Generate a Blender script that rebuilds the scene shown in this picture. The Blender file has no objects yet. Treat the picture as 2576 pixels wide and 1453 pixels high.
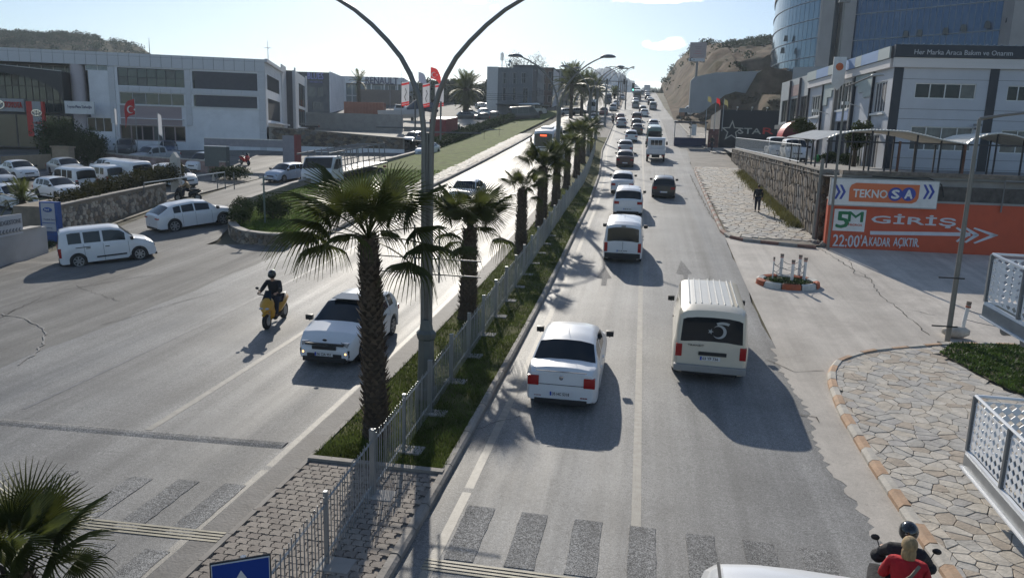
import bpy, bmesh, math, random
import numpy as np
from mathutils import Vector, Matrix
random.seed(7); R=random.Random(11)
sc=bpy.context.scene; COL=sc.collection
# ---------------------------------------------------------------- camera
FPX=1860.;CX=1287.5;CY=726.5;HOR=365.;ROLL=0.03;HEAD=math.radians(9.8);CZ=6.5
TH=math.atan((CY-HOR)/FPX)
fw0=Vector((-math.sin(HEAD),math.cos(HEAD),0)); r0=Vector((math.cos(HEAD),math.sin(HEAD),0))
fwd=fw0*math.cos(TH)+Vector((0,0,-math.sin(TH))); up0=r0.cross(fwd)
rc=r0*math.cos(ROLL)+up0*math.sin(ROLL); uc=up0*math.cos(ROLL)-r0*math.sin(ROLL)
cam=bpy.data.cameras.new('camera'); co=bpy.data.objects.new('camera',cam); COL.objects.link(co); sc.camera=co
cam.sensor_width=36; cam.lens=36*FPX/2575.; cam.clip_start=.1; cam.clip_end=9000
mw=Matrix.Identity(4)
for i,v in enumerate((rc,uc,-fwd)):
    for j in range(3): mw[j][i]=v[j]
mw[2][3]=CZ; co.matrix_world=mw
# ---------------------------------------------------------------- sun, sky, exposure
SUN_AZ=-16.0; SUN_EL=28.0      # degrees; azimuth clockwise from +Y
sv=sc.view_settings; sv.view_transform='Standard'; sv.look='None'; sv.gamma=1; sv.use_curve_mapping=False
sv.exposure=0.17
sl=bpy.data.lights.new('sun','SUN'); sl.energy=4.2; sl.angle=math.radians(.55); sl.color=(1,.93,.82)
so=bpy.data.objects.new('sun',sl); COL.objects.link(so)
a=math.radians(SUN_AZ);e=math.radians(SUN_EL)
sdir=Vector((math.sin(a)*math.cos(e),math.cos(a)*math.cos(e),math.sin(e)))
so.rotation_euler=(-sdir).to_track_quat('-Z','Y').to_euler(); so.location=(0,0,60)
w=bpy.data.worlds.new('World'); sc.world=w; w.use_nodes=True
nt=w.node_tree; nt.nodes.clear(); N=nt.nodes.new; LK=nt.links.new
out=N('ShaderNodeOutputWorld'); bg=N('ShaderNodeBackground'); LK(bg.outputs[0],out.inputs[0])
sky=N('ShaderNodeTexSky'); sky.sky_type='NISHITA'; sky.sun_disc=False
sky.sun_elevation=e; sky.sun_rotation=a; sky.air_density=1.0; sky.dust_density=.5; sky.ozone_density=3.4
bg.inputs[1].default_value=.09
tc=N('ShaderNodeTexCoord')
def cloud_patch(x,y,rx,ry):
    """direction of a cloud, as an elliptical patch on the sky sphere"""
    dx=x-CX;dy=y-CY;c,s=math.cos(ROLL),math.sin(ROLL);u=dx*c+dy*s;v=-dx*s+dy*c
    d=(r0*(u/FPX)+fwd-up0*(v/FPX)).normalized()
    sx=rx/FPX; sz=ry/FPX
    right=Vector((d.y,-d.x,0)).normalized(); up=right.cross(d)
    def dot(vec,k):
        n=N('ShaderNodeVectorMath'); n.operation='DOT_PRODUCT'; LK(nrm.outputs[0],n.inputs[0]); n.inputs[1].default_value=vec
        m=N('ShaderNodeMath'); m.operation='DIVIDE'; LK(n.outputs['Value'],m.inputs[0]); m.inputs[1].default_value=k
        q=N('ShaderNodeMath'); q.operation='POWER'; q.inputs[1].default_value=2
        ab=N('ShaderNodeMath'); ab.operation='ABSOLUTE'; LK(m.outputs[0],ab.inputs[0]); LK(ab.outputs[0],q.inputs[0]); return q
    A=dot(right,sx);B=dot(up,sz)
    ad=N('ShaderNodeMath'); ad.operation='ADD'; LK(A.outputs[0],ad.inputs[0]); LK(B.outputs[0],ad.inputs[1])
    f=N('ShaderNodeVectorMath'); f.operation='DOT_PRODUCT'; LK(nrm.outputs[0],f.inputs[0]); f.inputs[1].default_value=d
    g=N('ShaderNodeMath'); g.operation='GREATER_THAN'; LK(f.outputs['Value'],g.inputs[0]); g.inputs[1].default_value=0
    mr=N('ShaderNodeMapRange'); LK(ad.outputs[0],mr.inputs[0]); mr.inputs[1].default_value=0;mr.inputs[2].default_value=1.6;mr.inputs[3].default_value=1;mr.inputs[4].default_value=0
    mm=N('ShaderNodeMath'); mm.operation='MULTIPLY'; LK(mr.outputs[0],mm.inputs[0]); LK(g.outputs[0],mm.inputs[1])
    return mm
nrm=N('ShaderNodeVectorMath'); nrm.operation='NORMALIZE'; LK(tc.outputs['Generated'],nrm.inputs[0])
tot=None
for p in [(1672,114,58,14),(1695,108,30,16),(1628,110,16,12),(1210,203,150,16),(1140,215,120,10),(1050,200,120,5),(1660,2,130,9),(1195,5,36,9),(930,184,45,6),(1245,20,14,9),(1640,212,120,6),(870,192,90,4)]:
    m=cloud_patch(*p)
    if tot is None: tot=m
    else:
        q=N('ShaderNodeMath'); q.operation='MAXIMUM'; LK(tot.outputs[0],q.inputs[0]); LK(m.outputs[0],q.inputs[1]); tot=q
mp=N('ShaderNodeMapping'); LK(nrm.outputs[0],mp.inputs[0]); mp.inputs['Scale'].default_value=(1,1,1.9)
nz=N('ShaderNodeTexNoise'); LK(mp.outputs[0],nz.inputs[0]); nz.inputs['Scale'].default_value=26; nz.inputs['Detail'].default_value=7; nz.inputs['Roughness'].default_value=.58
s1=N('ShaderNodeMath'); s1.operation='MULTIPLY_ADD'; LK(nz.outputs[0],s1.inputs[0]); s1.inputs[1].default_value=1.6; s1.inputs[2].default_value=-1.12
s2=N('ShaderNodeMath'); s2.operation='ADD'; LK(s1.outputs[0],s2.inputs[0]); LK(tot.outputs[0],s2.inputs[1])
mr=N('ShaderNodeMapRange'); mr.interpolation_type='SMOOTHSTEP'; LK(s2.outputs[0],mr.inputs[0]); mr.inputs[1].default_value=.22; mr.inputs[2].default_value=.75
# high thin veil of cirrus over the whole sky
nz2=N('ShaderNodeTexNoise'); LK(mp.outputs[0],nz2.inputs[0]); nz2.inputs['Scale'].default_value=2.6; nz2.inputs['Detail'].default_value=8
v2=N('ShaderNodeMapRange'); LK(nz2.outputs[0],v2.inputs[0]); v2.inputs[1].default_value=.42; v2.inputs[2].default_value=.8; v2.inputs[3].default_value=0; v2.inputs[4].default_value=.16
mxv=N('ShaderNodeMix'); mxv.data_type='RGBA'; LK(v2.outputs[0],mxv.inputs[0]); LK(sky.outputs[0],mxv.inputs[6]); mxv.inputs[7].default_value=(11,12.4,14,1)
mx=N('ShaderNodeMix'); mx.data_type='RGBA'; LK(mr.outputs[0],mx.inputs[0]); LK(mxv.outputs[2],mx.inputs[6]); mx.inputs[7].default_value=(17.5,17,16.2,1)
LK(mx.outputs[2],bg.inputs[0])
sc.render.engine='CYCLES'
# ---------------------------------------------------------------- survey: heights of the place and sight lines measured from the bridge
PY=[-60,0,12.5,22,31.3,41,55.7,69.8,101,161,230,314,345,380,450,700,3000]
PZ=[-6.6,-6.5,-6.37,-5.95,-5.37,-4.5,-3.4,-2.24,.6,6.7,14.2,22.6,24.3,24.6,22,10,-20]
def zr(Y):
    w=2+abs(Y)*0.06
    return CZ+float(np.interp(Y-w,PY,PZ)+2*np.interp(Y,PY,PZ)+np.interp(Y+w,PY,PZ))/4
def T(X,Y): return zr(Y)-0.05*max(0,min(12,-14-X))
def dirv(x,y):
    dx=x-CX;dy=y-CY;c,s=math.cos(ROLL),math.sin(ROLL);u=dx*c+dy*s;v=-dx*s+dy*c
    r=u/FPX;d=v/FPX
    up=-d*math.cos(TH)-math.sin(TH);fw=math.cos(TH)-d*math.sin(TH)
    return Vector((r*math.cos(HEAD)-fw*math.sin(HEAD),r*math.sin(HEAD)+fw*math.cos(HEAD),up))
def at(x,y,dz=0):
    d=dirv(x,y);t=4.;st=.1
    while t<2500:
        p=d*t
        if p.z+CZ<T(p.x,p.y)+dz: break
        st=max(.05,t*.012);t+=st
    lo,hi=t-st,t
    for k in range(24):
        m=(lo+hi)/2;p=d*m
        if p.z+CZ-T(p.x,p.y)-dz<0:hi=m
        else:lo=m
    p=d*hi;return Vector((p.x,p.y,p.z+CZ))
def ray(x,y,Z):
    p=dirv(x,y)*Z;return Vector((p.x,p.y,p.z+CZ))
def zat(x,y,Y):
    "point on the sight line at world distance Y"
    d=dirv(x,y);p=d*(Y/d.y);return Vector((p.x,p.y,p.z+CZ))
BX=[(-60,0),(60,0),(101,-.6),(161,-1.6),(230,-3.0),(314,-4.6),(400,-7),(700,-20)]
def bend(Y): return float(np.interp(Y,[b[0] for b in BX],[b[1] for b in BX]))
KR=[(-60,-3.3),(12,-3.35),(50,-3.5),(68,-3.95),(90,-5.1),(139,-6.0),(192,-6.9),(314,-9.2),(400,-12),(700,-26)]
def kr(Y): return float(np.interp(Y,[b[0] for b in KR],[b[1] for b in KR]))
KL=[(-60,-6.4),(0,-6.35),(40,-6.2),(66,-6.5),(90,-7.3),(125,-8.4),(139,-7.2),(192,-8.4),(314,-11),(400,-14),(700,-28)]
def kl(Y): return float(np.interp(Y,[b[0] for b in KL],[b[1] for b in KL]))
# ---------------------------------------------------------------- materials
MATS={}
def mat(name,col,rough=.6,metal=0,var=.12,scale=3.,bump=0,bscale=None,spec=.5,emit=None,trans=0,coat=0,dirt=0,dirtcol=(.12,.1,.08),stretch=None,world=False):
    if name in MATS: return MATS[name]
    m=bpy.data.materials.new(name);m.use_nodes=True;t=m.node_tree;b=t.nodes['Principled BSDF'];n=t.nodes.new;l=t.links.new
    col=tuple(col)+(1,) if len(col)==3 else col
    b.inputs['Roughness'].default_value=rough;b.inputs['Metallic'].default_value=metal
    b.inputs['Specular IOR Level'].default_value=spec
    if coat: b.inputs['Coat Weight'].default_value=coat;b.inputs['Coat Roughness'].default_value=.05
    src=None
    c=n('ShaderNodeTexCoord') ; vec=c.outputs['Object']
    if world:
        g=n('ShaderNodeNewGeometry');vec=g.outputs['Position']
    if stretch:
        mp=n('ShaderNodeMapping');mp.inputs['Scale'].default_value=stretch;l(vec,mp.inputs[0]);vec=mp.outputs[0]
    if var>0:
        z=n('ShaderNodeTexNoise');z.inputs['Scale'].default_value=scale;z.inputs['Detail'].default_value=6;z.inputs['Roughness'].default_value=.6;l(vec,z.inputs[0])
        r=n('ShaderNodeMapRange');l(z.outputs[0],r.inputs[0]);r.inputs[1].default_value=.3;r.inputs[2].default_value=.7;r.inputs[3].default_value=1-var;r.inputs[4].default_value=1+var
        x=n('ShaderNodeVectorMath');x.operation='SCALE';x.inputs[0].default_value=col[:3];l(r.outputs[0],x.inputs['Scale']);src=x.outputs[0]
        if dirt>0:
            z2=n('ShaderNodeTexNoise');z2.inputs['Scale'].default_value=scale*.35;z2.inputs['Detail'].default_value=8;z2.inputs['Roughness'].default_value=.7;l(vec,z2.inputs[0])
            r2=n('ShaderNodeMapRange');l(z2.outputs[0],r2.inputs[0]);r2.inputs[1].default_value=.48;r2.inputs[2].default_value=.7;r2.inputs[3].default_value=0;r2.inputs[4].default_value=dirt
            mi=n('ShaderNodeMix');mi.data_type='RGBA';l(r2.outputs[0],mi.inputs[0]);l(src,mi.inputs[6]);mi.inputs[7].default_value=tuple(dirtcol)+(1,);src=mi.outputs[2]
        l(src,b.inputs['Base Color'])
    else: b.inputs['Base Color'].default_value=col
    if bump:
        z3=n('ShaderNodeTexNoise');z3.inputs['Scale'].default_value=bscale or scale*6;z3.inputs['Detail'].default_value=4;l(vec,z3.inputs[0])
        u=n('ShaderNodeBump');u.inputs['Strength'].default_value=bump;u.inputs['Distance'].default_value=.02;l(z3.outputs[0],u.inputs['Height']);l(u.outputs[0],b.inputs['Normal'])
    if emit: b.inputs['Emission Color'].default_value=tuple(emit[:3])+(1,);b.inputs['Emission Strength'].default_value=emit[3]
    if trans:
        tr=n('ShaderNodeBsdfTranslucent');tr.inputs[0].default_value=(min(1,col[0]*2.2),min(1,col[1]*2.4),col[2]*1.2,1)
        if src: l(src,tr.inputs[0])
        ms=n('ShaderNodeMixShader');ms.inputs[0].default_value=trans;o=t.nodes['Material Output'];l(b.outputs[0],ms.inputs[1]);l(tr.outputs[0],ms.inputs[2]);l(ms.outputs[0],o.inputs[0])
    MATS[name]=m;return m
def paint(name,col,rough=.35): return mat('paint_'+name,col,rough,var=.03,scale=2,coat=.6,spec=.5)
def asphalt(name,col,rough,streak=.2,spk=.4,bump=.5,dirt=None):
    m=bpy.data.materials.new(name);m.use_nodes=True;t=m.node_tree;b=t.nodes['Principled BSDF'];n=t.nodes.new;l=t.links.new
    b.inputs['Specular IOR Level'].default_value=.29
    g=n('ShaderNodeNewGeometry');P=g.outputs['Position']
    def noise(sc_,det,vec=P,ro=.6):
        z=n('ShaderNodeTexNoise');z.inputs['Scale'].default_value=sc_;z.inputs['Detail'].default_value=det;z.inputs['Roughness'].default_value=ro;l(vec,z.inputs[0]);return z.outputs[0]
    def rng(s,a0,a1,b0,b1):
        r=n('ShaderNodeMapRange');l(s,r.inputs[0]);r.inputs[1].default_value=a0;r.inputs[2].default_value=a1;r.inputs[3].default_value=b0;r.inputs[4].default_value=b1;return r.outputs[0]
    def mul(p,q):
        r=n('ShaderNodeMath');r.operation='MULTIPLY';l(p,r.inputs[0]);l(q,r.inputs[1]);return r.outputs[0]
    mp=n('ShaderNodeMapping');mp.inputs['Scale'].default_value=(1,.05,.05);l(P,mp.inputs[0])
    mp2=n('ShaderNodeMapping');mp2.inputs['Scale'].default_value=(3.2,.02,.02);l(P,mp2.inputs[0])
    f=mul(rng(noise(1,3,mp2.outputs[0]),.3,.7,1-streak*.6,1+streak*.6),mul(mul(mul(rng(noise(48,3),.35,.65,1-spk,1+spk),rng(noise(15,4,P,.8),.35,.65,1-spk*.55,1+spk*.55)),rng(noise(.35,6),.3,.7,1-streak,1+streak)),rng(noise(.9,4,mp.outputs[0]),.3,.7,1-streak,1+streak)))
    # tar seams and cracks
    wv=n('ShaderNodeTexVoronoi');wv.feature='DISTANCE_TO_EDGE';wv.inputs['Scale'].default_value=.12
    dn=n('ShaderNodeTexNoise');dn.inputs['Scale'].default_value=.9;dn.inputs['Detail'].default_value=6;l(P,dn.inputs[0])
    mxx=n('ShaderNodeMix');mxx.data_type='VECTOR';mxx.inputs[0].default_value=.25;l(P,mxx.inputs[4]);
    sc3=n('ShaderNodeVectorMath');sc3.operation='SCALE';l(dn.outputs[1],sc3.inputs[0]);sc3.inputs['Scale'].default_value=14
    ad3=n('ShaderNodeVectorMath');ad3.operation='ADD';l(P,ad3.inputs[0]);l(sc3.outputs[0],ad3.inputs[1]);l(ad3.outputs[0],wv.inputs[0])
    f=mul(f,rng(wv.outputs['Distance'],0.0,.004,.62,1))
    x=n('ShaderNodeVectorMath');x.operation='SCALE';x.inputs[0].default_value=col[:3];l(f,x.inputs['Scale']);src=x.outputs[0]
    if dirt:
        mi=n('ShaderNodeMix');mi.data_type='RGBA';l(rng(noise(.5,9,P,.75),.47,.68,0,dirt[3]),mi.inputs[0]);l(src,mi.inputs[6]);mi.inputs[7].default_value=tuple(dirt[:3])+(1,);src=mi.outputs[2]
    l(src,b.inputs['Base Color'])
    l(rng(noise(.8,5,mp.outputs[0]),.3,.7,rough-.1,rough+.1),b.inputs['Roughness'])
    u=n('ShaderNodeBump');u.inputs['Strength'].default_value=bump;u.inputs['Distance'].default_value=.012;l(noise(60,3),u.inputs['Height']);l(u.outputs[0],b.inputs['Normal'])
    MATS[name]=m;return m
ASPH=asphalt('asphalt_light',(.19,.187,.18),.62,streak=.24)
ASPH_R=asphalt('asphalt_grey',(.205,.203,.198),.6,streak=.24)
ASPH_D=asphalt('asphalt_dark_patch',(.075,.075,.078),.55,bump=.9)
ZEBRA=asphalt('worn_zebra_paint',(.225,.222,.215),.85,spk=.75,bump=1.2)
APRON=asphalt('concrete_apron',(.48,.44,.39),.7,streak=.16,spk=.12,bump=.25,dirt=(.28,.25,.22,.5))
LOT=asphalt('lot_paving',(.155,.15,.14),.74,streak=.25,spk=.3)
LINE=mat('line_paint_worn',(.27,.25,.215),.6,var=.2,scale=6,bump=.3,world=True,dirt=.45,dirtcol=(.19,.185,.17))
ARROW=asphalt('arrow_paint_worn',(.155,.155,.155),.8,spk=.7,bump=1.2)
YLINE=mat('cream_line_paint',(.3,.27,.19),.6,var=.25,scale=5,world=True,dirt=.5,dirtcol=(.12,.115,.11))
GRASS=mat('grass_ground',(.09,.095,.035),.9,spec=.1,var=.45,scale=2.2,bump=1,bscale=40,world=True,dirt=.7,dirtcol=(.1,.09,.045))
BLADE=mat('grass_blade',(.105,.135,.035),.7,spec=.15,var=.5,scale=1.5,trans=.35,world=True)
KERBM=mat('kerb_concrete',(.27,.25,.225),.8,var=.2,scale=3,bump=.5,dirt=.5,world=True)
KERBO=mat('kerb_faded_orange',(.42,.27,.17),.8,var=.2,scale=4,bump=.5,dirt=.45,dirtcol=(.3,.26,.2),world=True)
KERBW=mat('kerb_faded_white',(.45,.42,.37),.8,var=.2,scale=4,bump=.5,dirt=.45,dirtcol=(.25,.22,.18),world=True)
SOIL=mat('bare_soil',(.16,.12,.085),.95,var=.35,scale=2,bump=.8,world=True)
STONES=[mat('flagstone_%s'%k,c,.75,var=.2,scale=5,bump=.7,bscale=18,world=True,dirt=.4,dirtcol=(.22,.19,.16)) for k,c in (('grey',(.40,.38,.345)),('buff',(.46,.41,.34)),('pale',(.48,.44,.38)),('tan',(.38,.32,.255)),('ash',(.38,.36,.335)))]
MORTAR=mat('mortar',(.29,.26,.225),.95,var=.3,scale=6,bump=.5,world=True)
WSTONES=[mat('wall_stone_%s'%k,c,.85,var=.3,scale=5,bump=.8,world=True) for k,c in (('brown',(.15,.115,.085)),('grey',(.17,.155,.14)),('tan',(.21,.165,.12)),('dark',(.1,.082,.066)))]
PAVER=mat('interlocking_paver',(.25,.22,.19),.8,var=.15,scale=4,bump=.4,world=True)
GLASS=mat('dark_glass',(.012,.018,.024),.06,var=0,spec=.35)
CARGLASS=mat('car_glass',(.012,.017,.022),.04,var=0,spec=.5)
RUBBER=mat('rubber',(.02,.02,.022),.8,var=.1)
RIM=mat('alloy_rim',(.35,.36,.37),.35,metal=.7,var=.05)
BLACKP=mat('black_plastic',(.018,.019,.021),.5,var=.05)
CHROME=mat('chrome',(.6,.6,.62),.15,metal=1,var=0)
REDL=mat('red_lamp_lens',(.35,.012,.012),.2,var=0)
REDON=mat('red_lamp_lit',(.5,.02,.02),.2,var=0,emit=(1,.08,.04,2.5))
CLEARL=mat('clear_lamp_lens',(.45,.47,.5),.1,var=0,metal=.4)
AMBER=mat('amber_lamp_lit',(.8,.4,.1),.2,var=0,emit=(1,.55,.2,3))
PLATEW=mat('plate_white',(.7,.7,.7),.4,var=.03)
PLATEB=mat('plate_blue',(.02,.06,.4),.4,var=0)
INK=mat('ink_black',(.01,.01,.01),.5,var=0)
STEEL=mat('galvanised_steel',(.33,.35,.37),.38,metal=.75,var=.12,scale=4)
GREYM=mat('grey_painted_metal',(.2,.2,.2),.45,var=.1,metal=.3)
LAMPM=mat('lamp_post_paint',(.2,.195,.18),.42,var=.08,metal=.35)
WHITEM=mat('white_paint',(.72,.72,.7),.5,var=.06,dirt=.2)
RED=mat('red_paint',(.5,.025,.02),.45,var=.08)
BLUE=mat('sign_blue',(.006,.045,.27),.35,var=.04)
CONC=mat('concrete_wall',(.32,.305,.285),.85,var=.16,scale=1.2,bump=.3,dirt=.35,dirtcol=(.2,.17,.14))
# ---------------------------------------------------------------- mesh helpers
class MB:
    def __init__(s): s.v=[];s.f=[];s.m=[]
    def add(s,vs,fs,mi=0,M=None):
        o=len(s.v)
        if M is not None: vs=[M@Vector(p) for p in vs]
        s.v.extend([tuple(p) for p in vs]);s.f.extend([tuple(i+o for i in f) for f in fs]);s.m.extend([mi]*len(fs));return s
    def box(s,x0,x1,y0,y1,z0,z1,mi=0,M=None):
        return s.add([(x0,y0,z0),(x1,y0,z0),(x1,y1,z0),(x0,y1,z0),(x0,y0,z1),(x1,y0,z1),(x1,y1,z1),(x0,y1,z1)],[(0,3,2,1),(4,5,6,7),(0,1,5,4),(1,2,6,5),(2,3,7,6),(3,0,4,7)],mi,M)
    def prism(s,pts,z0,z1,mi=0,M=None,bev=0):
        n=len(pts);ar=sum(pts[i][0]*pts[(i+1)%n][1]-pts[(i+1)%n][0]*pts[i][1] for i in range(n))
        if ar<0: pts=pts[::-1]
        if bev:
            cx=sum(p[0] for p in pts)/n;cy=sum(p[1] for p in pts)/n
            def sh(p,d):
                vx,vy=p[0]-cx,p[1]-cy;L=math.hypot(vx,vy)or 1;k=max(0,L-d)/L;return (cx+vx*k,cy+vy*k)
            vs=[(p[0],p[1],z0) for p in pts]+[(p[0],p[1],z1-bev) for p in pts]+[(*sh(p,bev*1.5),z1) for p in pts]
            fs=[tuple(range(2*n,3*n))]
            for i in range(n):
                j=(i+1)%n;fs+=[(i,j,n+j,n+i),(n+i,n+j,2*n+j,2*n+i)]
        else:
            vs=[(p[0],p[1],z0) for p in pts]+[(p[0],p[1],z1) for p in pts]
            fs=[tuple(range(n,2*n)),tuple(range(n-1,-1,-1))]+[(i,(i+1)%n,n+(i+1)%n,n+i) for i in range(n)]
        return s.add(vs,fs,mi,M)
    def tube(s,path,r,n=6,mi=0,M=None,caps=True):
        path=[Vector(p) for p in path];k=len(path);rs=r if isinstance(r,(list,tuple)) else [r]*k
        vs=[];fs=[];ref=None
        for i,p in enumerate(path):
            d=(path[min(i+1,k-1)]-path[max(i-1,0)]).normalized()
            if ref is None: ref=Vector((1,0,0)) if abs(d.x)<.9 else Vector((0,1,0))
            a=(ref-d*ref.dot(d)).normalized();b=d.cross(a);ref=a
            for j in range(n):
                t=2*math.pi*j/n;vs.append(p+(a*math.cos(t)+b*math.sin(t))*rs[i])
        for i in range(k-1):
            for j in range(n):
                q=(j+1)%n;fs.append((i*n+j,i*n+q,(i+1)*n+q,(i+1)*n+j))
        if caps: fs+=[tuple(range(n-1,-1,-1)),tuple(range((k-1)*n,k*n))]
        return s.add(vs,fs,mi,M)
    def lathe(s,prof,n=12,mi=0,M=None):
        return s.tube([(0,0,p[1]) for p in prof],[max(p[0],.0005) for p in prof],n,mi,M) if 1 else s
    def ell(s,c,r,n=10,mi=0,M=None,half=False):
        vs=[];fs=[];k=max(4,n//2)
        for i in range(k+1):
            ph=-math.pi/2+math.pi*i/k
            if half: ph=max(ph,0)
            for j in range(n):
                t=2*math.pi*j/n;vs.append((c[0]+r[0]*math.cos(ph)*math.cos(t),c[1]+r[1]*math.cos(ph)*math.sin(t),c[2]+r[2]*math.sin(ph)))
        for i in range(k):
            for j in range(n):
                q=(j+1)%n;fs.append((i*n+j,i*n+q,(i+1)*n+q,(i+1)*n+j))
        return s.add(vs,fs,mi,M)
    def mesh(s,name,mats,smooth=None,bevel=0):
        me=bpy.data.meshes.new(name)
        me.from_pydata(s.v,[],s.f)
        for m in (mats if isinstance(mats,(list,tuple)) else [mats]): me.materials.append(m)
        if len(set(s.m))>1: me.polygons.foreach_set('material_index',s.m)
        if bevel:
            bm=bmesh.new();bm.from_mesh(me);bmesh.ops.remove_doubles(bm,verts=bm.verts,dist=1e-5)
            bmesh.ops.bevel(bm,geom=[e for e in bm.edges if len(e.link_faces)==2 and e.calc_face_angle(0)>.5],offset=bevel,segments=2,profile=.7,affect='EDGES',clamp_overlap=True)
            bm.to_mesh(me);bm.free()
        if smooth is not None:
            me.polygons.foreach_set('use_smooth',[True]*len(me.polygons))
            me.set_sharp_from_angle(angle=math.radians(smooth))
        me.update();return me
    def build(s,name,mats,parent=None,smooth=None,bevel=0,kind=None,label=None):
        return put(name,s.mesh(name,mats,smooth,bevel),parent,kind=kind,label=label)
def put(name,me,parent=None,M=None,kind=None,label=None,mats=None):
    o=bpy.data.objects.new(name,me);COL.objects.link(o)
    if parent is not None: o.parent=parent
    if M is not None: o.matrix_local=M
    if kind: o['kind']=kind
    if label: o['label']=label
    return o
def thing(name,label,cat,loc=(0,0,0),rz=0,group=None,M=None):
    o=bpy.data.objects.new(name,None);COL.objects.link(o);o.empty_display_size=.3
    if M is not None: o.matrix_world=M
    else: o.location=loc;o.rotation_euler=(0,0,rz)
    o['label']=label;o['category']=cat
    if group:o['group']=group
    return o
def tag(o,label,cat,group=None):
    o['label']=label;o['category']=cat
    if group:o['group']=group
    return o
def struct(name,mb,m,smooth=None):
    o=mb.build(name,m,smooth=smooth);o['kind']='structure';return o
UNIT={}
def unit(m):
    if m.name not in UNIT:
        UNIT[m.name]=MB().box(0,1,0,1,0,1).mesh('block',m)
    return UNIT[m.name]
def piece(name,parent,m,x0,x1,y0,y1,z0,z1,label=None):
    M=Matrix.Translation((x0,y0,z0))@Matrix.Diagonal((max(x1-x0,1e-3),max(y1-y0,1e-3),max(z1-z0,1e-3),1))
    return put(name,unit(m),parent,M,label=label)
class Fr:
    "a vertical plane standing in the place: local x along it, y into it, z up"
    def __init__(s,ox,oy,oz,hd):
        s.o=Vector((ox,oy,oz));h=math.radians(hd);s.u=Vector((math.sin(h),math.cos(h),0));s.n=Vector((-s.u.y,s.u.x,0))
        s.M=Matrix.Translation(s.o)@Matrix.Rotation(math.atan2(s.u.y,s.u.x),4,'Z')
    def px(s,x,y):
        d=dirv(x,y);t=s.o.dot(s.n)/d.dot(s.n)
        p=d*t;return (p-s.o).dot(s.u),p.z+CZ-s.o.z
    def w(s,x,y,z): return s.M@Vector((x,y,z))
def holes(mb,s0,s1,z0,z1,hs,d0,d1,mi=0):
    xs=sorted(set([s0,s1]+[min(max(v,s0),s1) for h in hs for v in (h[0],h[1])]));zs=sorted(set([z0,z1]+[min(max(v,z0),z1) for h in hs for v in (h[2],h[3])]))
    for j in range(len(zs)-1):
        run=None
        for i in range(len(xs)-1):
            cx=(xs[i]+xs[i+1])/2;cz=(zs[j]+zs[j+1])/2
            inside=any(h[0]<cx<h[1] and h[2]<cz<h[3] for h in hs)
            if not inside:
                if run is None: run=xs[i]
            if (inside or i==len(xs)-2) and run is not None:
                e_=xs[i] if inside else xs[i+1]
                mb.box(run,e_,d0,d1,zs[j],zs[j+1],mi);run=None
BLINDG=mat('blind_behind_glass',(.09,.1,.1),.2,var=.3,scale=2)
def window(parent,s0,s1,z0,z1,nx=1,ny=1,depth=.12,fm=None,gm=None,fw=.05,label=None):
    fm=fm or WHITEM;gm=gm or GLASS;mb=MB()
    mb.box(s0,s1,depth-.05,depth,z0,z0+fw).box(s0,s1,depth-.05,depth,z1-fw,z1).box(s0,s0+fw,depth-.05,depth,z0+fw,z1-fw).box(s1-fw,s1,depth-.05,depth,z0+fw,z1-fw)
    for i in range(1,nx):
        x=s0+(s1-s0)*i/nx;mb.box(x-fw/2,x+fw/2,depth-.05,depth,z0+fw,z1-fw)
    for j in range(1,ny):
        z=z0+(z1-z0)*j/ny;mb.box(s0+fw,s1-fw,depth-.048,depth-.002,z-fw/2,z+fw/2)
    o=mb.build('window',fm,parent,label=label)
    for i in range(nx):
        for j in range(ny):
            piece('pane',o,BLINDG if (nx*ny>3 and R.random()<.16) else gm,s0+(s1-s0)*i/nx+fw*.5,s0+(s1-s0)*(i+1)/nx-fw*.5,depth+.003,depth+.02,z0+(z1-z0)*j/ny+fw*.5,z0+(z1-z0)*(j+1)/ny-fw*.5)
    return o
_tc={}
def text_mesh(s,w,h,m,depth=.004,bold=0,align='C'):
    key=(s,round(w,3),round(h,3),m.name,depth,bold,align)
    if key in _tc: return _tc[key]
    cu=bpy.data.curves.new('t','FONT');cu.body=s;cu.size=1;cu.extrude=0.5;cu.resolution_u=2
    o=bpy.data.objects.new('t',cu);COL.objects.link(o);dg=bpy.context.evaluated_depsgraph_get();me=bpy.data.meshes.new_from_object(o.evaluated_get(dg))
    bpy.data.objects.remove(o);bpy.data.curves.remove(cu)
    v=np.array([tuple(q.co) for q in me.vertices]);mn=v.min(0);mxx=v.max(0);sx=w/(mxx[0]-mn[0]);sy=h/(mxx[1]-mn[1])
    v[:,0]=(v[:,0]-mn[0])*sx;v[:,1]=(v[:,1]-mn[1])*sy
    # stand it up: x right, z up, front towards -y
    nv=np.stack([v[:,0],(0.5-v[:,2])*depth-depth,v[:,1]],1)
    me.vertices.foreach_set('co',nv.ravel())
    if bold:
        q=h*bold*2;bm=bmesh.new()
        for k,(ox,oz) in enumerate(((-q,0),(q,0),(0,q),(0,-q),(0,0))):
            n0=len(bm.verts);bm.from_mesh(me);bm.verts.ensure_lookup_table()
            for vv in bm.verts[n0:]: vv.co+=Vector((ox,-k*.0006,oz))
        bm.to_mesh(me);bm.free()
    me.materials.clear();me.materials.append(m);me.update();me.name='lettering'
    _tc[key]=me;return me
def text(parent,s,x,y,z,w,h,m,name='lettering',depth=.01,bold=0,label=None):
    return put(name,text_mesh(s,w,h,m,depth,bold),parent,Matrix.Translation((x,y,z)),label=label)
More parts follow.
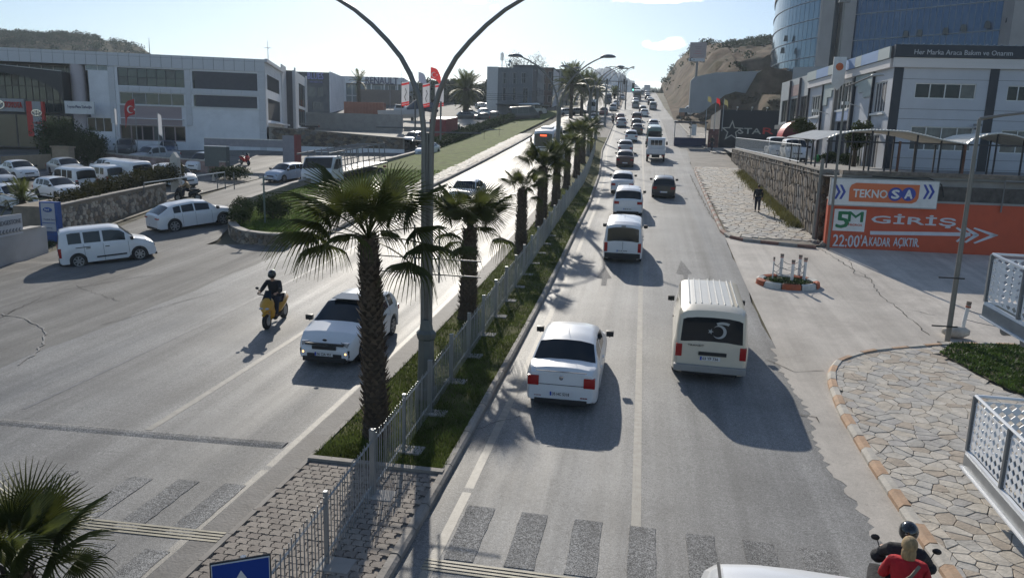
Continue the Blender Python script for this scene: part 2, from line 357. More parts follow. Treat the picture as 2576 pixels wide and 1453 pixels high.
def ribbon(edgeA,edgeB,dz=0):
    "sheet between two poly-lines of (X,Y); height from the survey"
    mb=MB();vs=[];n=len(edgeA)
    for a_,b_ in zip(edgeA,edgeB):
        k=len(a_) 
        vs+=[(a_[0],a_[1],T(*a_[:2])+dz),(b_[0],b_[1],T(*b_[:2])+dz)]
    fs=[(2*i,2*i+1,2*i+3,2*i+2) for i in range(n-1)]
    return mb.add(vs,fs)
def sheet(poly,dz,step=1.5):
    "flat polygon cut into strips so that it lies on the ground"
    ys=[p[1] for p in poly];y0,y1=min(ys),max(ys);n=max(1,int((y1-y0)/step));mb=MB()
    cuts=sorted(set([y0+(y1-y0)*i/n for i in range(n+1)]+ys))
    def span(y):
        xs=[]
        for i in range(len(poly)):
            (xa,ya),(xb,yb)=poly[i],poly[(i+1)%len(poly)]
            if ya==yb: 
                if abs(ya-y)<1e-9: xs+=[xa,xb]
                continue
            if min(ya,yb)-1e-9<=y<=max(ya,yb)+1e-9: xs.append(xa+(xb-xa)*(y-ya)/(yb-ya))
        return (min(xs),max(xs)) if xs else None
    for a_,b_ in zip(cuts[:-1],cuts[1:]):
        A=span(a_+1e-6);B=span(b_-1e-6)
        if A and B:
            mb.add([(A[0],a_,T(A[0],a_)+dz),(A[1],a_,T(A[1],a_)+dz),(B[1],b_,T(B[1],b_)+dz),(B[0],b_,T(B[0],b_)+dz)],[(0,1,2,3)])
    return mb
def frange(a_,b_,s): 
    n=max(1,int(round((b_-a_)/s)));return [a_+(b_-a_)*i/n for i in range(n+1)]
# ================================================================ GROUND
def vor(pts,gap,ax=1.,ay=1.,rad=None,bounds=None):
    "cells of a broken-stone pattern, each shrunk by half a joint"
    P=[(x*ax,y*ay) for x,y in pts];n=len(P);area=0
    cs=rad;grid={}
    for i,(x,y) in enumerate(P): grid.setdefault((int(x//cs),int(y//cs)),[]).append(i)
    out=[]
    for i,(x,y) in enumerate(P):
        b=cs*1.4;poly=[(x-b,y-b),(x+b,y-b),(x+b,y+b),(x-b,y+b)]
        gx,gy=int(x//cs),int(y//cs);nb=[]
        for a_ in range(gx-2,gx+3):
            for c_ in range(gy-2,gy+3): nb+=grid.get((a_,c_),[])
        nb=sorted((j for j in nb if j!=i),key=lambda j:(P[j][0]-x)**2+(P[j][1]-y)**2)[:14]
        for j in nb:
            dx,dy=P[j][0]-x,P[j][1]-y;L=math.hypot(dx,dy) or 1e-6;dx/=L;dy/=L;k=L/2-gap/2
            q=[];m=len(poly)
            for t in range(m):
                p0,p1=poly[t],poly[(t+1)%m];d0=(p0[0]-x)*dx+(p0[1]-y)*dy-k;d1=(p1[0]-x)*dx+(p1[1]-y)*dy-k
                if d0<=0:q.append(p0)
                if d0*d1<0:
                    f=d0/(d0-d1);q.append((p0[0]+(p1[0]-p0[0])*f,p0[1]+(p1[1]-p0[1])*f))
            poly=q
            if len(poly)<3:break
        if len(poly)>=3:
            # drop tiny edges
            q=[]
            for p in poly:
                if not q or math.hypot(p[0]-q[-1][0],p[1]-q[-1][1])>gap*.8:q.append(p)
            if len(q)>=3: out.append(((x/ax,y/ay),[(p[0]/ax,p[1]/ay) for p in q]))
    return out
def scatter(x0,x1,y0,y1,dx,dy,jit=.42,rnd=R):
    pts=[];j=0;y=y0
    while y<y1:
        x=x0+(dx/2 if j%2 else 0)
        while x<x1:
            pts.append((x+rnd.uniform(-jit,jit)*dx,y+rnd.uniform(-jit,jit)*dy));x+=dx
        y+=dy;j+=1
    return pts
# ---- base terrain
def strips(x0,x1,ys,dz,xs=None):
    xs=xs or [x0,x1];mb=MB();vs=[];k=len(xs)
    for y in ys:
        for x in xs: vs.append((x,y,T(x,y)+dz))
    fs=[(j*k+i,j*k+i+1,(j+1)*k+i+1,(j+1)*k+i) for j in range(len(ys)-1) for i in range(k-1)]
    return mb.add(vs,fs)
YS=frange(-60,60,2)+frange(63,450,3)+[470,500,550,600,700,820,950]
struct('ground',strips(0,0,YS,-.10,[-600,-450,-300,-150,-100,-60,-40,-26,-20,-14,-8,0,9,30,90,200,400]),mat('dry_ground',(.10,.09,.06),.95,var=.45,scale=.15,bump=.5,world=True,dirt=.8,dirtcol=(.06,.065,.03)))
YR=frange(-30,60,1.5)+frange(62,200,2)+frange(203,460,4)
# right carriageway
RE=[(-30,4.25),(12,4.2),(20,4.2),(40,4.45),(80,4.6),(92,5.0),(140,5.2),(200,3.6),(314,2.2),(460,-2)]
def re(Y): return float(np.interp(Y,[b[0] for b in RE],[b[1] for b in RE]))
def ribX(fa,fb,ys,dz): return ribbon([(fa(y),y) for y in ys],[(fb(y),y) for y in ys],dz)
struct('road',ribX(lambda y:kr(y)-.05,lambda y:re(y)+(.3 if y<23 else .03*math.sin(y*1.7)+.05*math.sin(y*.6+1)),YR,0),ASPH_R)
struct('road',ribX(lambda y:-13.9+bend(y),lambda y:kl(y)+.35,YR,0),ASPH)
struct('road',ribX(lambda y:-16.9+.12*math.sin(y*1.3),lambda y:-13.9,[y for y in YR if y<=34.6],0),ASPH)
struct('forecourt',ribX(lambda y:-22.,lambda y:-16.8,[y for y in YR if y<=34.6],-.004),LOT)
struct('road',ribX(lambda y:-16.45+bend(y)*.5,lambda y:-13.9+bend(y),[y for y in YR if y>33],-.002),ASPH)
struct('road',sheet([(-60,-20),(-22,-20),(-22,35.5),(-25.2,43.5),(-26.6,57),(-26.4,80),(-28,113),(-28.4,158),(-31,230),(-36,230),(-32.2,150),(-31,110),(-33.5,82),(-33.2,56),(-31.5,47),(-28.5,30),(-60,20)],.0,2),LOT)
# break between the two medians (junction)
struct('yard_surface',sheet([(-110,25),(-60,20),(-34,31),(-33,47.5),(-33.4,57),(-33.7,83),(-46,84),(-110,66)],.01,2),LOT)
struct('far_yard_surface',sheet([(-110,150),(-60,118),(-34.5,118),(-31.5,150),(-31.5,175),(-36,215),(-110,230)],.02,3),mat('dark_yard',(.085,.083,.08),.85,var=.3,scale=.4,world=True,bump=.3))
struct('junction_surface',sheet([(kl(140)-.1,139.4),(kr(140)+.3,139.4),(kr(182)+.3,181),(kl(182)-.1,181)],.004,3),ASPH)
# worn concrete gutter and driveway apron on the right
_g={}
def gn(y):
    k=round(y*7)
    if k not in _g:_g[k]=R.uniform(-.09,.09)
    return re(y)-.05+_g[k]+.09*math.sin(y*1.1)
struct('gutter',ribX(gn,lambda y:5.0,frange(5,23,.15),.006),APRON)
apron=[(4.25,20),(4.3,24),(4.45,40.8),(5.1,40.6),(8.4,39.6),(26,39.6),(26,25.0),(12,25.0),(9.8,24.5),(7.8,23.5),(5.96,22.2),(5.2,20.3),(4.95,18)]
struct('driveway_apron',sheet(apron,.008,1.2),APRON)
struct('roadside_dirt',sheet([(4.5,75),(9.2,75),(9.3,92),(7.7,92),(6,120),(5.2,142),(4.8,142),(4.9,92)],.006,2),mat('dusty_concrete',(.22,.2,.175),.85,var=.25,scale=.8,bump=.5,world=True,dirt=.5,dirtcol=(.12,.115,.11)))
def pxpoly(name,pts,dz,m,kind='structure'):
    mb=MB();P=[at(*p) for p in pts];mb.add([(p.x,p.y,p.z+dz) for p in P],[tuple(range(len(P)))]);o=mb.build(name,m);o['kind']=kind;return o
struct('slip_lane',sheet([tuple(at(*p)[:2]) for p in [(1662,301),(1705,303),(1742,357),(1730,368),(1684,367),(1672,326)]],.012,3),ASPH_D)
# painted lines
def line(fx,wd,y0,y1,m=LINE,dz=.005,step=1.5):
    return ribX(lambda y:fx(y)-wd/2,lambda y:fx(y)+wd/2,frange(y0,y1,step),dz)
struct('lane_line',line(lambda y:.30-.006*min(y,50)+bend(y),.17,11.9,330),LINE)
struct('edge_line',line(lambda y:kr(y)+.47,.17,5,128),LINE)
struct('edge_line',line(lambda y:kl(y)-.62,.15,5,134),LINE)
struct('edge_line',line(lambda y:kr(y)+.4,.15,184,330),LINE)
struct('lane_line',line(lambda y:-10.28+bend(y)*.9,.17,13.6,330),LINE)
struct('lane_line',line(lambda y:-13.75+bend(y),.09,14,130),mat('faint_line',(.16,.155,.15),.5,var=.3,scale=4,world=True))
struct('edge_line',sheet([tuple(at(*p)[:2]) for p in [(250,575),(252,572),(410,515),(413,517)]],.006,1),LINE)
struct('slip_lane_line',ribX(lambda y:float(np.interp(y,[98,108,120,140],[7.0,7.3,6.6,5.9])),lambda y:float(np.interp(y,[98,108,120,140],[7.2,7.5,6.8,6.05])),frange(99,140,2),.018),LINE)
# worn lane arrows
for pts in ([(1713,655),(1740,688),(1729,689),(1732,728),(1723,728),(1718,690),(1700,688)],[(1733,702),(1757,704),(1757,698),(1777,707),(1758,714),(1757,709),(1734,709)],[(1521,672),(1538,700),(1527,701),(1524,718),(1511,718),(1514,701),(1500,698)]):
    pxpoly('arrow_marking',pts,.007,ARROW)
# zebra bars: right, then left carriageway, as worn thick slabs of paint
def bar(x0,x1,y0,y1):
    mb=MB();pts=[];k=10
    for i in range(k+1): pts.append((x0+R.uniform(-.012,.012),y0+(y1-y0)*i/k))
    for i in range(k,-1,-1): pts.append((x1+R.uniform(-.012,.012),y0+(y1-y0)*i/k))
    for i in range(k):
        a_,b_,c_,d_=pts[i],pts[2*k+1-i],pts[2*k-i],pts[i+1]
        z=lambda p:T(*p)+.012
        mb.add([(*a_,z(a_)),(*b_,z(b_)),(*c_,z(c_)),(*d_,z(d_)),(*a_,z(a_)-.02),(*b_,z(b_)-.02),(*c_,z(c_)-.02),(*d_,z(d_)-.02)],[(0,1,2,3),(0,3,7,4),(1,5,6,2),(3,2,6,7),(0,4,5,1)])
    struct('crossing_bar',mb,ZEBRA)
for a_,b_,y in ((1178,1248,1271),(1311,1379,1288),(1444,1515,1305),(1582,1648,1322),(1723,1793,1341),(1866,1940,1358),(2009,2084,1376)):
    A=at(a_,y);B=at(b_,y);bar(A.x,B.x,10.25,A.y);bar(A.x,B.x,7.4,9.75)
for a_,b_,y in ((156,206,1180),(330,392,1198),(448,508,1205),(565,625,1215)):
    A=at(a_,y);B=at(b_,y);bar(A.x,B.x,9.95,A.y);bar(A.x,B.x,7.2,9.5)
A=at(156,1180);bar(A.x-1.15,A.x-.65,9.95,11.3)
# raised dark strip across the left carriageway
mb=MB()
for i in range(12):
    xa=-16.5+9.45*i/12;xb=-16.5+9.45*(i+1)/12-.01
    for k,(h0,h1) in enumerate(((0,.03),(.03,.035),(.035,0))):
        f=lambda x:12.95+(x+16.5)*.045
        ya=.13*k;vs=[(xa,f(xa)+ya,T(xa,f(xa))+h0),(xb,f(xb)+ya,T(xb,f(xb))+h0),(xb,f(xb)+ya+.13,T(xb,f(xb))+h1+.001),(xa,f(xa)+ya+.13,T(xa,f(xa))+h1+.001)]
        mb.add(vs,[(0,1,2,3)])
tag(mb.build('speed_bump_strip',ZEBRA),'dark rough raised strip laid right across the left carriageway','road strip')
# cream lines across both carriageways behind the bars
for (x0,ya,x1,yb) in ((-11.2,9.72,-6.4,9.9),(-3.0,9.9,4.2,9.85)):
    for k in range(4):
        mb=MB();n=12
        for i in range(n):
            u0=x0+(x1-x0)*i/n;u1=x0+(x1-x0)*(i+1)/n;v0=ya+(yb-ya)*i/n+k*.085;v1=ya+(yb-ya)*(i+1)/n+k*.085
            mb.add([(u0,v0,T(u0,v0)+.015),(u1,v1,T(u1,v1)+.015),(u1,v1+.05,T(u1,v1)+.015),(u0,v0+.05,T(u0,v0)+.015)],[(0,1,2,3)])
        struct('cream_line',mb,YLINE)
def crack(pts,w_,m,dz=.02,seed=1,name='crack'):
    rg=random.Random(seed);P=[at(*p) for p in pts];Q=[]
    for a_,b_ in zip(P[:-1],P[1:]):
        n=max(2,int((b_-a_).length/.25))
        for i in range(n):
            p=a_.lerp(b_,i/n);Q.append((p.x+rg.uniform(-.07,.07),p.y+rg.uniform(-.07,.07)))
    mb=MB();vs=[]
    for i,(x,y) in enumerate(Q):
        a_=Q[max(0,i-1)];b_=Q[min(len(Q)-1,i+1)];d=Vector((b_[0]-a_[0],b_[1]-a_[1]));d=d.normalized() if d.length else Vector((1,0));q=w_*rg.uniform(.3,1.1)
        vs+=[(x-d.y*q,y+d.x*q,T(x,y)+dz),(x+d.y*q,y-d.x*q,T(x,y)+dz)]
    mb.add(vs,[(2*i,2*i+1,2*i+3,2*i+2) for i in range(len(Q)-1)]);struct(name,mb,m)
CRK=mat('crack_dark',(.06,.055,.05),.95,var=.3,world=True)
crack([(2060,625),(2100,650),(2185,700),(2215,745),(2250,770),(2290,805),(2345,850)],.022,CRK,seed=1)
crack([(2135,655),(2150,690),(2200,705)],.014,CRK,seed=2);crack([(1930,905),(2000,935),(2090,930)],.014,CRK,seed=3)
crack([(2250,770),(2330,790),(2370,795)],.013,CRK,seed=4);crack([(2010,1045),(2050,1052),(2085,1075)],.02,CRK,seed=5)
crack([(0,790),(60,800),(115,830),(100,880),(40,925)],.03,mat('pale_tyre_mark',(.2,.195,.19),.8,world=True),seed=6,name='pale_mark')
crack([(0,800),(130,735),(330,700),(480,680)],.02,CRK,seed=7);crack([(250,820),(420,770),(560,730)],.016,CRK,seed=8);crack([(60,690),(180,715),(310,760)],.014,CRK,seed=9)
crack([(1735,440),(1775,520),(1800,560)],.05,CRK,dz=.008,seed=10);crack([(1190,1080),(1260,1060),(1330,1040)],.012,CRK,dz=.008,seed=12)
# ---------------------------------------------------------------- kerbs
def kerb(path,wd,h,name,mats,L=.72,gap=.015,side=1,group=None,chamfer=.05):
    "row of kerb stones along a poly-line; each stone an object"
    root=bpy.data.objects.new(name,None);COL.objects.link(root);root['kind']='structure'
    P=[Vector((x,y,0)) for x,y in path];tot=0;seg=[]
    for a_,b_ in zip(P[:-1],P[1:]): seg.append((tot,(b_-a_).length,a_,b_));tot+=(b_-a_).length
    def pos(d):
        for t0,l,a_,b_ in seg:
            if d<=t0+l+1e-6: return a_+(b_-a_)*((d-t0)/max(l,1e-6))
        return P[-1]
    n=int(tot/L);far=MB();cnt=0
    for i in range(n):
        a_=pos(i*L+gap);b_=pos((i+1)*L-gap/2);d=(b_-a_).normalized();nn=Vector((-d.y,d.x,0))*side
        hh=h+R.uniform(-.008,.008);vs=[]
        for p in (a_,b_):
            z=T(p.x,p.y)
            q0=p;q1=p+nn*chamfer;q2=p+nn*wd
            vs+=[(q0.x,q0.y,z-.05),(q0.x,q0.y,z+hh-chamfer),(q1.x,q1.y,z+hh),(q2.x,q2.y,z+hh),(q2.x,q2.y,z-.05)]
        fs=[(0,1,6,5),(1,2,7,6),(2,3,8,7),(3,4,9,8),(4,3,2,1,0),(5,6,7,8,9)]
        if side<0: fs=[f[::-1] for f in fs]
        m=mats[i%len(mats)]
        if i<300 and a_.y<75: MB().add(vs,fs).build('kerb_stone',m,root)
        else: far.add(vs,fs,i%len(mats))
    if far.v: far.build('kerb_stone',mats,root,kind='stuff')
    return root
kerb([(kr(y),y) for y in frange(6,70,2)]+[(kr(y),y) for y in frange(73,138,3)],.16,.15,'median_kerb',[KERBM],L=.8,side=1)
kerb([(kl(y),y) for y in frange(6,66,2)]+[(kl(y),y) for y in frange(69,138,3)],.14,.13,'median_kerb',[mat('kerb_concrete_b',(.26,.24,.215),.8,var=.15,world=True,dirt=.3)],L=.8,side=-1)
kerb([(kr(y),y) for y in frange(183,330,4)],.16,.15,'median_kerb',[KERBM],L=2,side=1)
kerb([(kl(y),y) for y in frange(183,330,4)],.16,.15,'median_kerb',[KERBM],L=2,side=-1)
NEARK=[(4.95,6),(4.92,11.4),(4.88,15.2),(4.93,18),(5.12,20.0),(5.35,21.1),(5.75,22.0),(6.4,22.75),(7.2,23.35),(8.2,23.85),(9.5,24.45),(11,24.85),(14,25.2),(19,25.6)]
kerb(NEARK,.2,.15,'pavement_kerb',[KERBO,KERBW],L=.62,side=-1,chamfer=.07)
kerb([(8.7,39.0),(6.8,39.55),(5.3,40.0),(4.55,40.8),(4.3,42.5),(4.42,55),(4.6,74.5),(5.2,75.4)],.18,.16,'pavement_kerb',[mat('kerb_dark_red',(.2,.1,.075),.8,var=.25,world=True,dirt=.6),KERBM],L=.9,side=-1)
kerb([(-16.3+bend(y)*.5,y) for y in frange(36,110,2)],.25,.22,'verge_kerb',[KERBM],L=1.,side=1)
kerb([(7.6,92),(7.0,98),(6.2,120),(5.5,142)][::1],.2,.14,'pavement_kerb',[KERBM],L=1.5,side=-1)
# ---------------------------------------------------------------- median
MY=frange(12.95,66,1.5)+frange(68,137,3)
struct('median_grass',ribX(lambda y:kl(y)+.1,lambda y:kr(y)-.1,MY,.1),GRASS)
struct('median_paving_bed',ribX(lambda y:kl(y)+.1,lambda y:kr(y)-.1,frange(5,12.8,1),.085),MORTAR)
struct('median_gutter',ribX(lambda y:kl(y)-.52,lambda y:kl(y)+.02,frange(6,66,1.5),.004),mat('gutter_grey',(.15,.142,.133),.75,var=.2,bump=.5,world=True,dirt=.3))
struct('median_paving',ribX(lambda y:kl(y)+.1,lambda y:kr(y)-.1,frange(108,137,3),.12),MORTAR)
struct('median_grass',ribX(lambda y:kl(y)+.1,lambda y:kr(y)-.1,frange(183,330,6),.1),SOIL)
mb=MB();mb.box(kl(13)+.1,kr(13)-.1,12.8,12.95,T(-5,12.9),T(-5,12.9)+.17);struct('bed_edging',mb,KERBM)
# interlocking pavers of the crossing refuge
pav=bpy.data.objects.new('median_pavers',None);COL.objects.link(pav);pav['kind']='structure'
pw,pl=.2,.165;cnt=0
hshape=[(-.46,-.47),(-.22,-.47),(-.14,-.38),(.14,-.38),(.22,-.47),(.46,-.47),(.46,-.22),(.38,-.12),(.38,.12),(.46,.22),(.46,.47),(.22,.47),(.14,.56),(-.14,.56),(-.22,.47),(-.46,.47),(-.46,.22),(-.54,.12),(-.54,-.12),(-.46,-.22)]
pm=[mat('paver_%d'%i,c,.85,var=.15,scale=6,bump=.5,world=True,dirt=.25) for i,c in enumerate(((.25,.22,.19),(.22,.19,.165),(.28,.245,.21)))]
pmesh=[MB().prism([(x*pw*.99,y*pl*.99) for x,y in hshape],-.03,.02,bev=0).mesh('paver',m) for m in pm]
rest=MB();row=0;y=6.9
cells=[]
while y<12.72:
    x=kl(y)+.2+(pw/2 if row%2 else 0)
    while x<kr(y)-.22:
        cells.append((y,x));x+=pw
    y+=pl;row+=1
cells=[c for c in cells if not(c[0]<9.2 and c[1]>-4.0 and R.random()<.03)]
cells.sort(key=lambda c:c[0]-(2 if c[1]<-4.3 else 0))
for i,(y,x) in enumerate(cells):
    z=T(x,y)+.1+R.uniform(-.004,.004)
    if i<300: put('paver',pmesh[R.randrange(3)],pav,Matrix.Translation((x,y,z)))
    else: rest.prism([(x+a_*pw*.99,y+b_*pl*.99) for a_,b_ in hshape],z-.03,z+.02,R.randrange(3))
if rest.v: rest.build('paver',pm,pav,kind='stuff')
# ---------------------------------------------------------------- crazy paving
def paving(name,pts,clampf,inside,gap,rad,dz,nmax,mats=STONES,ax=1,ay=1,base=None,key=None,hgt=.018):
    root=bpy.data.objects.new(name,None);COL.objects.link(root);root['kind']='structure'
    cs=[c for c in vor(pts,gap,ax,ay,rad) if inside(*c[0])]
    cs.sort(key=key or (lambda c:c[0][1]));far=MB()
    for i,(s_,poly) in enumerate(cs):
        poly=[clampf(*p) for p in poly]
        # soften corners
        q=[];n=len(poly)
        for k in range(n):
            a_,b_,c_=poly[k-1],poly[k],poly[(k+1)%n]
            q+= [(b_[0]*.92+a_[0]*.08,b_[1]*.92+a_[1]*.08),(b_[0]*.92+c_[0]*.08,b_[1]*.92+c_[1]*.08)]
        if i>nmax*2: q=poly
        z=T(*s_)+dz+R.uniform(-.006,.006);k=R.choice([0,0,1,1,2,2,3,4]) if len(mats)>3 else R.randrange(len(mats))
        tilt=(R.uniform(-.012,.012),R.uniform(-.012,.012))
        if i<nmax:
            m=MB().prism(q,-.04,hgt,bev=.006)
        else: m=None
        def gz(x,y): return T(x,y)-T(*s_)
        if m:
            m.v=[(x,y,zz+z+gz(x,y)+tilt[0]*(x-s_[0])+tilt[1]*(y-s_[1])) for x,y,zz in m.v];m.build('paving_stone',mats[k],root)
        else:
            o=len(far.v);far.prism(q,-.02,hgt,k)
            far.v[o:]=[(x,y,zz+z+gz(x,y)) for x,y,zz in far.v[o:]]
    if far.v: far.build('paving_stone',mats,root,kind='stuff')
    return root
def kx(y):
    for (xa,ya),(xb,yb) in zip(NEARK[:-1],NEARK[1:]):
        if ya<=y<=yb: return xa+(xb-xa)*(y-ya)/(yb-ya)
    return 4.95 if y<6 else 99
BED=[(9.75,24.35),(9.0,23.3),(9.35,21.6),(9.7,20.3),(10.6,19.3),(15,18.6),(19,18.6),(19,25.3)]
def inpoly(x,y,P):
    c=False;n=len(P)
    for i in range(n):
        (xa,ya),(xb,yb)=P[i],P[i-1]
        if (ya>y)!=(yb>y) and x<(xb-xa)*(y-ya)/(yb-ya)+xa:c=not c
    return c
struct('pavement_bed',sheet([(5.1,6),(5.1,18),(5.3,20),(6.1,22),(8.4,23.7),(10,24.4),(11.2,24.6),(19,25),(19,6)],.09,1),MORTAR)
paving('crazy_paving',[p for p in scatter(5.0,13.4,7.5,24.6,.35,.22,.52) if R.random()<.88],lambda x,y:(max(x,kx(min(y,24.8))+.19 if y<25 else x),min(y,24.6)),lambda x,y:x>kx(y)+.05 and not inpoly(x,y,BED) and y<24.5,.013,.62,.105,300,key=lambda c:math.hypot(c[0][0],c[0][1]-2)+max(0,c[0][0]-.5*c[0][1])*3)
struct('pavement_bed',sheet([(4.6,41.2),(5.4,40.4),(7,39.8),(9.2,39.5),(9.2,75.5),(4.8,75.5)],.1,1.5),mat('mortar_pale',(.2,.18,.155),.95,var=.3,scale=3,bump=.5,world=True,dirt=.4,dirtcol=(.1,.09,.05)))
paving('crazy_paving',scatter(4.6,9.1,40.3,75,.52,.42),lambda x,y:(min(max(x,4.62),9.05),max(y,40.3+max(0,(5.4-x))*.8)),lambda x,y:4.7<x<9.0 and y>40.6,.045,.6,.125,300)
struct('pavement_bed',sheet([(7.75,92),(7.2,98),(6.4,120),(5.7,142),(9,150),(9.6,120),(9.6,92)],.11,2),mat('far_paving',(.28,.25,.21),.9,var=.3,scale=2.5,bump=1,world=True))
paving('crazy_paving',scatter(6.6,9.4,92,118,.6,.55),lambda x,y:(x,y),lambda x,y:x>7.95-(y-92)*.055 and x<9.4,.06,.7,.13,60)
# left verge: grass slope, stone strip
def vz(x,y): # height of the verge above the road
    k=np.clip((-17.9-x)/6.,0,1);return .2+.38*k*float(np.clip((110-y)/60,0,1))
VL=[(36.2,-21.0),(38,-22.6),(41,-24.0),(43.5,-24.9),(57,-26.3),(82,-26.0),(113,-27.5),(158,-26.5),(176,-24)]
def vl(y): return float(np.interp(y,[b[0] for b in VL],[b[1] for b in VL]))
mb=MB();ys=frange(35.2,60,1)+frange(62,176,3);vs=[];nx=7
for y in ys:
    xl=vl(y) if y>36.2 else -21.0+(36.2-y)*2.2;xr=-17.9+bend(y)*.6 if y>37 else -17.0-(.3*(37-y))
    if y>112: xr=-19.2
    for i in range(nx+1):
        x=xl+(xr-xl)*i/nx;vs.append((x,y,T(x,y)+vz(x,y)))
mb.add(vs,[(j*(nx+1)+i,j*(nx+1)+i+1,(j+1)*(nx+1)+i+1,(j+1)*(nx+1)+i) for j in range(len(ys)-1) for i in range(nx)])
struct('verge_grass',mb,mat('lawn',(.105,.14,.03),.9,spec=.08,var=.35,scale=1.2,bump=.8,bscale=30,world=True,dirt=.45,dirtcol=(.12,.12,.05)))
struct('verge_paving_bed',ribX(lambda y:-18.0+bend(y)*.6,lambda y:-16.5+bend(y)*.5,frange(36,112,2),.19),MORTAR)
paving('verge_paving',scatter(-18,-16.5,36.5,112,.4,.5),lambda x,y:(min(x,-16.55+bend(y)*.5),y),lambda x,y:-18.0+bend(y)*.6<x<-16.6+bend(y)*.5,.05,.6,.2,120)
# ---------------------------------------------------------------- grass blades
def blades(name,n,gen,h0,h1,m=BLADE,wd=.012,seed=1):
    rg=np.random.default_rng(seed);P=np.array([gen(rg) for _ in range(n)])
    an=rg.uniform(0,6.283,n);h=rg.uniform(h0,h1,n);ln=rg.normal(0,.45,(n,2))*h[:,None]
    dx=np.cos(an)*wd;dy=np.sin(an)*wd
    V=np.zeros((n,3,3));V[:,0]=P+np.stack([dx,dy,0*dx],1);V[:,1]=P-np.stack([dx,dy,0*dx],1);V[:,2]=P+np.stack([ln[:,0],ln[:,1],h],1)
    me=bpy.data.meshes.new(name);me.vertices.add(3*n);me.vertices.foreach_set('co',V.ravel());me.loops.add(3*n);me.loops.foreach_set('vertex_index',np.arange(3*n,dtype=np.int32))
    me.polygons.add(n);me.polygons.foreach_set('loop_start',np.arange(0,3*n,3,dtype=np.int32));me.materials.append(m);me.update();me.validate()
    o=put(name,me,kind='stuff');return o
def gm(rg):
    y=13.0+45*rg.random()**1.6;x=rg.uniform(kl(y)+.12,kr(y)-.12);return (x,y,T(x,y)+.1)
def patchy(g,sc_=.9,th=.35):
    def f(rg):
        for _ in range(6):
            p=g(rg);v=math.sin(p[0]*3.1*sc_+1.3*math.sin(p[1]*1.7*sc_))*math.sin(p[1]*2.3*sc_+p[0])
            if v>-th or rg.random()<.35: return p
        return p
    return f
tag(blades('grass',52000,patchy(gm),.04,.11),'short patchy lawn grass along the central reservation','grass')
def gb(rg):
    while True:
        x=rg.uniform(9,15);y=rg.uniform(18.8,25)
        if inpoly(x,y,BED) and y<25.0: return (x,y,T(x,y)+.16)
struct('planting_bed',sheet(BED,.15,.8),mat('bed_soil',(.085,.075,.04),.95,var=.4,scale=3,bump=1,world=True))
PLANT=mat('ground_cover_leaf',(.06,.10,.02),.6,var=.6,scale=2.5,trans=.3,world=True)
tag(blades('ground_cover',16000,patchy(gb,1.3,.1),.04,.12,PLANT,.03,3),'low leafy ground cover in the planting bed behind the pavement','ground cover')
def gv(rg):
    y=36.5+30*rg.random()**1.3;x=rg.uniform(vl(y)+.2,-18.1);return (x,y,T(x,y)+vz(x,y))
tag(blades('grass',26000,gv,.05,.12,mat('lawn_blade',(.10,.16,.03),.7,spec=.15,var=.4,trans=.35,world=True),.022,5),'lawn grass on the sloping verge between the two left roads','grass')
def gw(rg):
    y=44+28*rg.random();x=9.0-abs(rg.normal(0,.35));return (x,y,T(x,y)+.12)
tag(blades('weeds',7000,gw,.06,.42,mat('dry_weeds',(.13,.125,.04),.7,var=.5,scale=1,trans=.3,world=True),.03,6),'dry yellow-green weeds at the foot of the tall stone wall','weeds')
def gl(rg):
    x=-29.8-abs(rg.normal(0,2.2));y=30.5+rg.normal(0,1.2);return (x,y,T(x,y)-.05)
tag(blades('weeds',5000,gl,.1,.45,mat('green_weeds',(.045,.07,.02),.7,var=.5,trans=.3,world=True),.035,7),'dark green weeds along the foot of the whitewashed wall','weeds')
# ================================================================ VEHICLES
# every kind: outline of the centre line from tail to nose (x, z, 'g' where glass starts), belt line, side windows
K={}
K['sedan']=dict(L=4.35,W=1.74,H=1.50,r=.31,ax=(.86,3.48),z0=.2,top=[(0,.5,0),(.03,.93,0),(.14,1.03,0),(.62,1.07,'g'),(1.12,1.40,0),(1.45,1.475,0),(2.1,1.5,0),(2.6,1.44,'g'),(3.28,1.01,0),(3.9,.89,0),(4.2,.74,0),(4.32,.6,0),(4.35,.48,0)],belt=[(0,.86),(.5,.95),(3.2,.93),(4.1,.75)],win=[(1.02,1.75),(1.82,2.72)],inset=.17)
K['hatch']=dict(L=4.0,W=1.72,H=1.47,r=.31,ax=(.7,3.22),z0=.2,top=[(0,.5,0),(.03,.9,0),(.10,.98,'g'),(.45,1.35,0),(.75,1.43,0),(1.6,1.47,0),(2.2,1.42,'g'),(2.92,1.0,0),(3.55,.88,0),(3.86,.72,0),(3.97,.58,0),(4.0,.48,0)],belt=[(0,.88),(.5,.96),(2.9,.92),(3.8,.74)],win=[(.62,.98),(1.05,1.55),(1.62,2.4)],inset=.17)
K['suv']=dict(L=4.65,W=1.84,H=1.68,r=.35,ax=(.85,3.6),z0=.26,top=[(0,.6,0),(.03,1.02,0),(.12,1.1,'g'),(.5,1.53,0),(.8,1.62,0),(2.,1.68,0),(2.6,1.6,'g'),(3.3,1.13,0),(4.1,1.02,0),(4.48,.86,0),(4.62,.66,0),(4.65,.5,0)],belt=[(0,1.0),(.5,1.08),(3.2,1.04),(4.3,.86)],win=[(.75,1.15),(1.22,1.9),(1.98,2.78)],inset=.18)
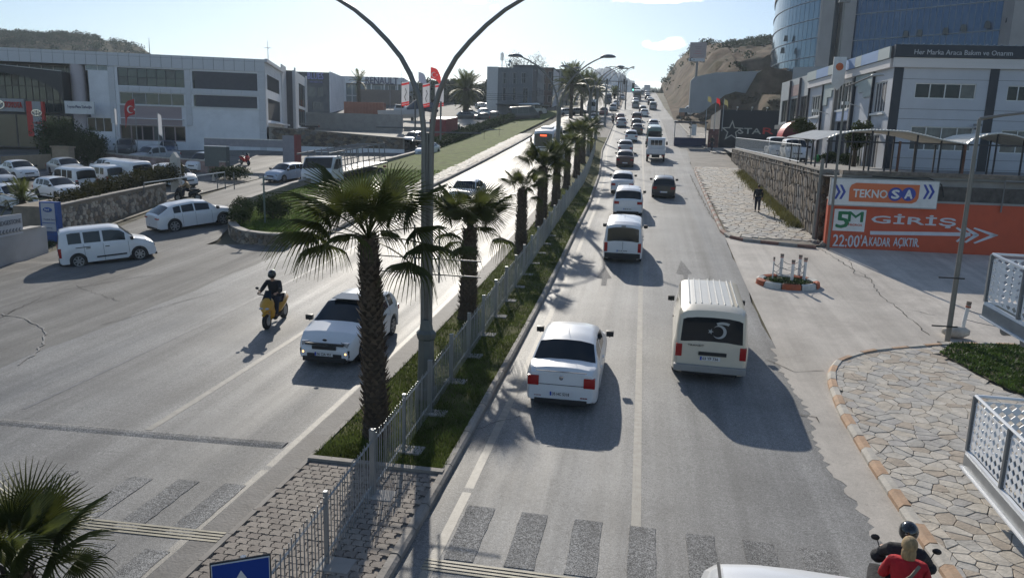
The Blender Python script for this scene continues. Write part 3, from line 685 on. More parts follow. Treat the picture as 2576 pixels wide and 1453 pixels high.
K['coupe_suv']=dict(L=4.76,W=1.88,H=1.62,r=.37,ax=(.9,3.77),z0=.24,top=[(0,.6,0),(.03,.98,0),(.14,1.08,'g'),(.72,1.44,0),(1.2,1.55,0),(2.2,1.61,0),(2.9,1.53,'g'),(3.55,1.1,0),(4.2,1.0,0),(4.58,.84,0),(4.73,.66,0),(4.76,.5,0)],belt=[(0,.98),(.5,1.04),(3.4,1.0),(4.4,.84)],win=[(.95,1.35),(1.42,2.1),(2.18,3.0)],inset=.2)
K['small_van']=dict(L=3.96,W=1.72,H=1.73,r=.31,ax=(.72,3.23),z0=.2,top=[(0,.5,0),(.02,.98,'g'),(.12,1.55,0),(.2,1.66,0),(.6,1.73,0),(2.2,1.71,0),(2.55,1.62,'g'),(3.1,1.1,0),(3.62,.96,0),(3.88,.76,0),(3.96,.5,0)],belt=[(0,.98),(.5,1.04),(3.0,.99),(3.8,.78)],win=[(.42,.95),(1.05,1.72),(1.82,2.72)],inset=.11)
K['high_van']=dict(L=4.3,W=1.8,H=1.82,r=.31,ax=(.8,3.5),z0=.22,top=[(0,.55,0),(.02,1.02,'g'),(.1,1.62,0),(.16,1.74,0),(.5,1.82,0),(2.5,1.8,0),(2.85,1.72,'g'),(3.4,1.12,0),(3.95,.98,0),(4.22,.78,0),(4.3,.5,0)],belt=[(0,1.0),(3.3,1.0),(4.1,.8)],win=[(.5,1.15),(1.25,1.9),(2.0,2.98)],inset=.08)
K['van']=dict(L=5.1,W=1.98,H=2.02,r=.34,ax=(.95,3.95),z0=.26,top=[(0,.55,0),(.02,1.13,'g'),(.07,1.76,0),(.13,1.93,0),(.4,2.01,0),(3.4,2.02,0),(3.8,1.93,'g'),(4.35,1.25,0),(4.85,1.06,0),(5.06,.84,0),(5.1,.55,0)],belt=[(0,1.12),(4.2,1.08),(4.9,.85)],win=[(3.0,3.95)],inset=.10)
K['minibus']=dict(L=6.3,W=2.0,H=2.6,r=.36,ax=(1.3,5.1),z0=.28,top=[(0,.55,0),(.02,1.2,'g'),(.06,2.1,0),(.12,2.48,0),(.4,2.6,0),(4.6,2.6,0),(5.0,2.35,0),(5.1,2.2,'g'),(5.7,1.3,0),(6.05,1.1,0),(6.25,.85,0),(6.3,.5,0)],belt=[(0,1.2),(5.3,1.15),(6.1,.88)],win=[(.4,1.4),(1.5,2.5),(2.6,3.7),(3.8,5.2)],inset=.13)
K['bus']=dict(L=8.4,W=2.35,H=2.95,r=.42,ax=(1.8,6.4),z0=.32,top=[(0,.6,0),(.02,1.5,'g'),(.06,2.4,0),(.14,2.82,0),(.4,2.94,0),(7.6,2.95,0),(8.0,2.85,0),(8.2,2.6,'g'),(8.34,1.25,0),(8.38,.9,0),(8.4,.5,0)],belt=[(0,1.35),(8.3,1.3)],win=[(.5,1.7),(1.8,3.0),(3.1,4.3),(4.4,5.6),(5.7,6.9),(7.0,7.9)],inset=.08)
K['pickup']=dict(L=5.3,W=1.86,H=1.8,r=.38,ax=(1.1,4.2),z0=.34,top=[(0,.6,0),(.03,1.08,0),(1.5,1.1,0),(1.56,1.14,'g'),(1.72,1.68,0),(2.0,1.78,0),(2.9,1.79,0),(3.25,1.7,'g'),(3.85,1.2,0),(4.8,1.08,0),(5.15,.92,0),(5.28,.7,0),(5.3,.5,0)],belt=[(0,1.0),(3.8,1.08),(5.0,.9)],win=[(1.85,2.45),(2.55,3.35)],inset=.16)
def lerp(P,x):
    return float(np.interp(x,[p[0] for p in P],[p[1] for p in P]))
_wm={}
def wheel_meshes(r):
    if r in _wm:return _wm[r]
    A=Matrix.Rotation(math.pi/2,4,'X')
    t=MB().tube([(0,0,-.1),(0,0,-.09),(0,0,.09),(0,0,.1)],[r-.03,r,r,r-.03],20,0,A).mesh('wheel',RUBBER,smooth=50)
    q=MB();q.tube([(0,0,-.103),(0,0,.103)],[r*.3,r*.3],10,0,A)
    for s in (-1,1):
        for k in range(7):
            q.box(-r*.09,r*.09,-.008,.008,0,r*.62,0,Matrix.Translation((0,s*.1,0))@Matrix.Rotation(k*2*math.pi/7,4,'Y'))
        for a_ in (r*.62,):
            n=20
            for k in range(n):
                c0,c1=2*math.pi*k/n,2*math.pi*(k+1)/n
                q.add([(a_*math.cos(c0),s*.1,a_*math.sin(c0)),(a_*math.cos(c1),s*.1,a_*math.sin(c1)),(a_*1.13*math.cos(c1),s*.103,a_*1.13*math.sin(c1)),(a_*1.13*math.cos(c0),s*.103,a_*1.13*math.sin(c0))],[(0,1,2,3)])
    q=q.mesh('rim',RIM)
    _wm[r]=(t,q);return _wm[r]
_cm={}
def car_meshes(kind):
    if kind in _cm:return _cm[kind]
    k=K[kind];L,W,H,r=k['L'],k['W'],k['H'],k['r'];top=k['top'];ra=r+.05;z0=k['z0']
    xs=set()
    for a_,b_ in zip(top[:-1],top[1:]):
        n=max(1,int((b_[0]-a_[0])/.16));n=max(n,2 if abs(b_[1]-a_[1])>.2 else 1)
        for i in range(n): xs.add(round(a_[0]+(b_[0]-a_[0])*i/n,4))
    xs.add(L)
    for xw in k['ax']:
        for i in range(-6,7): xs.add(round(xw+ra*math.sin(i/6*math.pi/2),4))
    for a_,b_ in k['win']: xs.add(a_);xs.add(b_)
    xs=sorted(xs);q=[xs[0]]
    keep={p[0] for p in top}|{v for w_ in k['win'] for v in w_}
    for x in xs[1:]:
        if x-q[-1]>.012 or x in keep: q.append(x)
    xs=q
    def top_z(x): return lerp(top,x)
    def sec(x):
        e=min(x,L-x);wf=1-.13*max(0,1-e/.42)**2 if x<L/2 else 1-.17*max(0,1-e/.7)**2
        if x>L/2 and e<.03: wf-=.03
        w=W/2*wf;zt=top_z(x);zb=min(lerp(k['belt'],x),zt-.03);h=max(0,zt-zb)
        wr=w-.05-k['inset']*min(1,h/(H-.95*min(1.0,lerp(k['belt'],x))))*(1 if h>.08 else h/.08*.3)
        if h<.12: wr=w-.04-.04*h/.12
        zl=z0
        for xw in k['ax']:
            d=abs(x-xw)
            if d<ra: zl=max(zl,r+math.sqrt(max(0,ra*ra-d*d)))
        if e<.06: zl=max(zl,z0+.06)
        c=.035 if h<.2 else .045
        p=[(0,zl-.0),(w-.09,zl),(w-.012,zl+.025),(w,max(zl+.05,(zl+zb)*.5)),(w-.008,max(zl+.06,zb-.10)),(w-.035,zb),(w-.035+(wr-w+.035)*.12,zb+h*.10),(wr+(w-wr)*.14,zb+h*.80),(wr-.03,zb+h*.93),(wr-.13,zt-.004),(wr*.5,zt+c*.75),(0,zt+c)]
        return p
    S=[sec(x) for x in xs];NP=12
    body=MB();glass={}
    gr=[(a_[0],b_[0]) for a_,b_ in zip(top[:-1],top[1:]) if a_[2]=='g']
    def gtop(xm):
        for i,(a_,b_) in enumerate(gr):
            if a_<xm<b_: return 'rear_window' if i==0 and kind!='x' and a_<L*.5 else 'windscreen'
    # vertices: right side then mirrored left
    for sgn in (1,-1):
        vs=[(x-L/2,sgn*-p[0],p[1]) for x,s in zip(xs,S) for p in s]
        for i in range(len(xs)-1):
            xm=(xs[i]+xs[i+1])/2
            for j in range(NP-1):
                f=(i*NP+j,(i+1)*NP+j,(i+1)*NP+j+1,i*NP+j+1)
                if sgn<0: f=f[::-1]
                nm=None;g=gtop(xm)
                if j>=8 and g: nm=g
                elif j==6 and any(a_<xm<b_ for a_,b_ in k['win']):
                    nm='side_window_%d_%d'%(sgn,[a_<xm<b_ for a_,b_ in k['win']].index(True))
                mb=glass.setdefault(nm,MB()) if nm else body
                mb.add([vs[t] for t in f],[(0,1,2,3)])
        for i in (0,len(xs)-1):
            vs2=[(xs[i]-L/2,sgn*-p[0],p[1]) for p in S[i]]
            f=tuple(range(NP));f=f if (i==0)==(sgn<0) else f[::-1]
            body.add(vs2,[f])
    def fin(mb,name,m,sm=32):
        bm=bmesh.new();me=mb.mesh(name,m);bm.from_mesh(me);bmesh.ops.remove_doubles(bm,verts=bm.verts,dist=2e-4);bm.to_mesh(me);bm.free()
        me.polygons.foreach_set('use_smooth',[True]*len(me.polygons));me.set_sharp_from_angle(angle=math.radians(sm));return me
    out={'body':fin(body,'body',WHITEM)}
    for n,mb in glass.items(): out[n]=fin(mb,n,CARGLASS)
    # dark underside and wheel wells
    u=MB();u.box(.18-L/2,L/2-.18,-W/2+.16,W/2-.16,z0-.04,z0+.34)
    for xw in k['ax']: u.box(xw-L/2-ra+.0,xw-L/2+ra,-W/2+.06,W/2-.06,z0+.1,r+ra-.035)
    out['underside']=u.mesh('underside',BLACKP)
    out['_sec']=sec;_cm[kind]=out;return out
PAINTS={k:paint(k,c) for k,c in dict(white=(.72,.73,.74),cream=(.66,.60,.48),silver=(.36,.38,.4),black=(.02,.021,.024),grey=(.12,.125,.135),red=(.16,.02,.02),blue=(.03,.07,.14),lightblue=(.38,.45,.55),dark=(.045,.05,.055),green=(.1,.17,.14),brown=(.09,.045,.035)).items()}
_dm={}
def dmesh(key,fn):
    if key not in _dm:_dm[key]=fn()
    return _dm[key]
def place_M(X,Y,h,dz=0):
    f=Vector((math.sin(h),math.cos(h),0));a_=Vector((X,Y,0))
    f.z=(T(X+f.x*1.3,Y+f.y*1.3)-T(X-f.x*1.3,Y-f.y*1.3))/2.6;f.normalize()
    l=Vector((-math.cos(h),math.sin(h),0));l.z=(T(X+l.x*.7,Y+l.y*.7)-T(X-l.x*.7,Y-l.y*.7))/1.4;l.normalize();u=f.cross(l);l=u.cross(f)
    M=Matrix.Identity(4)
    for j in range(3): M[j][0]=f[j];M[j][1]=l[j];M[j][2]=u[j]
    M[0][3]=X;M[1][3]=Y;M[2][3]=T(X,Y)+dz;return M
def vehicle(kind,color,X,Y,hd,label,cat='car',group=None,det=1,plate=None,lit=False,name=None,dz=0,rails=False,front=False,lamps=None,roof=None,M=None):
    k=K[kind];ms=car_meshes(kind);L,W,H,r=k['L'],k['W'],k['H'],k['r']
    nm=name or {'sedan':'sedan','hatch':'hatchback','suv':'suv','coupe_suv':'suv','small_van':'small_van','high_van':'delivery_van','van':'van','minibus':'minibus','bus':'bus','pickup':'pickup_truck'}[kind]
    root=thing(nm,label,cat,M=M if M is not None else place_M(X,Y,math.radians(hd),dz),group=group)
    b=put('body',ms['body'],root);b.material_slots[0].link='OBJECT';b.material_slots[0].material=PAINTS[color]
    for n,me in ms.items():
        if n in('body','_sec'):continue
        put('side_window' if n.startswith('side') else n,me,root)
    t,q=wheel_meshes(r)
    for xw in k['ax']:
        for s in (-1,1):
            o=put('wheel',t,root,Matrix.Translation((xw-L/2,s*(W/2-.13),r)))
            if det: put('rim',q,o)
    sec=ms['_sec'];zl=k['belt'][0][1]-.12;van=kind in('small_van','high_van','van','minibus','bus')
    # lamps
    lw,lh=(.15,.42) if van else (.3,.17)
    if lamps: lw,lh=lamps
    e=W/2*.87
    for s in (-1,1):
        me=dmesh(('tl',lw,lh,lit),lambda:MB().box(-.09,.04,-lw/2,lw/2,-lh/2,lh/2).mesh('tail_light',REDL,smooth=60,bevel=.02))
        put('tail_light',me,root,Matrix.Translation((-L/2+.08,s*(e-lw/2+.045),zl-(.12 if van else .0))))
        me=dmesh('hl',lambda:MB().box(-.2,.08,-.17,.17,-.08,.08).mesh('headlight',CLEARL,smooth=60,bevel=.03))
        put('headlight',me,root,Matrix.Translation((L/2-.17,s*(W/2*.83-.19),k['belt'][-1][1]-.1))@Matrix.Rotation(-s*.35,4,'Z'))
        if kind!='bus':
            me=dmesh(('mir',s),lambda:MB().box(-.06,.07,-.1,.1,-.07,.08).box(-.02,.03,-.02,.02,-.1,-.04).mesh('mirror',BLACKP,smooth=60,bevel=.025))
            xg=gr_x(k);put('mirror',me,root,Matrix.Translation((xg,s*(W/2+.09),k['belt'][-2][1]+.13)))
        else:
            me=dmesh(('mirb',s),lambda:MB().box(-.06,.06,-.1,.1,-.25,.2).box(-.02,.02,-.02,.02,.2,.34).box(-.02,.02,-.12*s-.1,-.12*s+.1,.3,.34).mesh('mirror',BLACKP,bevel=.02));put('mirror',me,root,Matrix.Translation((L/2-.1,s*(W/2+.16),2.0)))
    # bumpers, grille, plate
    zz=k['z0']
    me=dmesh(('bl',kind),lambda:MB().box(-.03,.1,-W*.36,W*.36,zz-.02,zz+.11).mesh('bumper_trim',BLACKP,bevel=.02))
    put('bumper_trim',me,root,Matrix.Translation((-L/2+.0,0,0)));put('bumper_trim',me,root,Matrix.Translation((L/2-.06,0,0)))
    me=dmesh(('gr',kind),lambda:MB().box(-.03,.02,-W*.2,W*.2,-.05,.05).mesh('grille',BLACKP,bevel=.015));put('grille',me,root,Matrix.Translation((L/2-.0,0,k['belt'][-1][1]-.17)))
    pz=zz+.24 if kind in('sedan','suv','coupe_suv') else zl-.28
    if kind=='van': pz=zl-.3
    def mkplate(txt):
        pl=put('number_plate',dmesh('pl',lambda:MB().box(-.26,.26,-.012,0,-.056,.056).mesh('number_plate',PLATEW,bevel=.004)),root)
        bl=put('plate_band',dmesh('plb',lambda:MB().box(-.256,-.215,-.015,-.012,-.05,.05).mesh('plate_band',PLATEB)),pl)
        if txt: put('lettering',text_mesh(txt,.40,.07,INK,.003,.01),pl,Matrix.Translation((-.195,-.0125,-.035)))
        return pl
    if plate or det:
        pl=mkplate(plate if not front else None);pl.matrix_local=Matrix.Translation((-L/2-.006,0,pz))@Matrix.Rotation(-math.pi/2,4,'Z')
        pl=mkplate(plate if front else None);pl.matrix_local=Matrix.Translation((L/2+.022,0,zz+.2))@Matrix.Rotation(math.pi/2,4,'Z')
    if det:
        # door gaps, handles, sills following the flank
        gx=[a_-.03 for a_,b_ in k['win'] if a_>.9]+[k['win'][-1][1]+.1]
        def gap(s,x):
            g=MB();S=sec(x);pv=[];
            for j in range(2,6):
                a_=S[j];pv+=[(x-L/2-.006,s*(a_[0]+.002),a_[1]),(x-L/2+.006,s*(a_[0]+.002),a_[1])]
            g.add(pv,[(2*i,2*i+1,2*i+3,2*i+2) for i in range(3)]);return g.mesh('door_gap',BLACKP)
        for s in (-1,1):
            for x in gx: put('door_gap',dmesh(('gap',kind,s,x),lambda:gap(s,x)),root)
        hm=dmesh(('dh',kind),lambda:MB().box(-.09,.09,-.02,.02,-.018,.018).mesh('door_handle',BLACKP if van else WHITEM,bevel=.008))
        for s in (-1,1):
            for x in gx[:-1]: put('door_handle',hm,root,Matrix.Translation((x-L/2+.16,s*(W/2-.0),k['belt'][-2][1]-.13)))
        if rails:
            rm=dmesh(('rl',kind),lambda:MB().tube([(-L*.3,0,0),(-L*.27,0,.05),(L*.1,0,.05),(L*.13,0,0)],.015,6).mesh('roof_rail',STEEL))
            for s in (-1,1): put('roof_rail',rm,root,Matrix.Translation((0,s*(W/2-.27),H+.0)))
        am=dmesh('ant',lambda:MB().tube([(0,0,0),(-.09,0,.17)],[.008,.003],5).mesh('antenna',BLACKP));put('antenna',am,root,Matrix.Translation((-L*.5+1.5 if kind!='van' else L*.15,0,H+.02)))
    return root
def gr_x(k):
    g=[a_[0] for a_ in k['top'] if a_[2]=='g'][-1];i=[p[0] for p in k['top']].index(g);return k['top'][i+1][0]-k['L']/2-.12
def veh_rear(kind,color,x,y,hd,label,dz=.28,**kw):
    "placed so that the tail stands over the sighted ground point"
    p=at(x,y,dz);L=K[kind]['L'];h=math.radians(hd);return vehicle(kind,color,p.x+math.sin(h)*L/2,p.y+math.cos(h)*L/2,hd,label,**kw)
def veh_front(kind,color,x,y,hd,label,dz=.28,**kw):
    p=at(x,y,dz);L=K[kind]['L'];h=math.radians(hd);return vehicle(kind,color,p.x-math.sin(h)*L/2,p.y-math.cos(h)*L/2,hd,label,front=True,**kw)
# ---- right carriageway, driving away
v=veh_rear('sedan','white',1409,1005,0.3,'white sedan with rear plate 35 HC 5318 in the foreground beside the median kerb',plate='35 HC 5318',lit=True,lamps=(.27,.24))
for s_ in (-1,1):
    put('brake_light',dmesh('brk',lambda:MB().box(-.01,.01,-.06,.06,-.035,.035).mesh('brake_light',REDON,bevel=.004)),v,Matrix.Translation((-2.148,s_*.63,.80)))
    put('reversing_light',dmesh('rev',lambda:MB().box(-.01,.01,-.08,.08,-.045,.045).mesh('reversing_light',CLEARL,bevel=.004)),v,Matrix.Translation((-2.148,s_*.60,.70)))
sf=MB();sf.ell((0,0,0),(.012,.05,.065),8);sf.build('emblem',CHROME,v).matrix_local=Matrix.Translation((-2.17,0,.84))
bl=MB().box(-.004,.01,-.3,.3,-.006,.006).mesh('boot_seam',BLACKP);
for z,wd in ((.99,1.0),(.66,.9)): put('boot_seam',bl,v,Matrix.Translation((-2.172,0,z))@Matrix.Diagonal((1,wd*2,1,1)))
for s in (-1,1): put('reflector',dmesh('rfl',lambda:MB().box(-.01,.01,-.09,.09,-.02,.02).mesh('reflector',REDL,bevel=.004)),v,Matrix.Translation((-2.165,s*.55,.37)))
v=veh_rear('van','cream',1782,938,2.2,'cream van with ribbed roof and crescent and star on its rear window',cat='van',plate='03 YF 736',lamps=(.17,.34))
Lv=5.1
rb=MB().box(-1.55,1.4,-.016,.016,0,.02).mesh('roof_rib',PAINTS['cream'],bevel=.006)
for y in (-.62,-.5,-.3,-.12,.06,.3,.46,.62): put('roof_rib',rb,v,Matrix.Translation((-.45,y,2.028+.03*(1-abs(y)))))
# crescent and star decal, slogan strip
def crescent(R1,R2,off,n=26):
    A=[];B=[]
    a0=math.acos((R1*R1+off*off-R2*R2)/(2*R1*off))
    for i in range(n+1):
        t=a0+(2*math.pi-2*a0)*i/n;A.append((R1*math.cos(t),R1*math.sin(t)))
    a1=math.atan2(R1*math.sin(a0),R1*math.cos(a0)-off)
    for i in range(n+1):
        t=2*math.pi-a1-(2*math.pi-2*a1)*i/n;B.append((off+R2*math.cos(t),R2*math.sin(t)))
    return A,B
def star_pts(r1,r2,rot=0): return [((r1 if i%2==0 else r2)*math.cos(rot+math.pi*i/5),(r1 if i%2==0 else r2)*math.sin(rot+math.pi*i/5)) for i in range(10)]
def crescent_star(M_,s,parent,m,flip=1):
    A,B=crescent(.5*s,.4*s,.12*s);mb=MB();n=len(A)
    vs=[(flip*p[0],0,p[1]) for p in A]+[(flip*p[0],0,p[1]) for p in B]
    # pair outer and inner points
    fs=[(i,i+1,2*n-2-i,2*n-1-i) for i in range(n-1)]
    mb.add(vs,fs);P=star_pts(.22*s,.085*s,math.pi);mb.add([(flip*(.62*s+x),0,z) for x,z in P]+[(flip*.62*s,0,0)],[(i,(i+1)%10,10) for i in range(10)])
    o=mb.build('crescent_and_star',m,parent);o.matrix_local=M_;return o
DEC=mat('window_decal',(.4,.42,.42),.5,var=.05)
crescent_star(Matrix.Translation((-Lv/2+.02,-.18,1.44))@Matrix.Rotation(-math.pi/2,4,'Z')@Matrix.Rotation(-.08,4,'X'),.36,v,DEC,-1)
mb=MB()
for i in range(8):
    t0=2.1-1.05*i/8;t1=2.1-1.05*(i+1)/8;mb.add([(.27*math.cos(t0),0,.2*math.sin(t0)),(.27*math.cos(t1),0,.2*math.sin(t1)),(.34*math.cos(t1),0,.27*math.sin(t1)),(.34*math.cos(t0),0,.27*math.sin(t0))],[(0,1,2,3)])
mb.build('slogan_strip',DEC,v).matrix_local=Matrix.Translation((-Lv/2+.035,-.26,1.44))@Matrix.Rotation(-math.pi/2,4,'Z')
text(v,'TRANSIT',0,0,0,.42,.045,INK).matrix_local=Matrix.Translation((-Lv/2-.004,.6,1.02))@Matrix.Rotation(-math.pi/2,4,'Z')
put('handle_recess',MB().box(-.02,.005,-.36,.36,-.05,.05).mesh('handle_recess',BLACKP,bevel=.01),v,Matrix.Translation((-Lv/2-.004,-.05,.83)))
put('bumper',MB().box(-.1,.06,-.93,.93,-.09,.09).mesh('bumper',mat('bumper_grey',(.3,.3,.29),.6,var=.1),bevel=.03),v,Matrix.Translation((-Lv/2,0,.42)))
v=veh_rear('high_van','white',1564,648,0,'white small delivery van with split rear doors, behind the white suv',cat='van',plate='34 JE 6470')
put('door_seam',MB().box(-.006,.006,-.006,.006,-.35,.3).mesh('door_seam',BLACKP),v,Matrix.Translation((-2.155,0,.72)))
put('bumper',MB().box(-.06,.06,-.8,.8,-.12,.12).mesh('bumper',BLACKP,bevel=.03),v,Matrix.Translation((-2.13,0,.38)))
put('roof_light',MB().box(-.02,.02,-.1,.1,-.02,.02).mesh('roof_light',BLACKP),v,Matrix.Translation((-2.08,0,1.72)))
Q='cars driving away up the right carriageway'
veh_rear('suv','white',1578,535,-1,'white suv with silver roof rails, ahead of the white delivery van',plate='48 AK 312',rails=True,group=Q)
veh_rear('hatch','black',1668,490,1,'black hatchback with pale roof glare, alone in the outer lane behind the open truck',group=Q)
veh_rear('sedan','white',1564,480,-1,'white sedan directly in front of the white suv with roof rails',group=Q)
veh_rear('sedan','brown',1571,414,-1,'dark brown sedan with sunlit white boot lid behind the silver sedan',group=Q)
veh_rear('sedan','silver',1572,383,-1,'silver sedan immediately ahead of the dark brown sedan',group=Q)
veh_rear('hatch','white',1587,352,-1,'white hatchback straddling the lane line just before the junction',group=Q)
def far(kind,color,x,y,label,hd=None,front=False,g=Q,**kw):
    p=at(x,y,.25);Yp=p.y;h=math.degrees(math.atan2(bend(Yp+5)-bend(Yp-5),10)) if hd is None else hd
    (veh_front if front else veh_rear)(kind,color,x,y,h+(180 if front and hd is None else 0),label,det=0,group=g,cat='van' if 'van' in kind else ('bus' if 'bus' in kind else 'car'),**kw)
far('sedan','dark',1602,334,'dark blue sedan, nearest of three dark cars queuing in the middle lane')
far('hatch','dark',1600,318,'dark hatchback between two other dark cars in the middle lane')
far('suv','brown',1601,303,'tall dark brown suv, farthest of three dark cars in the middle lane')
far('sedan','silver',1562,317,'pale silver sedan in the turning lane beside a motor scooter')
far('sedan','red',1559,304,'dark red and white sedan ahead of the pale silver sedan in the turning lane')
far('sedan','silver',1643,322,'light silver sedan on its own in the outer lane beside the dark slip lane')
far('sedan','white',1620,291,'white sedan close behind a dark car with bright roof, crossing the junction')
far('hatch','dark',1616,281,'dark hatchback directly ahead of the white sedan crossing the junction')
far('high_van','silver',1642,274,'grey van last in the outer lane queue beyond the junction')
far('high_van','silver',1598,270,'square grey van beside the far median, last in the inner lane')
far('suv','dark',1637,262,'dark suv between the grey van and the crest in the outer lane')
far('sedan','white',1598,259,'white car between the square grey van and the dark coach')
far('bus','grey',1602,252,'dark coach seen from behind near the crest of the hill')
far('bus','dark',1601,243,'second dark coach just below the crest, ahead of the other coach')
far('sedan','white',1633,256,'white sedan in the outer lane queue, third from the grey van')
far('sedan','black',1628,249,'black sedan in the outer lane queue near the crest')
far('sedan','white',1628,243,'white sedan near the crest behind the black sedan\'s bright roof')
far('hatch','silver',1627,237,'small silver hatchback at the head of the outer lane queue by the green truck')
far('high_van','silver',1613,238,'pale van in the middle lane just below the crest')
# open dropside truck (seen from behind) and the dark minivan ahead of it
far('minibus','green',1644,368,'dark green van roof and tail, directly ahead of the open white truck')
def truck(X,Y,hd,label,cabc='white',bed='dropside',L=5.6,W=1.95,group=None,name='truck',dz=0,scale=1):
    root=thing(name,label,'truck',M=place_M(X,Y,math.radians(hd),dz)@Matrix.Diagonal((scale,)*3+(1,)),group=group)
    c=MB();f=L/2
    c.prism([(f-1.75,.55),(f-1.75,2.1),(f-1.6,2.22),(f-.75,2.22),(f-.2,1.45),(f,1.2),(f,.5)],-W/2+.04,W/2-.04,0,Matrix(((1,0,0,0),(0,0,1,0),(0,1,0,0),(0,0,0,1))))
    c.build('cab',PAINTS[cabc],root,bevel=.05,smooth=50)
    g=MB();g.add([(f-.72,-W/2+.16,2.14),(f-.72,W/2-.16,2.14),(f-.2,W/2-.1,1.48),(f-.2,-W/2+.1,1.48)],[(0,1,2,3)],0,Matrix.Translation((.03,0,.03)));g.build('windscreen',CARGLASS,root)
    for x0,x1 in ((-.6,-.22),(-.18,.18),(.22,.6)):
        MB().box(f-1.77,f-1.755,x0,x1,1.45,1.98).build('rear_window',CARGLASS,root)
    for s in (-1,1):
        y=s*(W/2-.035);MB().add([(f-1.55,y,1.4),(f-.42,y,1.4),(f-.85,y,2.02),(f-1.55,y,2.02)],[(0,1,2,3)]).build('side_window',CARGLASS,root)
        MB().box(-.05,.05,-.1,.1,-.2,.16).build('mirror',BLACKP,root,bevel=.02).matrix_local=Matrix.Translation((f-.5,s*(W/2+.14),1.6))
        MB().box(-.04,.03,-.12,.12,-.08,.08).build('tail_light',REDL,root).matrix_local=Matrix.Translation((-f-.02,s*(W/2-.25),.7))
        MB().box(-.03,.04,-.14,.14,-.09,.09).build('headlight',CLEARL,root).matrix_local=Matrix.Translation((f+.0,s*(W/2-.3),.85))
    MB().box(-f+.1,f-.2,-.4,.4,.5,.72).build('chassis',BLACKP,root)
    t,q=wheel_meshes(.36)
    for xw in (-f+1.1,f-.85):
        for s in (-1,1): put('wheel',t,root,Matrix.Translation((xw,s*(W/2-.12),.36)))
    if bed=='dropside':
        MB().box(-f,f-1.9,-W/2,W/2,.78,.88).build('load_bed',GREYM,root)
        for nm,b in (('tailgate',(-f-.03,-f+.03,-W/2,W/2,.88,1.34)),('side_board',(-f+.03,f-1.9,-W/2,-W/2+.05,.88,1.3)),('side_board',(-f+.03,f-1.9,W/2-.05,W/2,.88,1.3))): MB().box(*b).build(nm,PAINTS[cabc],root,bevel=.01)
    if bed=='box': MB().box(-f-.05,f-1.85,-W/2-.03,W/2+.03,.75,2.75).build('cargo_box',PAINTS['white'],root,bevel=.03)
    if bed=='red':
        MB().box(-f-.05,f-1.85,-W/2-.05,W/2+.05,.75,3.1).build('cargo_box',mat('red_tarpaulin',(.22,.03,.035),.6,var=.15),root,bevel=.04)
        MB().box(-f-.07,f-1.9,-W/2-.07,W/2+.07,3.11,3.16).build('roof_sheet',PAINTS['cream'],root)
    if bed=='flat': MB().box(-f-.05,f-1.85,-W/2-.03,W/2+.03,.95,1.08).build('load_bed',GREYM,root)
    return root
p=at(1649,398,.45);truck(p.x,p.y+2.7,1,'white open truck with dropside bed seen from behind beside the dusty slip lane')
# green covered truck at the head of the queue
p=at(1627,233,.3);truck(p.x,p.y+3,1,'green truck silhouetted on the crest at the head of the outer lane',cabc='green',bed='box',scale=1.15).children
# roof of the minibus just passing under the bridge
d_=dirv(1985,1408);t_=(T(1.4,6.0)+2.55-CZ)/d_.z;p=d_*t_
v=vehicle('minibus','white',p.x,p.y-1.75,1.5,'white minibus roof rising at the bottom edge, just passing under the bridge',cat='bus',det=0)
MB().box(-.012,.012,-.95,.95,0,.02).build('roof_seam',BLACKP,v).matrix_local=Matrix.Translation((1.0,0,2.61))
for s_ in (-1,1): MB().box(-2.6,1.5,-.012,.012,0,.014).build('gutter_strip',BLACKP,v).matrix_local=Matrix.Translation((0,s_*.74,2.57))
# ---- left carriageway, driving towards the bridge
v=veh_front('hatch','white',816,903,180,'white hatchback facing the bridge, half hidden behind the nearest palm trunk',plate='06 CIA 951',dz=.24)
for s in (-1,1):
    put('fog_lamp_surround',MB().box(-.05,.03,-.09,.09,-.1,.1).mesh('fog_lamp_surround',BLACKP,bevel=.02),v,Matrix.Translation((1.955,s*.62,.42)))
    put('fog_lamp',MB().ell((0,0,0),(.02,.035,.035)).mesh('fog_lamp',AMBER),v,Matrix.Translation((1.99,s*.61,.43)))
put('air_intake',MB().box(-.05,.03,-.5,.5,-.08,.08).mesh('air_intake',BLACKP,bevel=.03),v,Matrix.Translation((1.985,0,.33)))
put('upper_grille',MB().box(-.05,.03,-.55,.55,-.03,.03).mesh('upper_grille',BLACKP,bevel=.015),v,Matrix.Translation((1.97,0,.66)))
put('badge',MB().ell((0,0,0),(.012,.07,.035)).mesh('badge',INK),v,Matrix.Translation((1.93,0,.77)))
put('sunroof',MB().box(-.35,.35,-.45,.45,0,.02).mesh('sunroof',CARGLASS,bevel=.006),v,Matrix.Translation((-.02,0,1.495)))
G2='vehicles coming down the left carriageway'
veh_front('sedan','white',1155,508,181,'white car with sunlit roof hidden behind the second palm and the tall lamp post',det=0,group=G2)
p=at(1366,392,.3);v=vehicle('bus','white',p.x,p.y+4.2,180.5,'white and green midibus with red destination board coming down beside the stone verge',cat='bus',group=G2)
put('destination_board',MB().box(0,.02,-.35,.35,-.09,.09).mesh('destination_board',mat('led_board',(.4,.03,.01),.4,var=0,emit=(1,.12,.04,1.6))),v,Matrix.Translation((4.13,.0,2.42)))
put('air_conditioner',MB().box(-1,1,-.6,.6,0,.2).mesh('air_conditioner',WHITEM,bevel=.05),v,Matrix.Translation((1.2,0,2.96)))
far('hatch','green',1424,352,'pale green and white car behind the second lamp post beside the midibus',front=True,g=G2)
far('sedan','white',1493,304,'white sedan coming through the junction beyond the palms',front=True,g=G2)
far('sedan','red',1517,287,'dark red sedan seen in the middle of the left carriageway at the junction',front=True,g=G2)
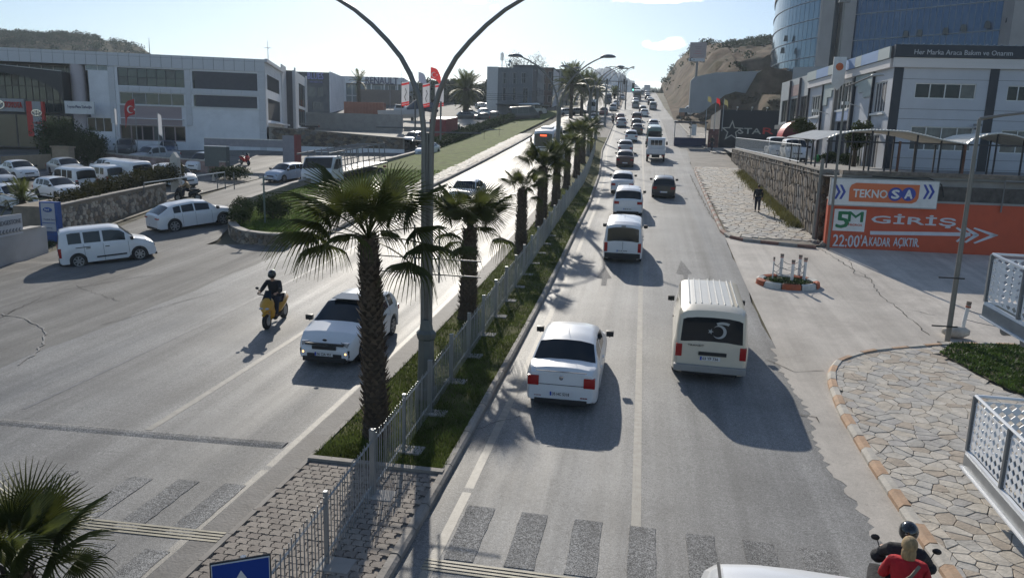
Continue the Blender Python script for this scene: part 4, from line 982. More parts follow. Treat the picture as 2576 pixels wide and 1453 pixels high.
far('minibus','white',1486,280,'blue-grey minibus stopped behind the lamp posts at the junction',front=True,g=G2)
far('sedan','silver',1541,277,'silver sedan waiting at the lights beside the far median, front of its lane',front=True,g=G2)
far('sedan','white',1549,266,'white sedan behind the silver sedan at the lights',front=True,g=G2)
far('minibus','grey',1528,259,'dark minibus beyond the lights, roof catching the sun',front=True,g=G2)
far('suv','silver',1563,250,'bright fronted suv alone beyond the lights in the inner lane',front=True,g=G2)
far('suv','white',1556,239,'white off-road car below the blue hill',front=True,g=G2)
far('sedan','white',1508,243,'white sedan with bright bonnet left of the dark minibus',front=True,g=G2)
far('hatch','white',1498,239,'small white hatchback farthest left in the distance of the left carriageway',front=True,g=G2)
# ---- left forecourt and service road
v=vehicle('small_van','white',-24.55,30.6,47,'white people carrier with black side mouldings turning off the forecourt',cat='car',plate='48 RK 904')
bb=at(228,668);
for s in (-1,1):
    put('side_moulding',MB().box(-.62,.62,-.012,.012,-.035,.035).mesh('side_moulding',BLACKP,bevel=.01),v,Matrix.Translation((.1,s*.865,.42)))
    put('sliding_rail',MB().box(-.3,.3,-.01,.01,-.018,.018).mesh('sliding_rail',BLACKP),v,Matrix.Translation((-1.0,s*.85,.92)))
put('tailgate_strip',MB().box(-.01,.02,-.55,.55,-.07,.07).mesh('tailgate_strip',BLACKP,bevel=.01),v,Matrix.Translation((-1.985,0,.72)))
vehicle('coupe_suv','white',-25.75,39.3,33,'white coupe-like suv with black rear light band, driving up the service road',cat='car',plate=None,lamps=(.34,.07))
G3='vehicles on the service road'
veh_front('hatch','lightblue',680,452,193,'pale blue hatchback facing the bridge outside the dealership gate',group=G3)
far('hatch','black',985,377,'black hatchback beside a pale estate car below the rubble wall',hd=5,g=G3)
far('suv','silver',1024,362,'silver estate car right of the black hatchback below the rubble wall',hd=185,front=True,g=G3)
far('sedan','white',1058,390,'white car half hidden by the tall lamp post on the service road',hd=185,front=True,g=G3)
p=at(1106,358,.0);truck(p.x,p.y+3.5,4,'red covered truck behind the forked lamp post on the service road',bed='red',L=7,W=2.3,group=G3)
far('high_van','dark',1241,302,'dark van seen from behind on the upper service road, left of a larger dark minivan',hd=-3,g=G3)
far('minibus','black',1281,300,'black minivan with bright roof beside the white panel van on the upper service road',hd=60,g=G3)
p=at(1338,290,.0);v=vehicle('van','white',p.x,p.y,75,'long white panel van parked side-on above the lawn with swoosh on its side',cat='van',det=0,group=G3,M=place_M(p.x,p.y,math.radians(75))@Matrix.Diagonal((1.25,1,1.25,1)))
G4='cars parked in front of the far showroom'
for x,y,c,l in ((1405,288,'silver','silver hatchback nose to the kerb right of the long white panel van'),(1432,287,'grey','grey hatchback between the long white van and the lamp posts'),(1262,268,'white','white car in the row below the pale office block'),(1216,272,'silver','silver car left of the dark van in the far row'),(1196,271,'white','white car beside the bushy palm in the far row')):
    far('hatch',c,x,y,l,hd=60,g=G4)
G5='cars parked in the dealership yard'
def yard(kind,color,x,y,hd,label,**kw):
    p=at(x,y);vehicle(kind,color,p.x,p.y,hd,label,group=G5,det=kw.pop('det',0),cat='van' if 'van' in kind else 'car',**kw)
yard('sedan','white',52,448,118,'white saloon at the far left of the yard with windscreen facing right',det=1)
yard('sedan','silver',168,440,118,'silver saloon half hidden by the round dark bush in the yard')
yard('sedan','white',30,520,112,'white saloon nearest the pylon sign, seen through its side windows',det=1)
yard('hatch','white',150,498,112,'white car with sloping rear glass between the near saloon and the estate van')
yard('high_van','white',185,478,292,'white people carrier with dark side glass in the middle of the yard')
yard('small_van','white',262,468,292,'white compact van behind the hedge, right of the people carrier')
yard('van','white',318,465,292,'larger white panel van with bright roof beside the compact van')
yard('hatch','white',275,438,292,'white estate with dark rear side window furthest back in the yard row')
yard('small_van','white',442,468,112,'white small van facing right beside the yard gate pillar',det=1)
yard('sedan','silver',-12,470,112,'silver car cut by the left edge of the picture')
p=at(388,412);vehicle('pickup','silver',p.x,p.y,197,'silver pickup truck with chrome bull bar in front of the showroom',cat='pickup truck',group=G5)
yard('suv','silver',243,385,150,'silver suv beside the round dark bush against the showroom')
yard('suv','dark',318,388,150,'dark suv parked under the showroom left of the flag pole')
yard('sedan','blue',425,388,150,'dark saloon parked in the shade under the showroom behind the pickup')
yard('small_van','white',520,428,190,'white van half hidden by the dark sign box')
# display yard between the verge and the far dealership
G6='cars crowded in front of the bushy date palm'
for x,y,k,c,l in ((1148,298,'suv','dark','dark suv at the left of the crowded yard by the bushy palm'),(1160,289,'hatch','silver','silver car with sunlit roof left of the bushy palm trunk'),(1192,300,'sedan','dark','dark car just right of the bushy palm trunk'),(1200,287,'hatch','white','small white car right behind the bushy palm trunk'),(1215,281,'sedan','grey','grey car at the right end of the crowded yard')):
    far(k,c,x,y,l,hd=70,g=G6)
p=at(1008,306);BO_=thing('motor_boat','white motor boat with blue tarpaulin on blocks before the far dealership','boat',M=Matrix.Translation((p.x,p.y,p.z))@Matrix.Rotation(math.radians(8),4,'Z'))
WB=mat('boat_hull',(.5,.52,.55),.35,var=.06)
mb=MB();rows=[(-4.2,1.2,.9,1.9),(-2,1.3,.75,2.0),(1,1.3,.7,2.1),(3,.9,.85,2.3),(4.6,.05,1.6,2.6)];vs=[]
for x,w_,zk,zg in rows: vs+=[(x,-w_,zg),(x,-w_*.75,(zk+zg)/2-.1),(x,0,zk-.1),(x,w_*.75,(zk+zg)/2-.1),(x,w_,zg)]
mb.add(vs,[(j*5+i,(j+1)*5+i,(j+1)*5+i+1,j*5+i+1) for j in range(4) for i in range(4)]+[(0,1,2,3,4),(0,4,9,5),(5,9,14,10),(10,14,19,15),(15,19,24,20)]);mb.build('hull',WB,BO_)
MB().prism([(-1.2,2.05),(1.3,2.1),(.7,3.1),(-.9,3.1)],-.85,.85,0,Matrix(((1,0,0,0),(0,0,1,0),(0,1,0,0),(0,0,0,1)))).build('cabin',WB,BO_,bevel=.04)
MB().box(-.8,.7,-.88,-.855,2.45,2.95).build('cabin_window',GLASS,BO_)
MB().tube([(1.2,0,2.3),(3,0,3.2),(6,0,2.7),(7,0,2.0)],[.4,1.0,.9,.3],8).build('tarpaulin',mat('tarpaulin_navy',(.04,.06,.1),.8,var=.15),BO_,smooth=50)
for x in (-2.5,0,2.2): MB().box(x-.2,x+.2,-.6,.6,-.2,.8).build('block',BLACKP,BO_)
p=at(918,290);t=thing('container','long rust orange container behind the yard wall','container',M=Matrix.Translation(p)@Matrix.Rotation(math.radians(8),4,'Z'));MB().box(-4.2,4.2,-1.2,1.2,.1,2.6).build('box',mat('container_orange',(.28,.09,.05),.7,var=.2),t,bevel=.03)
for k in range(12): piece('rib',t,mat('container_orange',(.28,.09,.05),.7,var=.2),-4+k*.7,-3.8+k*.7,-1.25,-1.2,.2,2.5)
# ================================================================ BUILDINGS, LEFT
PANEL=mat('facade_panel_grey',(.6,.605,.62),.5,var=.06,scale=.6,dirt=.2,dirtcol=(.2,.2,.21))
PANEL2=mat('facade_panel_white',(.78,.785,.8),.6,var=.07,scale=.8,dirt=.25,dirtcol=(.3,.3,.31))
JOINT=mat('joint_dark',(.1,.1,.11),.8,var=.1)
PINKW=mat('plaster_pinkish',(.38,.3,.3),.8,var=.12,scale=.8)
GREENGL=mat('greenish_glass',(.03,.055,.06),.08,var=.5,scale=.35,spec=.7)
FR=Fr(-45.2,84.6,5.0,71)
A=thing('showroom_building','long pale panelled showroom with two storeys of wide windows at the left',"building",M=FR.M)
z=lambda x,y:FR.px(x,y)
top=10.56
def rect(F,a_,b_):
    s0,z1=F.px(*a_);s1,z0=F.px(*b_);return (s0,s1,z0,z1)
W1=rect(FR,(293,167),(465,229));W2=rect(FR,(482,178),(648,238))
V1=rect(FR,(300,243),(465,286));V2=rect(FR,(486,252),(648,293))
G1=rect(FR,(300,316),(468,364));B1=rect(FR,(213,168),(276,193));B2=rect(FR,(219,312),(284,347))
W1=(W1[0],W1[1],6.95,8.95);W2=(W2[0],W2[1],6.9,8.9);V1=(V1[0],V1[1],4.85,6.2);V2=(V2[0],V2[1],4.85,6.2)
G1=(G1[0],G1[1],.7,2.5);B1=(B1[0],B1[1],8.5,9.15);B2=(B2[0],B2[1],1.6,3.2)
bandz=9.1
mb=MB();holes(mb,-19.6,0,-.6,bandz,[W1,W2,V1,V2,G1,B1,B2],0,.35);mb.build('wall',PANEL2,A)
MB().box(-34,0,.3,24,bandz+.02,top-.06).build('roof_block',CONC,A)
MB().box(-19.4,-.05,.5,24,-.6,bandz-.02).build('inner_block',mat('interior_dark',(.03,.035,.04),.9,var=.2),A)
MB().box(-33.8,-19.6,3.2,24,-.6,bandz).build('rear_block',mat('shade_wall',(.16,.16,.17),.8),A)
# parapet panels, cap strips, pilaster panels: one object each
x=-33.6
while x<-.4:
    piece('facade_panel',A,PANEL,x+.02,min(x+1.14,0)-.0,-.14,.28,bandz,top-.34);piece('cap_panel',A,PANEL,x+.02,min(x+1.14,0),-.15,.28,top-.32,top);x+=1.16
piece('joint_backing',A,JOINT,-33.6,-.01,-.10,.27,bandz+.01,top-.02)
for xa,xb in ((274,291),(465,481),(649,668)):
    s0=FR.px(xa,230)[0]+.03;s1=min(FR.px(xb,230)[0]-.03,0);zz=2.6 if xa<600 else -.5
    while zz<bandz-.1:
        piece('facade_panel',A,PANEL,s0,s1,-.13,-.0,zz+.02,min(zz+1.25,bandz-.02));zz+=1.27
x=V1[0]
while x<-.8:
    piece('facade_panel',A,PANEL,x,min(x+1.12,-.8),-.10,-.0,6.28,6.86);x+=1.14
window(A,*W1,7,2,.2,fm=JOINT,gm=GREENGL,fw=.07);window(A,*W2,7,2,.2,fm=JOINT,gm=GLASS,fw=.05)
window(A,*V1,5,1,.15,fm=PANEL,gm=GREENGL);window(A,*V2,5,1,.15,fm=PANEL,gm=GREENGL)
window(A,*G1,6,1,.25,fm=PINKW,gm=GLASS,fw=.12);window(A,*B1,2,1,.15,fm=WHITEM,gm=mat('bright_glass',(.25,.29,.3),.1,var=.3));window(A,*B2,3,1,.15,fm=PANEL2)
piece('sill',A,WHITEM,V1[0]-.1,-.8,-.12,0,4.72,4.84)
piece('spandrel',A,PINKW,V1[0],-9.62,-.04,0,3.3,4.7);piece('spandrel',A,PINKW,V1[0],-9.62,-.06,0,2.55,3.25)
piece('door_post',A,PANEL2,-9.25,-9.1,-.05,.05,-.3,3.2)
piece('canopy_edge',A,PANEL2,V1[0],-9.4,-.25,0,3.22,3.32)
# glimpses inside: standing figures of light curtain
for s in (-15.2,-13.4): piece('curtain',A,PANEL2,s,s+.5,.23,.24,7.0,8.2)
# round column and recessed windows under the roof band
MB().tube([(-20.9,.6,-.6),(-20.9,.6,bandz)],.78,20).build('round_column',mat('column_pink_grey',(.5,.45,.46),.6,var=.05),A,smooth=40)
window(A,-33.5,-21.9,8.2,9.08,9,1,3.1,fm=WHITEM,gm=mat('band_glass',(.12,.14,.15),.1,var=.4,scale=.6))
# entrance glass wall behind the black arched canopy
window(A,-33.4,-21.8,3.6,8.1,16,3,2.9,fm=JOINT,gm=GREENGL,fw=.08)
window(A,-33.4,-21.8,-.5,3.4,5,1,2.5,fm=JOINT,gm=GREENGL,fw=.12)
# black canopy with arched opening: deep fascia
mb=MB();n=22;s0,s1=-33.6,-21.75
top_l=FR.px(0,163)[1];top_r=FR.px(178,189)[1]
vs=[]
for i in range(n+1):
    s=s0+(s1-s0)*i/n;zt=top_l+(top_r-top_l)*i/n+.25
    u=(s-(-30.8))/(8.9);arch=5.0+2.9*math.sqrt(max(0,1-u*u)) if u>=-.35 else 6.9
    if s>-22.1: arch=4.6
    vs+=[(s,-1.6,zt),(s,-1.6,min(arch,zt-.12)),(s,.6,zt),(s,.6,min(arch,zt-.12))]
fs=[]
for i in range(n):
    o=4*i;fs+=[(o+1,o+5,o+4,o),(o+2,o+6,o+7,o+3),(o,o+4,o+6,o+2),(o+1,o+3,o+7,o+5)]
fs+=[(0,2,3,1),(4*n+1,4*n+3,4*n+2,4*n)]
mb.add(vs,fs);mb.build('arched_canopy',mat('black_panel',(.016,.02,.026),.4,var=.05),A)
MB().tube([(s0,-1.62,top_l+.27),(s1,-1.62,top_r+.27)],.035,6).build('canopy_trim',WHITEM,A)
# shop signs
def emblem_rings(parent,M_,s,m=CHROME):
    for rx,rz,ox,oz in ((.5,.34,0,0),(.15,.32,0,.0),(.34,.13,0,.16)):
        n=28;pts=[(ox*s+rx*s*math.cos(2*math.pi*k/n),0,oz*s+rz*s*math.sin(2*math.pi*k/n)) for k in range(n+1)]
        MB().tube(pts,.05*s,6,caps=False).build('emblem_ring',m,parent,smooth=60).matrix_local=M_
def signbox(F,px0,px1,name,label,m,th=.35,off=-1.0,parts=None,base=0):
    s0,z1=F.px(*px0);s1,z0=F.px(*px1);t=thing(name,label,'sign',M=F.M@Matrix.Translation(((s0+s1)/2,off,z0)))
    w_=(s1-s0)/2;MB().box(-w_,w_,0,th,0,z1-z0).build('board',m,t,bevel=.03);return t,w_*2,z1-z0
t,w_,h_=signbox(FR,(-14,249),(87,284),'shop_sign','grey sign box with chrome oval emblem and red word TOYOTA over the entrance',mat('sign_grey',(.33,.34,.35),.5),.5,-2.4)
emblem_rings(t,Matrix.Translation((-w_/2+1.35,-.06,h_*.52)),1.5)
text(t,'TOYOTA',-w_/2+2.15,-.01,h_*.3,w_-2.3,h_*.45,RED,depth=.12,bold=.01)
t,w_,h_=signbox(FR,(102,259),(151,345),'totem_sign','red and grey totem sign with chrome oval emblem beside the entrance',RED,.5,-3.6)
MB().box(-w_*.14,w_*.36,-.04,0,h_*.0,h_).build('face',mat('sign_grey',(.33,.34,.35),.5),t)
emblem_rings(t,Matrix.Translation((w_*.11,-.1,h_*.68)),1.0)
text(t,'TOYOTA',-w_*.08,-.05,h_*.36,w_*.38,h_*.06,RED,depth=.02,bold=.02)
t,w_,h_=signbox(FR,(179,256),(254,290),'shop_sign','small white sign reading Toyota Plaza Turkoglu between totem and round column',WHITEM,.3,-1.9)
text(t,'Toyota Plaza Türkoğlu',-w_*.42,-.01,h_*.4,w_*.84,h_*.3,mat('navy_ink',(.03,.04,.14),.5,var=0),depth=.03)
for o in list(bpy.data.objects):
    if o.get('label')=='small white sign reading Toyota Plaza Turkoglu between totem and round column': o['label']='small white sign lettered Toyota Plaza between the red totem and the round column'
# lightning rods
for x,y0,y1,l in ((375,133,98,'thin rod on the showroom roof in front of the hill'),(685,152,105,'lightning rod with small cross bars on the right end of the showroom roof')):
    p0=FR.px(min(x,664),y0);t=thing('lightning_rod',l,'mast',M=FR.M@Matrix.Translation((p0[0],3 if x>600 else .2,top-.06)))
    h=2.6 if x>600 else 1.9;MB().tube([(0,0,0),(0,0,h)],[.05,.02],6).build('rod',STEEL,t)
    if x>600: MB().box(-.4,.4,-.02,.02,1.7,1.75).box(-.02,.02,-.4,.4,1.68,1.73).build('cross_bar',STEEL,t)
# right return of the showroom and the lower middle wing
FS=Fr(-45.2,84.6,5.0,-19)
Bt=thing('showroom_wing','narrow side wing of the showroom with tall panel pillars above the rubble wall','building',M=FS.M)
mb=MB();ws=[(1.4,11.3,7.2,9.0),(22.2,30.2,6.3,9.6),(1.5,11.5,3.6,6.2),(21.5,29.8,3.4,5.9)]
holes(mb,.02,17.5,-.5,top-.3,ws[:1]+ws[2:3],0,.3);mb.build('wall',PANEL2,Bt)
mb=MB();holes(mb,17.5,31.5,2,top+.4,[ws[1],ws[3]],-1.2,-.9);mb.build('wall',PANEL,Bt)
MB().box(.05,31.4,.32,8,2,top-.32).box(17.5,31.5,-.9,.31,2,top+.35).build('inner_block',JOINT,Bt)
MB().box(0,14,-.3,0,top-.28,top+.1).build('roof_edge',PANEL,Bt)
for i,w_ in enumerate(ws): window(Bt,*w_,3,1,.1 if i in(0,2) else -1.1,fm=JOINT,gm=GLASS if i%2==0 else GREENGL)
for s in (13,17.3,31.2):
    zz=2.2
    while zz<top-.2: piece('facade_panel',Bt,PANEL,s-.1,s+ (4.0 if s==13 else .5),-.15 if s<17 else -1.35,-.0 if s<17 else -1.2,zz,zz+1.5);zz+=1.52
MB().box(1.5,14,-.9,0,3.2,3.32).box(20,31,-2.2,-1.2,3.0,3.12).build('awning',PANEL2,Bt)
# ---- rubble retaining wall and the upper yard
def stone_wall(parent,s0,s1,zb,zt,sx,sz,nmax,mats=WSTONES,d=.07,gap=.03,slant=0,out=-1):
    pts=[(x,y) for x,y in scatter(s0,s1,min(zb(s0),zb(s1))-.2,max(zt(s0),zt(s1))+.2,sx,sz)]
    cs=vor(pts,gap,1,sx/sz*.8,max(sx,sz)*1.5);far=MB();cnt=0
    cs.sort(key=lambda c:-c[0][0] if parent.get('rev') else c[0][0])
    for (cx,cz),poly in cs:
        if not(s0<cx<s1 and zb(cx)<cz<zt(cx)): continue
        poly=[(min(max(x+slant*(z_-cz),s0),s1),min(max(z_,zb(x)),zt(x)-.02)) for x,z_ in poly]
        k=R.randrange(len(mats));dd=d*R.uniform(.6,1.3)
        m=MB().prism(poly,0,dd,bev=dd*.35);m.v=[(x,out*z_,y) for x,y,z_ in m.v]
        m.f=[f[::-1] for f in m.f] if out<0 else m.f
        m.f=[f[::-1] for f in m.f]
        if cnt<nmax: m.build('stone',mats[k],parent)
        else: far.add(m.v,m.f,k)
        cnt+=1
    if far.v: far.build('stone',mats,parent,kind='stuff')
FW=Fr(-45.0,84.7,0,84)
RW=thing('rubble_wall','dark rubble stone retaining wall below the upper yard, right of the showroom','wall',M=FW.M)
ztp=lambda s:7.75-.055*s;zbt=lambda s:6.2-.03*s
mb=MB();n=10
for i in range(n):
    a_,b_=16.5*i/n,16.5*(i+1)/n
    mb.add([(a_,0,4.3),(b_,0,4.3),(b_,0,ztp(b_)),(a_,0,ztp(a_)),(a_,.5,4.3),(b_,.5,4.3),(b_,.5,ztp(b_)),(a_,.5,ztp(a_))],[(0,1,2,3),(5,4,7,6),(3,2,6,7)])
mb.build('core',MORTAR,RW)
stone_wall(RW,.3,16.4,lambda s:5.6-.02*s,ztp,.62,.3,230,d=.1)
MB().box(-.2,16.6,-.25,-.0,4.3,5.6).build('plinth',PANEL2,RW)
mb=MB()
for i in range(12):
    a_,b_=16.6*i/12,16.6*(i+1)/12-.02;mb.add([(a_,-.12,ztp(a_)),(b_,-.12,ztp(b_)),(b_,.4,ztp(b_)),(a_,.4,ztp(a_)),(a_,-.12,ztp(a_)+.08),(b_,-.12,ztp(b_)+.08),(b_,.4,ztp(b_)+.08),(a_,.4,ztp(a_)+.08)],[(0,1,5,4),(4,5,6,7),(1,2,6,5),(3,0,4,7)])
mb.build('coping',KERBM,RW)
# upper yard floor
def yardz(x,y):
    e=84.7+(x+45)*.105
    base=7.7-.055*(x+45)
    k=min(1,max(0,(y-e)/40));return base*(1-k)+ (T(x,y)+.25)*k
mb=MB();vs=[];xs=frange(-66,-28.6,2.5);ys=frange(84,150,3)
for y in ys:
    for x in xs: vs.append((x,max(y,84.9+(x+45)*.105),yardz(x,max(y,84.9+(x+45)*.105))))
k=len(xs);mb.add(vs,[(j*k+i,j*k+i+1,(j+1)*k+i+1,(j+1)*k+i) for j in range(len(ys)-1) for i in range(k-1)])
struct('upper_yard',mb,mat('yard_paving',(.27,.25,.22),.85,var=.2,scale=1.2,bump=.6,world=True,dirt=.6,dirtcol=(.14,.14,.08)))
FL=Fr(-56,113.5,0,79)
LW=thing('yard_wall','long low grey wall behind the white crew cab pickup in the upper yard','wall',M=FL.M)
z0=FL.px(760,328)[1]-.6;s0,z1=FL.px(752,281);s1,z2=FL.px(1013,288)
MB().box(s0,s1,0,.3,z0-.5,z2-.1).build('wall',CONC,LW);MB().box(s0-8,s0,0.02,.28,z0-.5,z1+.4).build('wall_end',mat('dark_wall',(.12,.12,.13),.8),LW)
MB().box(s1,s1+24,1,1.3,z0-1,z2-1.9).build('low_wall',CONC,LW)
p=Vector((-52.3,108.,0));p.z=yardz(p.x,p.y)
Mp=Matrix.Translation(p)@Matrix.Rotation(math.radians(90+108),4,'Z')
truckroot=truck(p.x,p.y,259,'white crew cab flatbed pickup parked against the long grey yard wall',bed='flat',L=5.8,W=1.9);truckroot.matrix_world=Mp
# cars row of the sales yard behind, showroom of the far dealer
FB=Fr(-66.8,157.5,12.3,80)
Bb=thing('shop_building','dark grey two storey shop with lettering BLUES on its upper wall','building',M=FB.M)
w0=-FB.px(735,180)[0];r_=FB.px(830,183);H_=r_[1]
DK=mat('dark_grey_cladding',(.075,.082,.095),.5,var=.1)
sA=FB.px(735,180)[0];sB=FB.px(828,183)[0];wz=[(sA+2.0,sA+3.2,.4,2.4),(sA+.8,sB-3.2,3.3,5.4),(sB-2.6,sB-1.4,3.3,5.3),(sA+4.2,sB-1.6,.5,2.2)]
wz=[w_ for w_ in wz if w_[1]>w_[0]]
mb=MB();holes(mb,sA-6,sB,-.5,H_,wz,0,.3);mb.build('wall',DK,Bb);MB().box(sA-6,sB-.05,.35,14,-.5,H_-.05).build('inner_block',JOINT,Bb)
MB().box(sB,sB+.2,-.1,14,-.5,H_+.2).build('side_wall',PANEL2,Bb)
for w_ in wz: window(Bb,*w_,3,1,.15,fm=DK,gm=mat('curtained_glass',(.14,.15,.15),.2,var=.6,scale=.5))
BL=mat('sign_violet_blue',(.3,.3,.62),.5,var=.05)
tx=FB.px(774,199);tx2=FB.px(813,184);text(Bb,'BLUES',tx[0],-.02,tx[1],tx2[0]-tx[0],tx2[1]-tx[1],BL,depth=.12,bold=.01)
tx=FB.px(774,207);text(Bb,'MOBİLYA',tx[0]+.5,-.02,tx[1]-.1,(tx2[0]-tx[0])*.8,.45,BL,depth=.06)
FQ=Fr(-64,191,15.4,80)
Rn=thing('dealer_building','far white dealership hall with RENAULT lettering on its roof band','building',M=FQ.M)
sA=FQ.px(846,189)[0];sB=FQ.px(1012,196)[0];H_=FQ.px(1012,196)[1];zb=FQ.px(1003,213)[1]
MB().box(sA,sB,0,20,zb,H_).build('roof_band',PANEL2,Rn);MB().box(sA,sB,.9,.95,zb-.25,zb).build('soffit',JOINT,Rn)
MB().box(sB,sB+.3,0,22,-.5,H_).build('side_wall',PANEL,Rn);MB().box(sA,sB-.1,6,20,-.5,zb).build('inner_block',JOINT,Rn)
window(Rn,sA,sB,-.4,zb-.1,9,2,1.0,fm=PANEL,gm=mat('hall_glass',(.16,.2,.22),.12,var=.5,scale=.25),fw=.2)
for k in range(5): MB().box(sA+2+k*3.4,sA+2.35+k*3.4,.4,.8,-.4,zb).build('column',PANEL2,Rn)
a0=FQ.px(920,212);a1=FQ.px(1001,195);text(Rn,'RENAULT',a0[0],-.05,a0[1]+.15,a1[0]-a0[0],(a1[1]-a0[1])*.86,mat('letter_grey_violet',(.12,.12,.19),.5,var=.0),depth=.2,bold=.012)
FX=Fr(FQ.w(sB,0,0).x,FQ.w(sB,0,0).y,15.4,-10)
Sx=thing('roadside_restaurant','low brown restaurant with white scalloped awning right of the far dealership','building',M=FX.M)
MB().box(0,9,-.1,12,-.5,4.2).build('wall',mat('brown_wall',(.17,.13,.11),.8,var=.2),Sx)
for k in range(9): MB().prism([(.1+k*.95,3.1),(.1+k*.95+.8,3.1),(.1+k*.95+.4,2.7)][::1],.0,.1).build('awning_scallop',WHITEM,Sx).matrix_local=Matrix(((1,0,0,0),(0,0,-1,-.3),(0,1,0,1.2),(0,0,0,1)))
MB().box(1,8,-.5,-.2,1.6,1.72).build('rail',WHITEM,Sx)
# ---- office block, then the row of narrow houses along the left carriageway
FO=Fr(-30.4,165,13.0,90)
Ob=thing('office_block','bluish grey clad office block with pale blank end wall and roof antennas','building',M=FO.M)
CL=mat('cladding_blue_grey',(.13,.145,.165),.5,var=.15,scale=1.5);h_=10.2
MB().box(-5.1,-2.65,0,12,-.8,h_).build('end_wall',mat('pale_render',(.55,.56,.56),.8,var=.08),Ob)
wl=[(-1.6,-.7,6.6,9.0),(.6,1.5,6.6,9.0),(2.6,3.5,6.8,9.0),(-1.6,-.7,3.0,5.8),(.6,1.5,3.0,5.8),(3.0,4.2,2.6,5.8)]
mb=MB();holes(mb,-2.65,5.0,-.8,h_-.1,wl,.1,.4);mb.build('wall',CL,Ob);MB().box(-2.6,4.95,.45,12,-.8,h_-.2).build('inner_block',JOINT,Ob)
for w_ in wl: window(Ob,*w_,1,2,.25,fm=PANEL,gm=GLASS)
for k in range(14): piece('cladding_strip',Ob,CL,-2.6+k*.55,-2.42+k*.55,.02,.1,2.3,h_-.2) if k%4!=1 else None
MB().box(-2.4,9,-3,.0,2.0,2.15).build('canopy',DK,Ob)
MB().tube([(-2.0,1,h_-.1),(-2.0,1,h_+3.2)],.09,6).build('antenna_mast',STEEL,Ob)
for q in (-.25,0,.25): MB().box(-2.08+q,-1.92+q,.8,.95,h_+1.4,h_+3.0).build('antenna_panel',STEEL,Ob)
MB().tube([(-.3,1,h_-.1),(-.3,1,h_+1.6)],.06,6).build('antenna_mast',STEEL,Ob)
for q in (.5,1.2): MB().ell((-.3+.3*(q-.8),.8,h_+q),(.35,.12,.3),10).build('antenna_dish',STEEL,Ob,smooth=60)
HW=[mat('house_%d'%i,c,.8,var=.15,scale=.6) for i,c in enumerate(((.1,.11,.12),(.13,.09,.08),(.3,.3,.3),(.08,.09,.1),(.2,.17,.16),(.12,.13,.14)))]
hx=[(1296,166,1352,282,172,'narrow dark house directly behind the pale office block'),(1352,172,1392,262,196,'dark house with pale window column, second behind the office block'),(1392,176,1420,250,222,'brown and white striped house in the middle of the row'),(1420,183,1450,242,248,'dark green house in the row right of the striped one'),(1450,190,1470,238,278,'small brown house near the end of the row'),(1470,198,1492,236,315,'last small house of the row behind the tall palms')]
for i,(xa,yt,xb,yb,Y_,l) in enumerate(hx):
    pa=zat(xa,yt,Y_);pb=zat(xb,yt,Y_);g=T(pa.x,Y_)
    F_=Fr(pb.x,Y_,g,90);wd=pb.x-pa.x+.5;hh=max(5.0,pa.z-g)
    t=thing('terraced_house',l,'house',M=F_.M,group='row of houses along the left carriageway')
    ls=[(-wd+.3+q*wd/3,-wd+.3+q*wd/3+wd*.18,1.2+3*f,2.9+3*f) for q in range(3) for f in range(int(hh//3))]
    mb=MB();holes(mb,-wd,0,-1,hh,ls,0,.3);mb.build('wall',HW[i],t);MB().box(-wd+.05,-.35,.35,12,-1,hh-.1).build('inner_block',JOINT,t)
    for w_ in ls: window(t,*w_,1,1,.15,fm=PANEL if i%2 else DK)
    # side facing the road: floors of windows and pale strip
    mb=MB();ls2=[(1+q*2.6,2.2+q*2.6,1.2+3*f,2.9+3*f) for q in range(4) for f in range(int(hh//3))]
    sd=MB()
    holes(sd,0,12,-1,hh,ls2,0,.3);sd.v=[(-y,x,z_) for x,y,z_ in sd.v];sd.build('side_wall',HW[(i+2)%6] if i%2==0 else PANEL2,t)
    for w_ in ls2:
        q=MB().box(w_[0],w_[1],.15,.2,w_[2],w_[3]);q.v=[(-y,x,z_) for x,y,z_ in q.v];q.build('side_window',GLASS,t)
    MB().box(-wd-.2,.15,-.2,12.1,hh,hh+.2).build('roof',JOINT,t)
# ================================================================ BUILDINGS, RIGHT
# stone retaining wall along the second pavement
FT=Fr(9.15,41.6,0,0)
SW=thing('stone_wall','tall stone retaining wall of narrow upright slabs beside the right pavement','wall',M=FT.M)
wt=lambda s:5.65+.0265*s;wb=lambda s:T(9,41.6+s)+.0
mb=MB();n=24
for i in range(n):
    a_,b_=42.*i/n,42.*(i+1)/n
    mb.add([(a_,0,wb(a_)-.3),(b_,0,wb(b_)-.3),(b_,0,wt(b_)),(a_,0,wt(a_)),(a_,-.6,wb(a_)-.3),(b_,-.6,wb(b_)-.3),(b_,-.6,wt(b_)),(a_,-.6,wt(a_))],[(0,1,2,3),(5,4,7,6),(3,2,6,7),(0,3,7,4)])
mb.build('core',MORTAR,SW)
stone_wall(SW,.05,42,wb,wt,.30,.62,300,d=.09,gap=.035,slant=.35,out=1)
mb=MB()
for i in range(28):
    a_,b_=42*i/28,42*(i+1)/28-.01;mb.add([(a_,.12,wt(a_)),(b_,.12,wt(b_)),(b_,-.5,wt(b_)),(a_,-.5,wt(a_)),(a_,.12,wt(a_)+.09),(b_,.12,wt(b_)+.09),(b_,-.5,wt(b_)+.09),(a_,-.5,wt(a_)+.09)],[(0,1,5,4),(4,5,6,7),(1,2,6,5),(3,0,4,7)])
mb.build('coping',KERBM,SW)
FY=Fr(9.15,41.45,0,89)
SE=thing('stone_wall_end','dark return of the stone wall beside the white advertising board','wall',M=FY.M)
MB().box(0,.95,.12,.7,1.2,5.6).build('core',MORTAR,SE);stone_wall(SE,.03,.92,lambda s:1.7,lambda s:5.6,.26,.26,60,d=.1,gap=.03)
MB().box(.95,1.6,.3,.8,1.2,5.5).build('pier',CONC,SE)
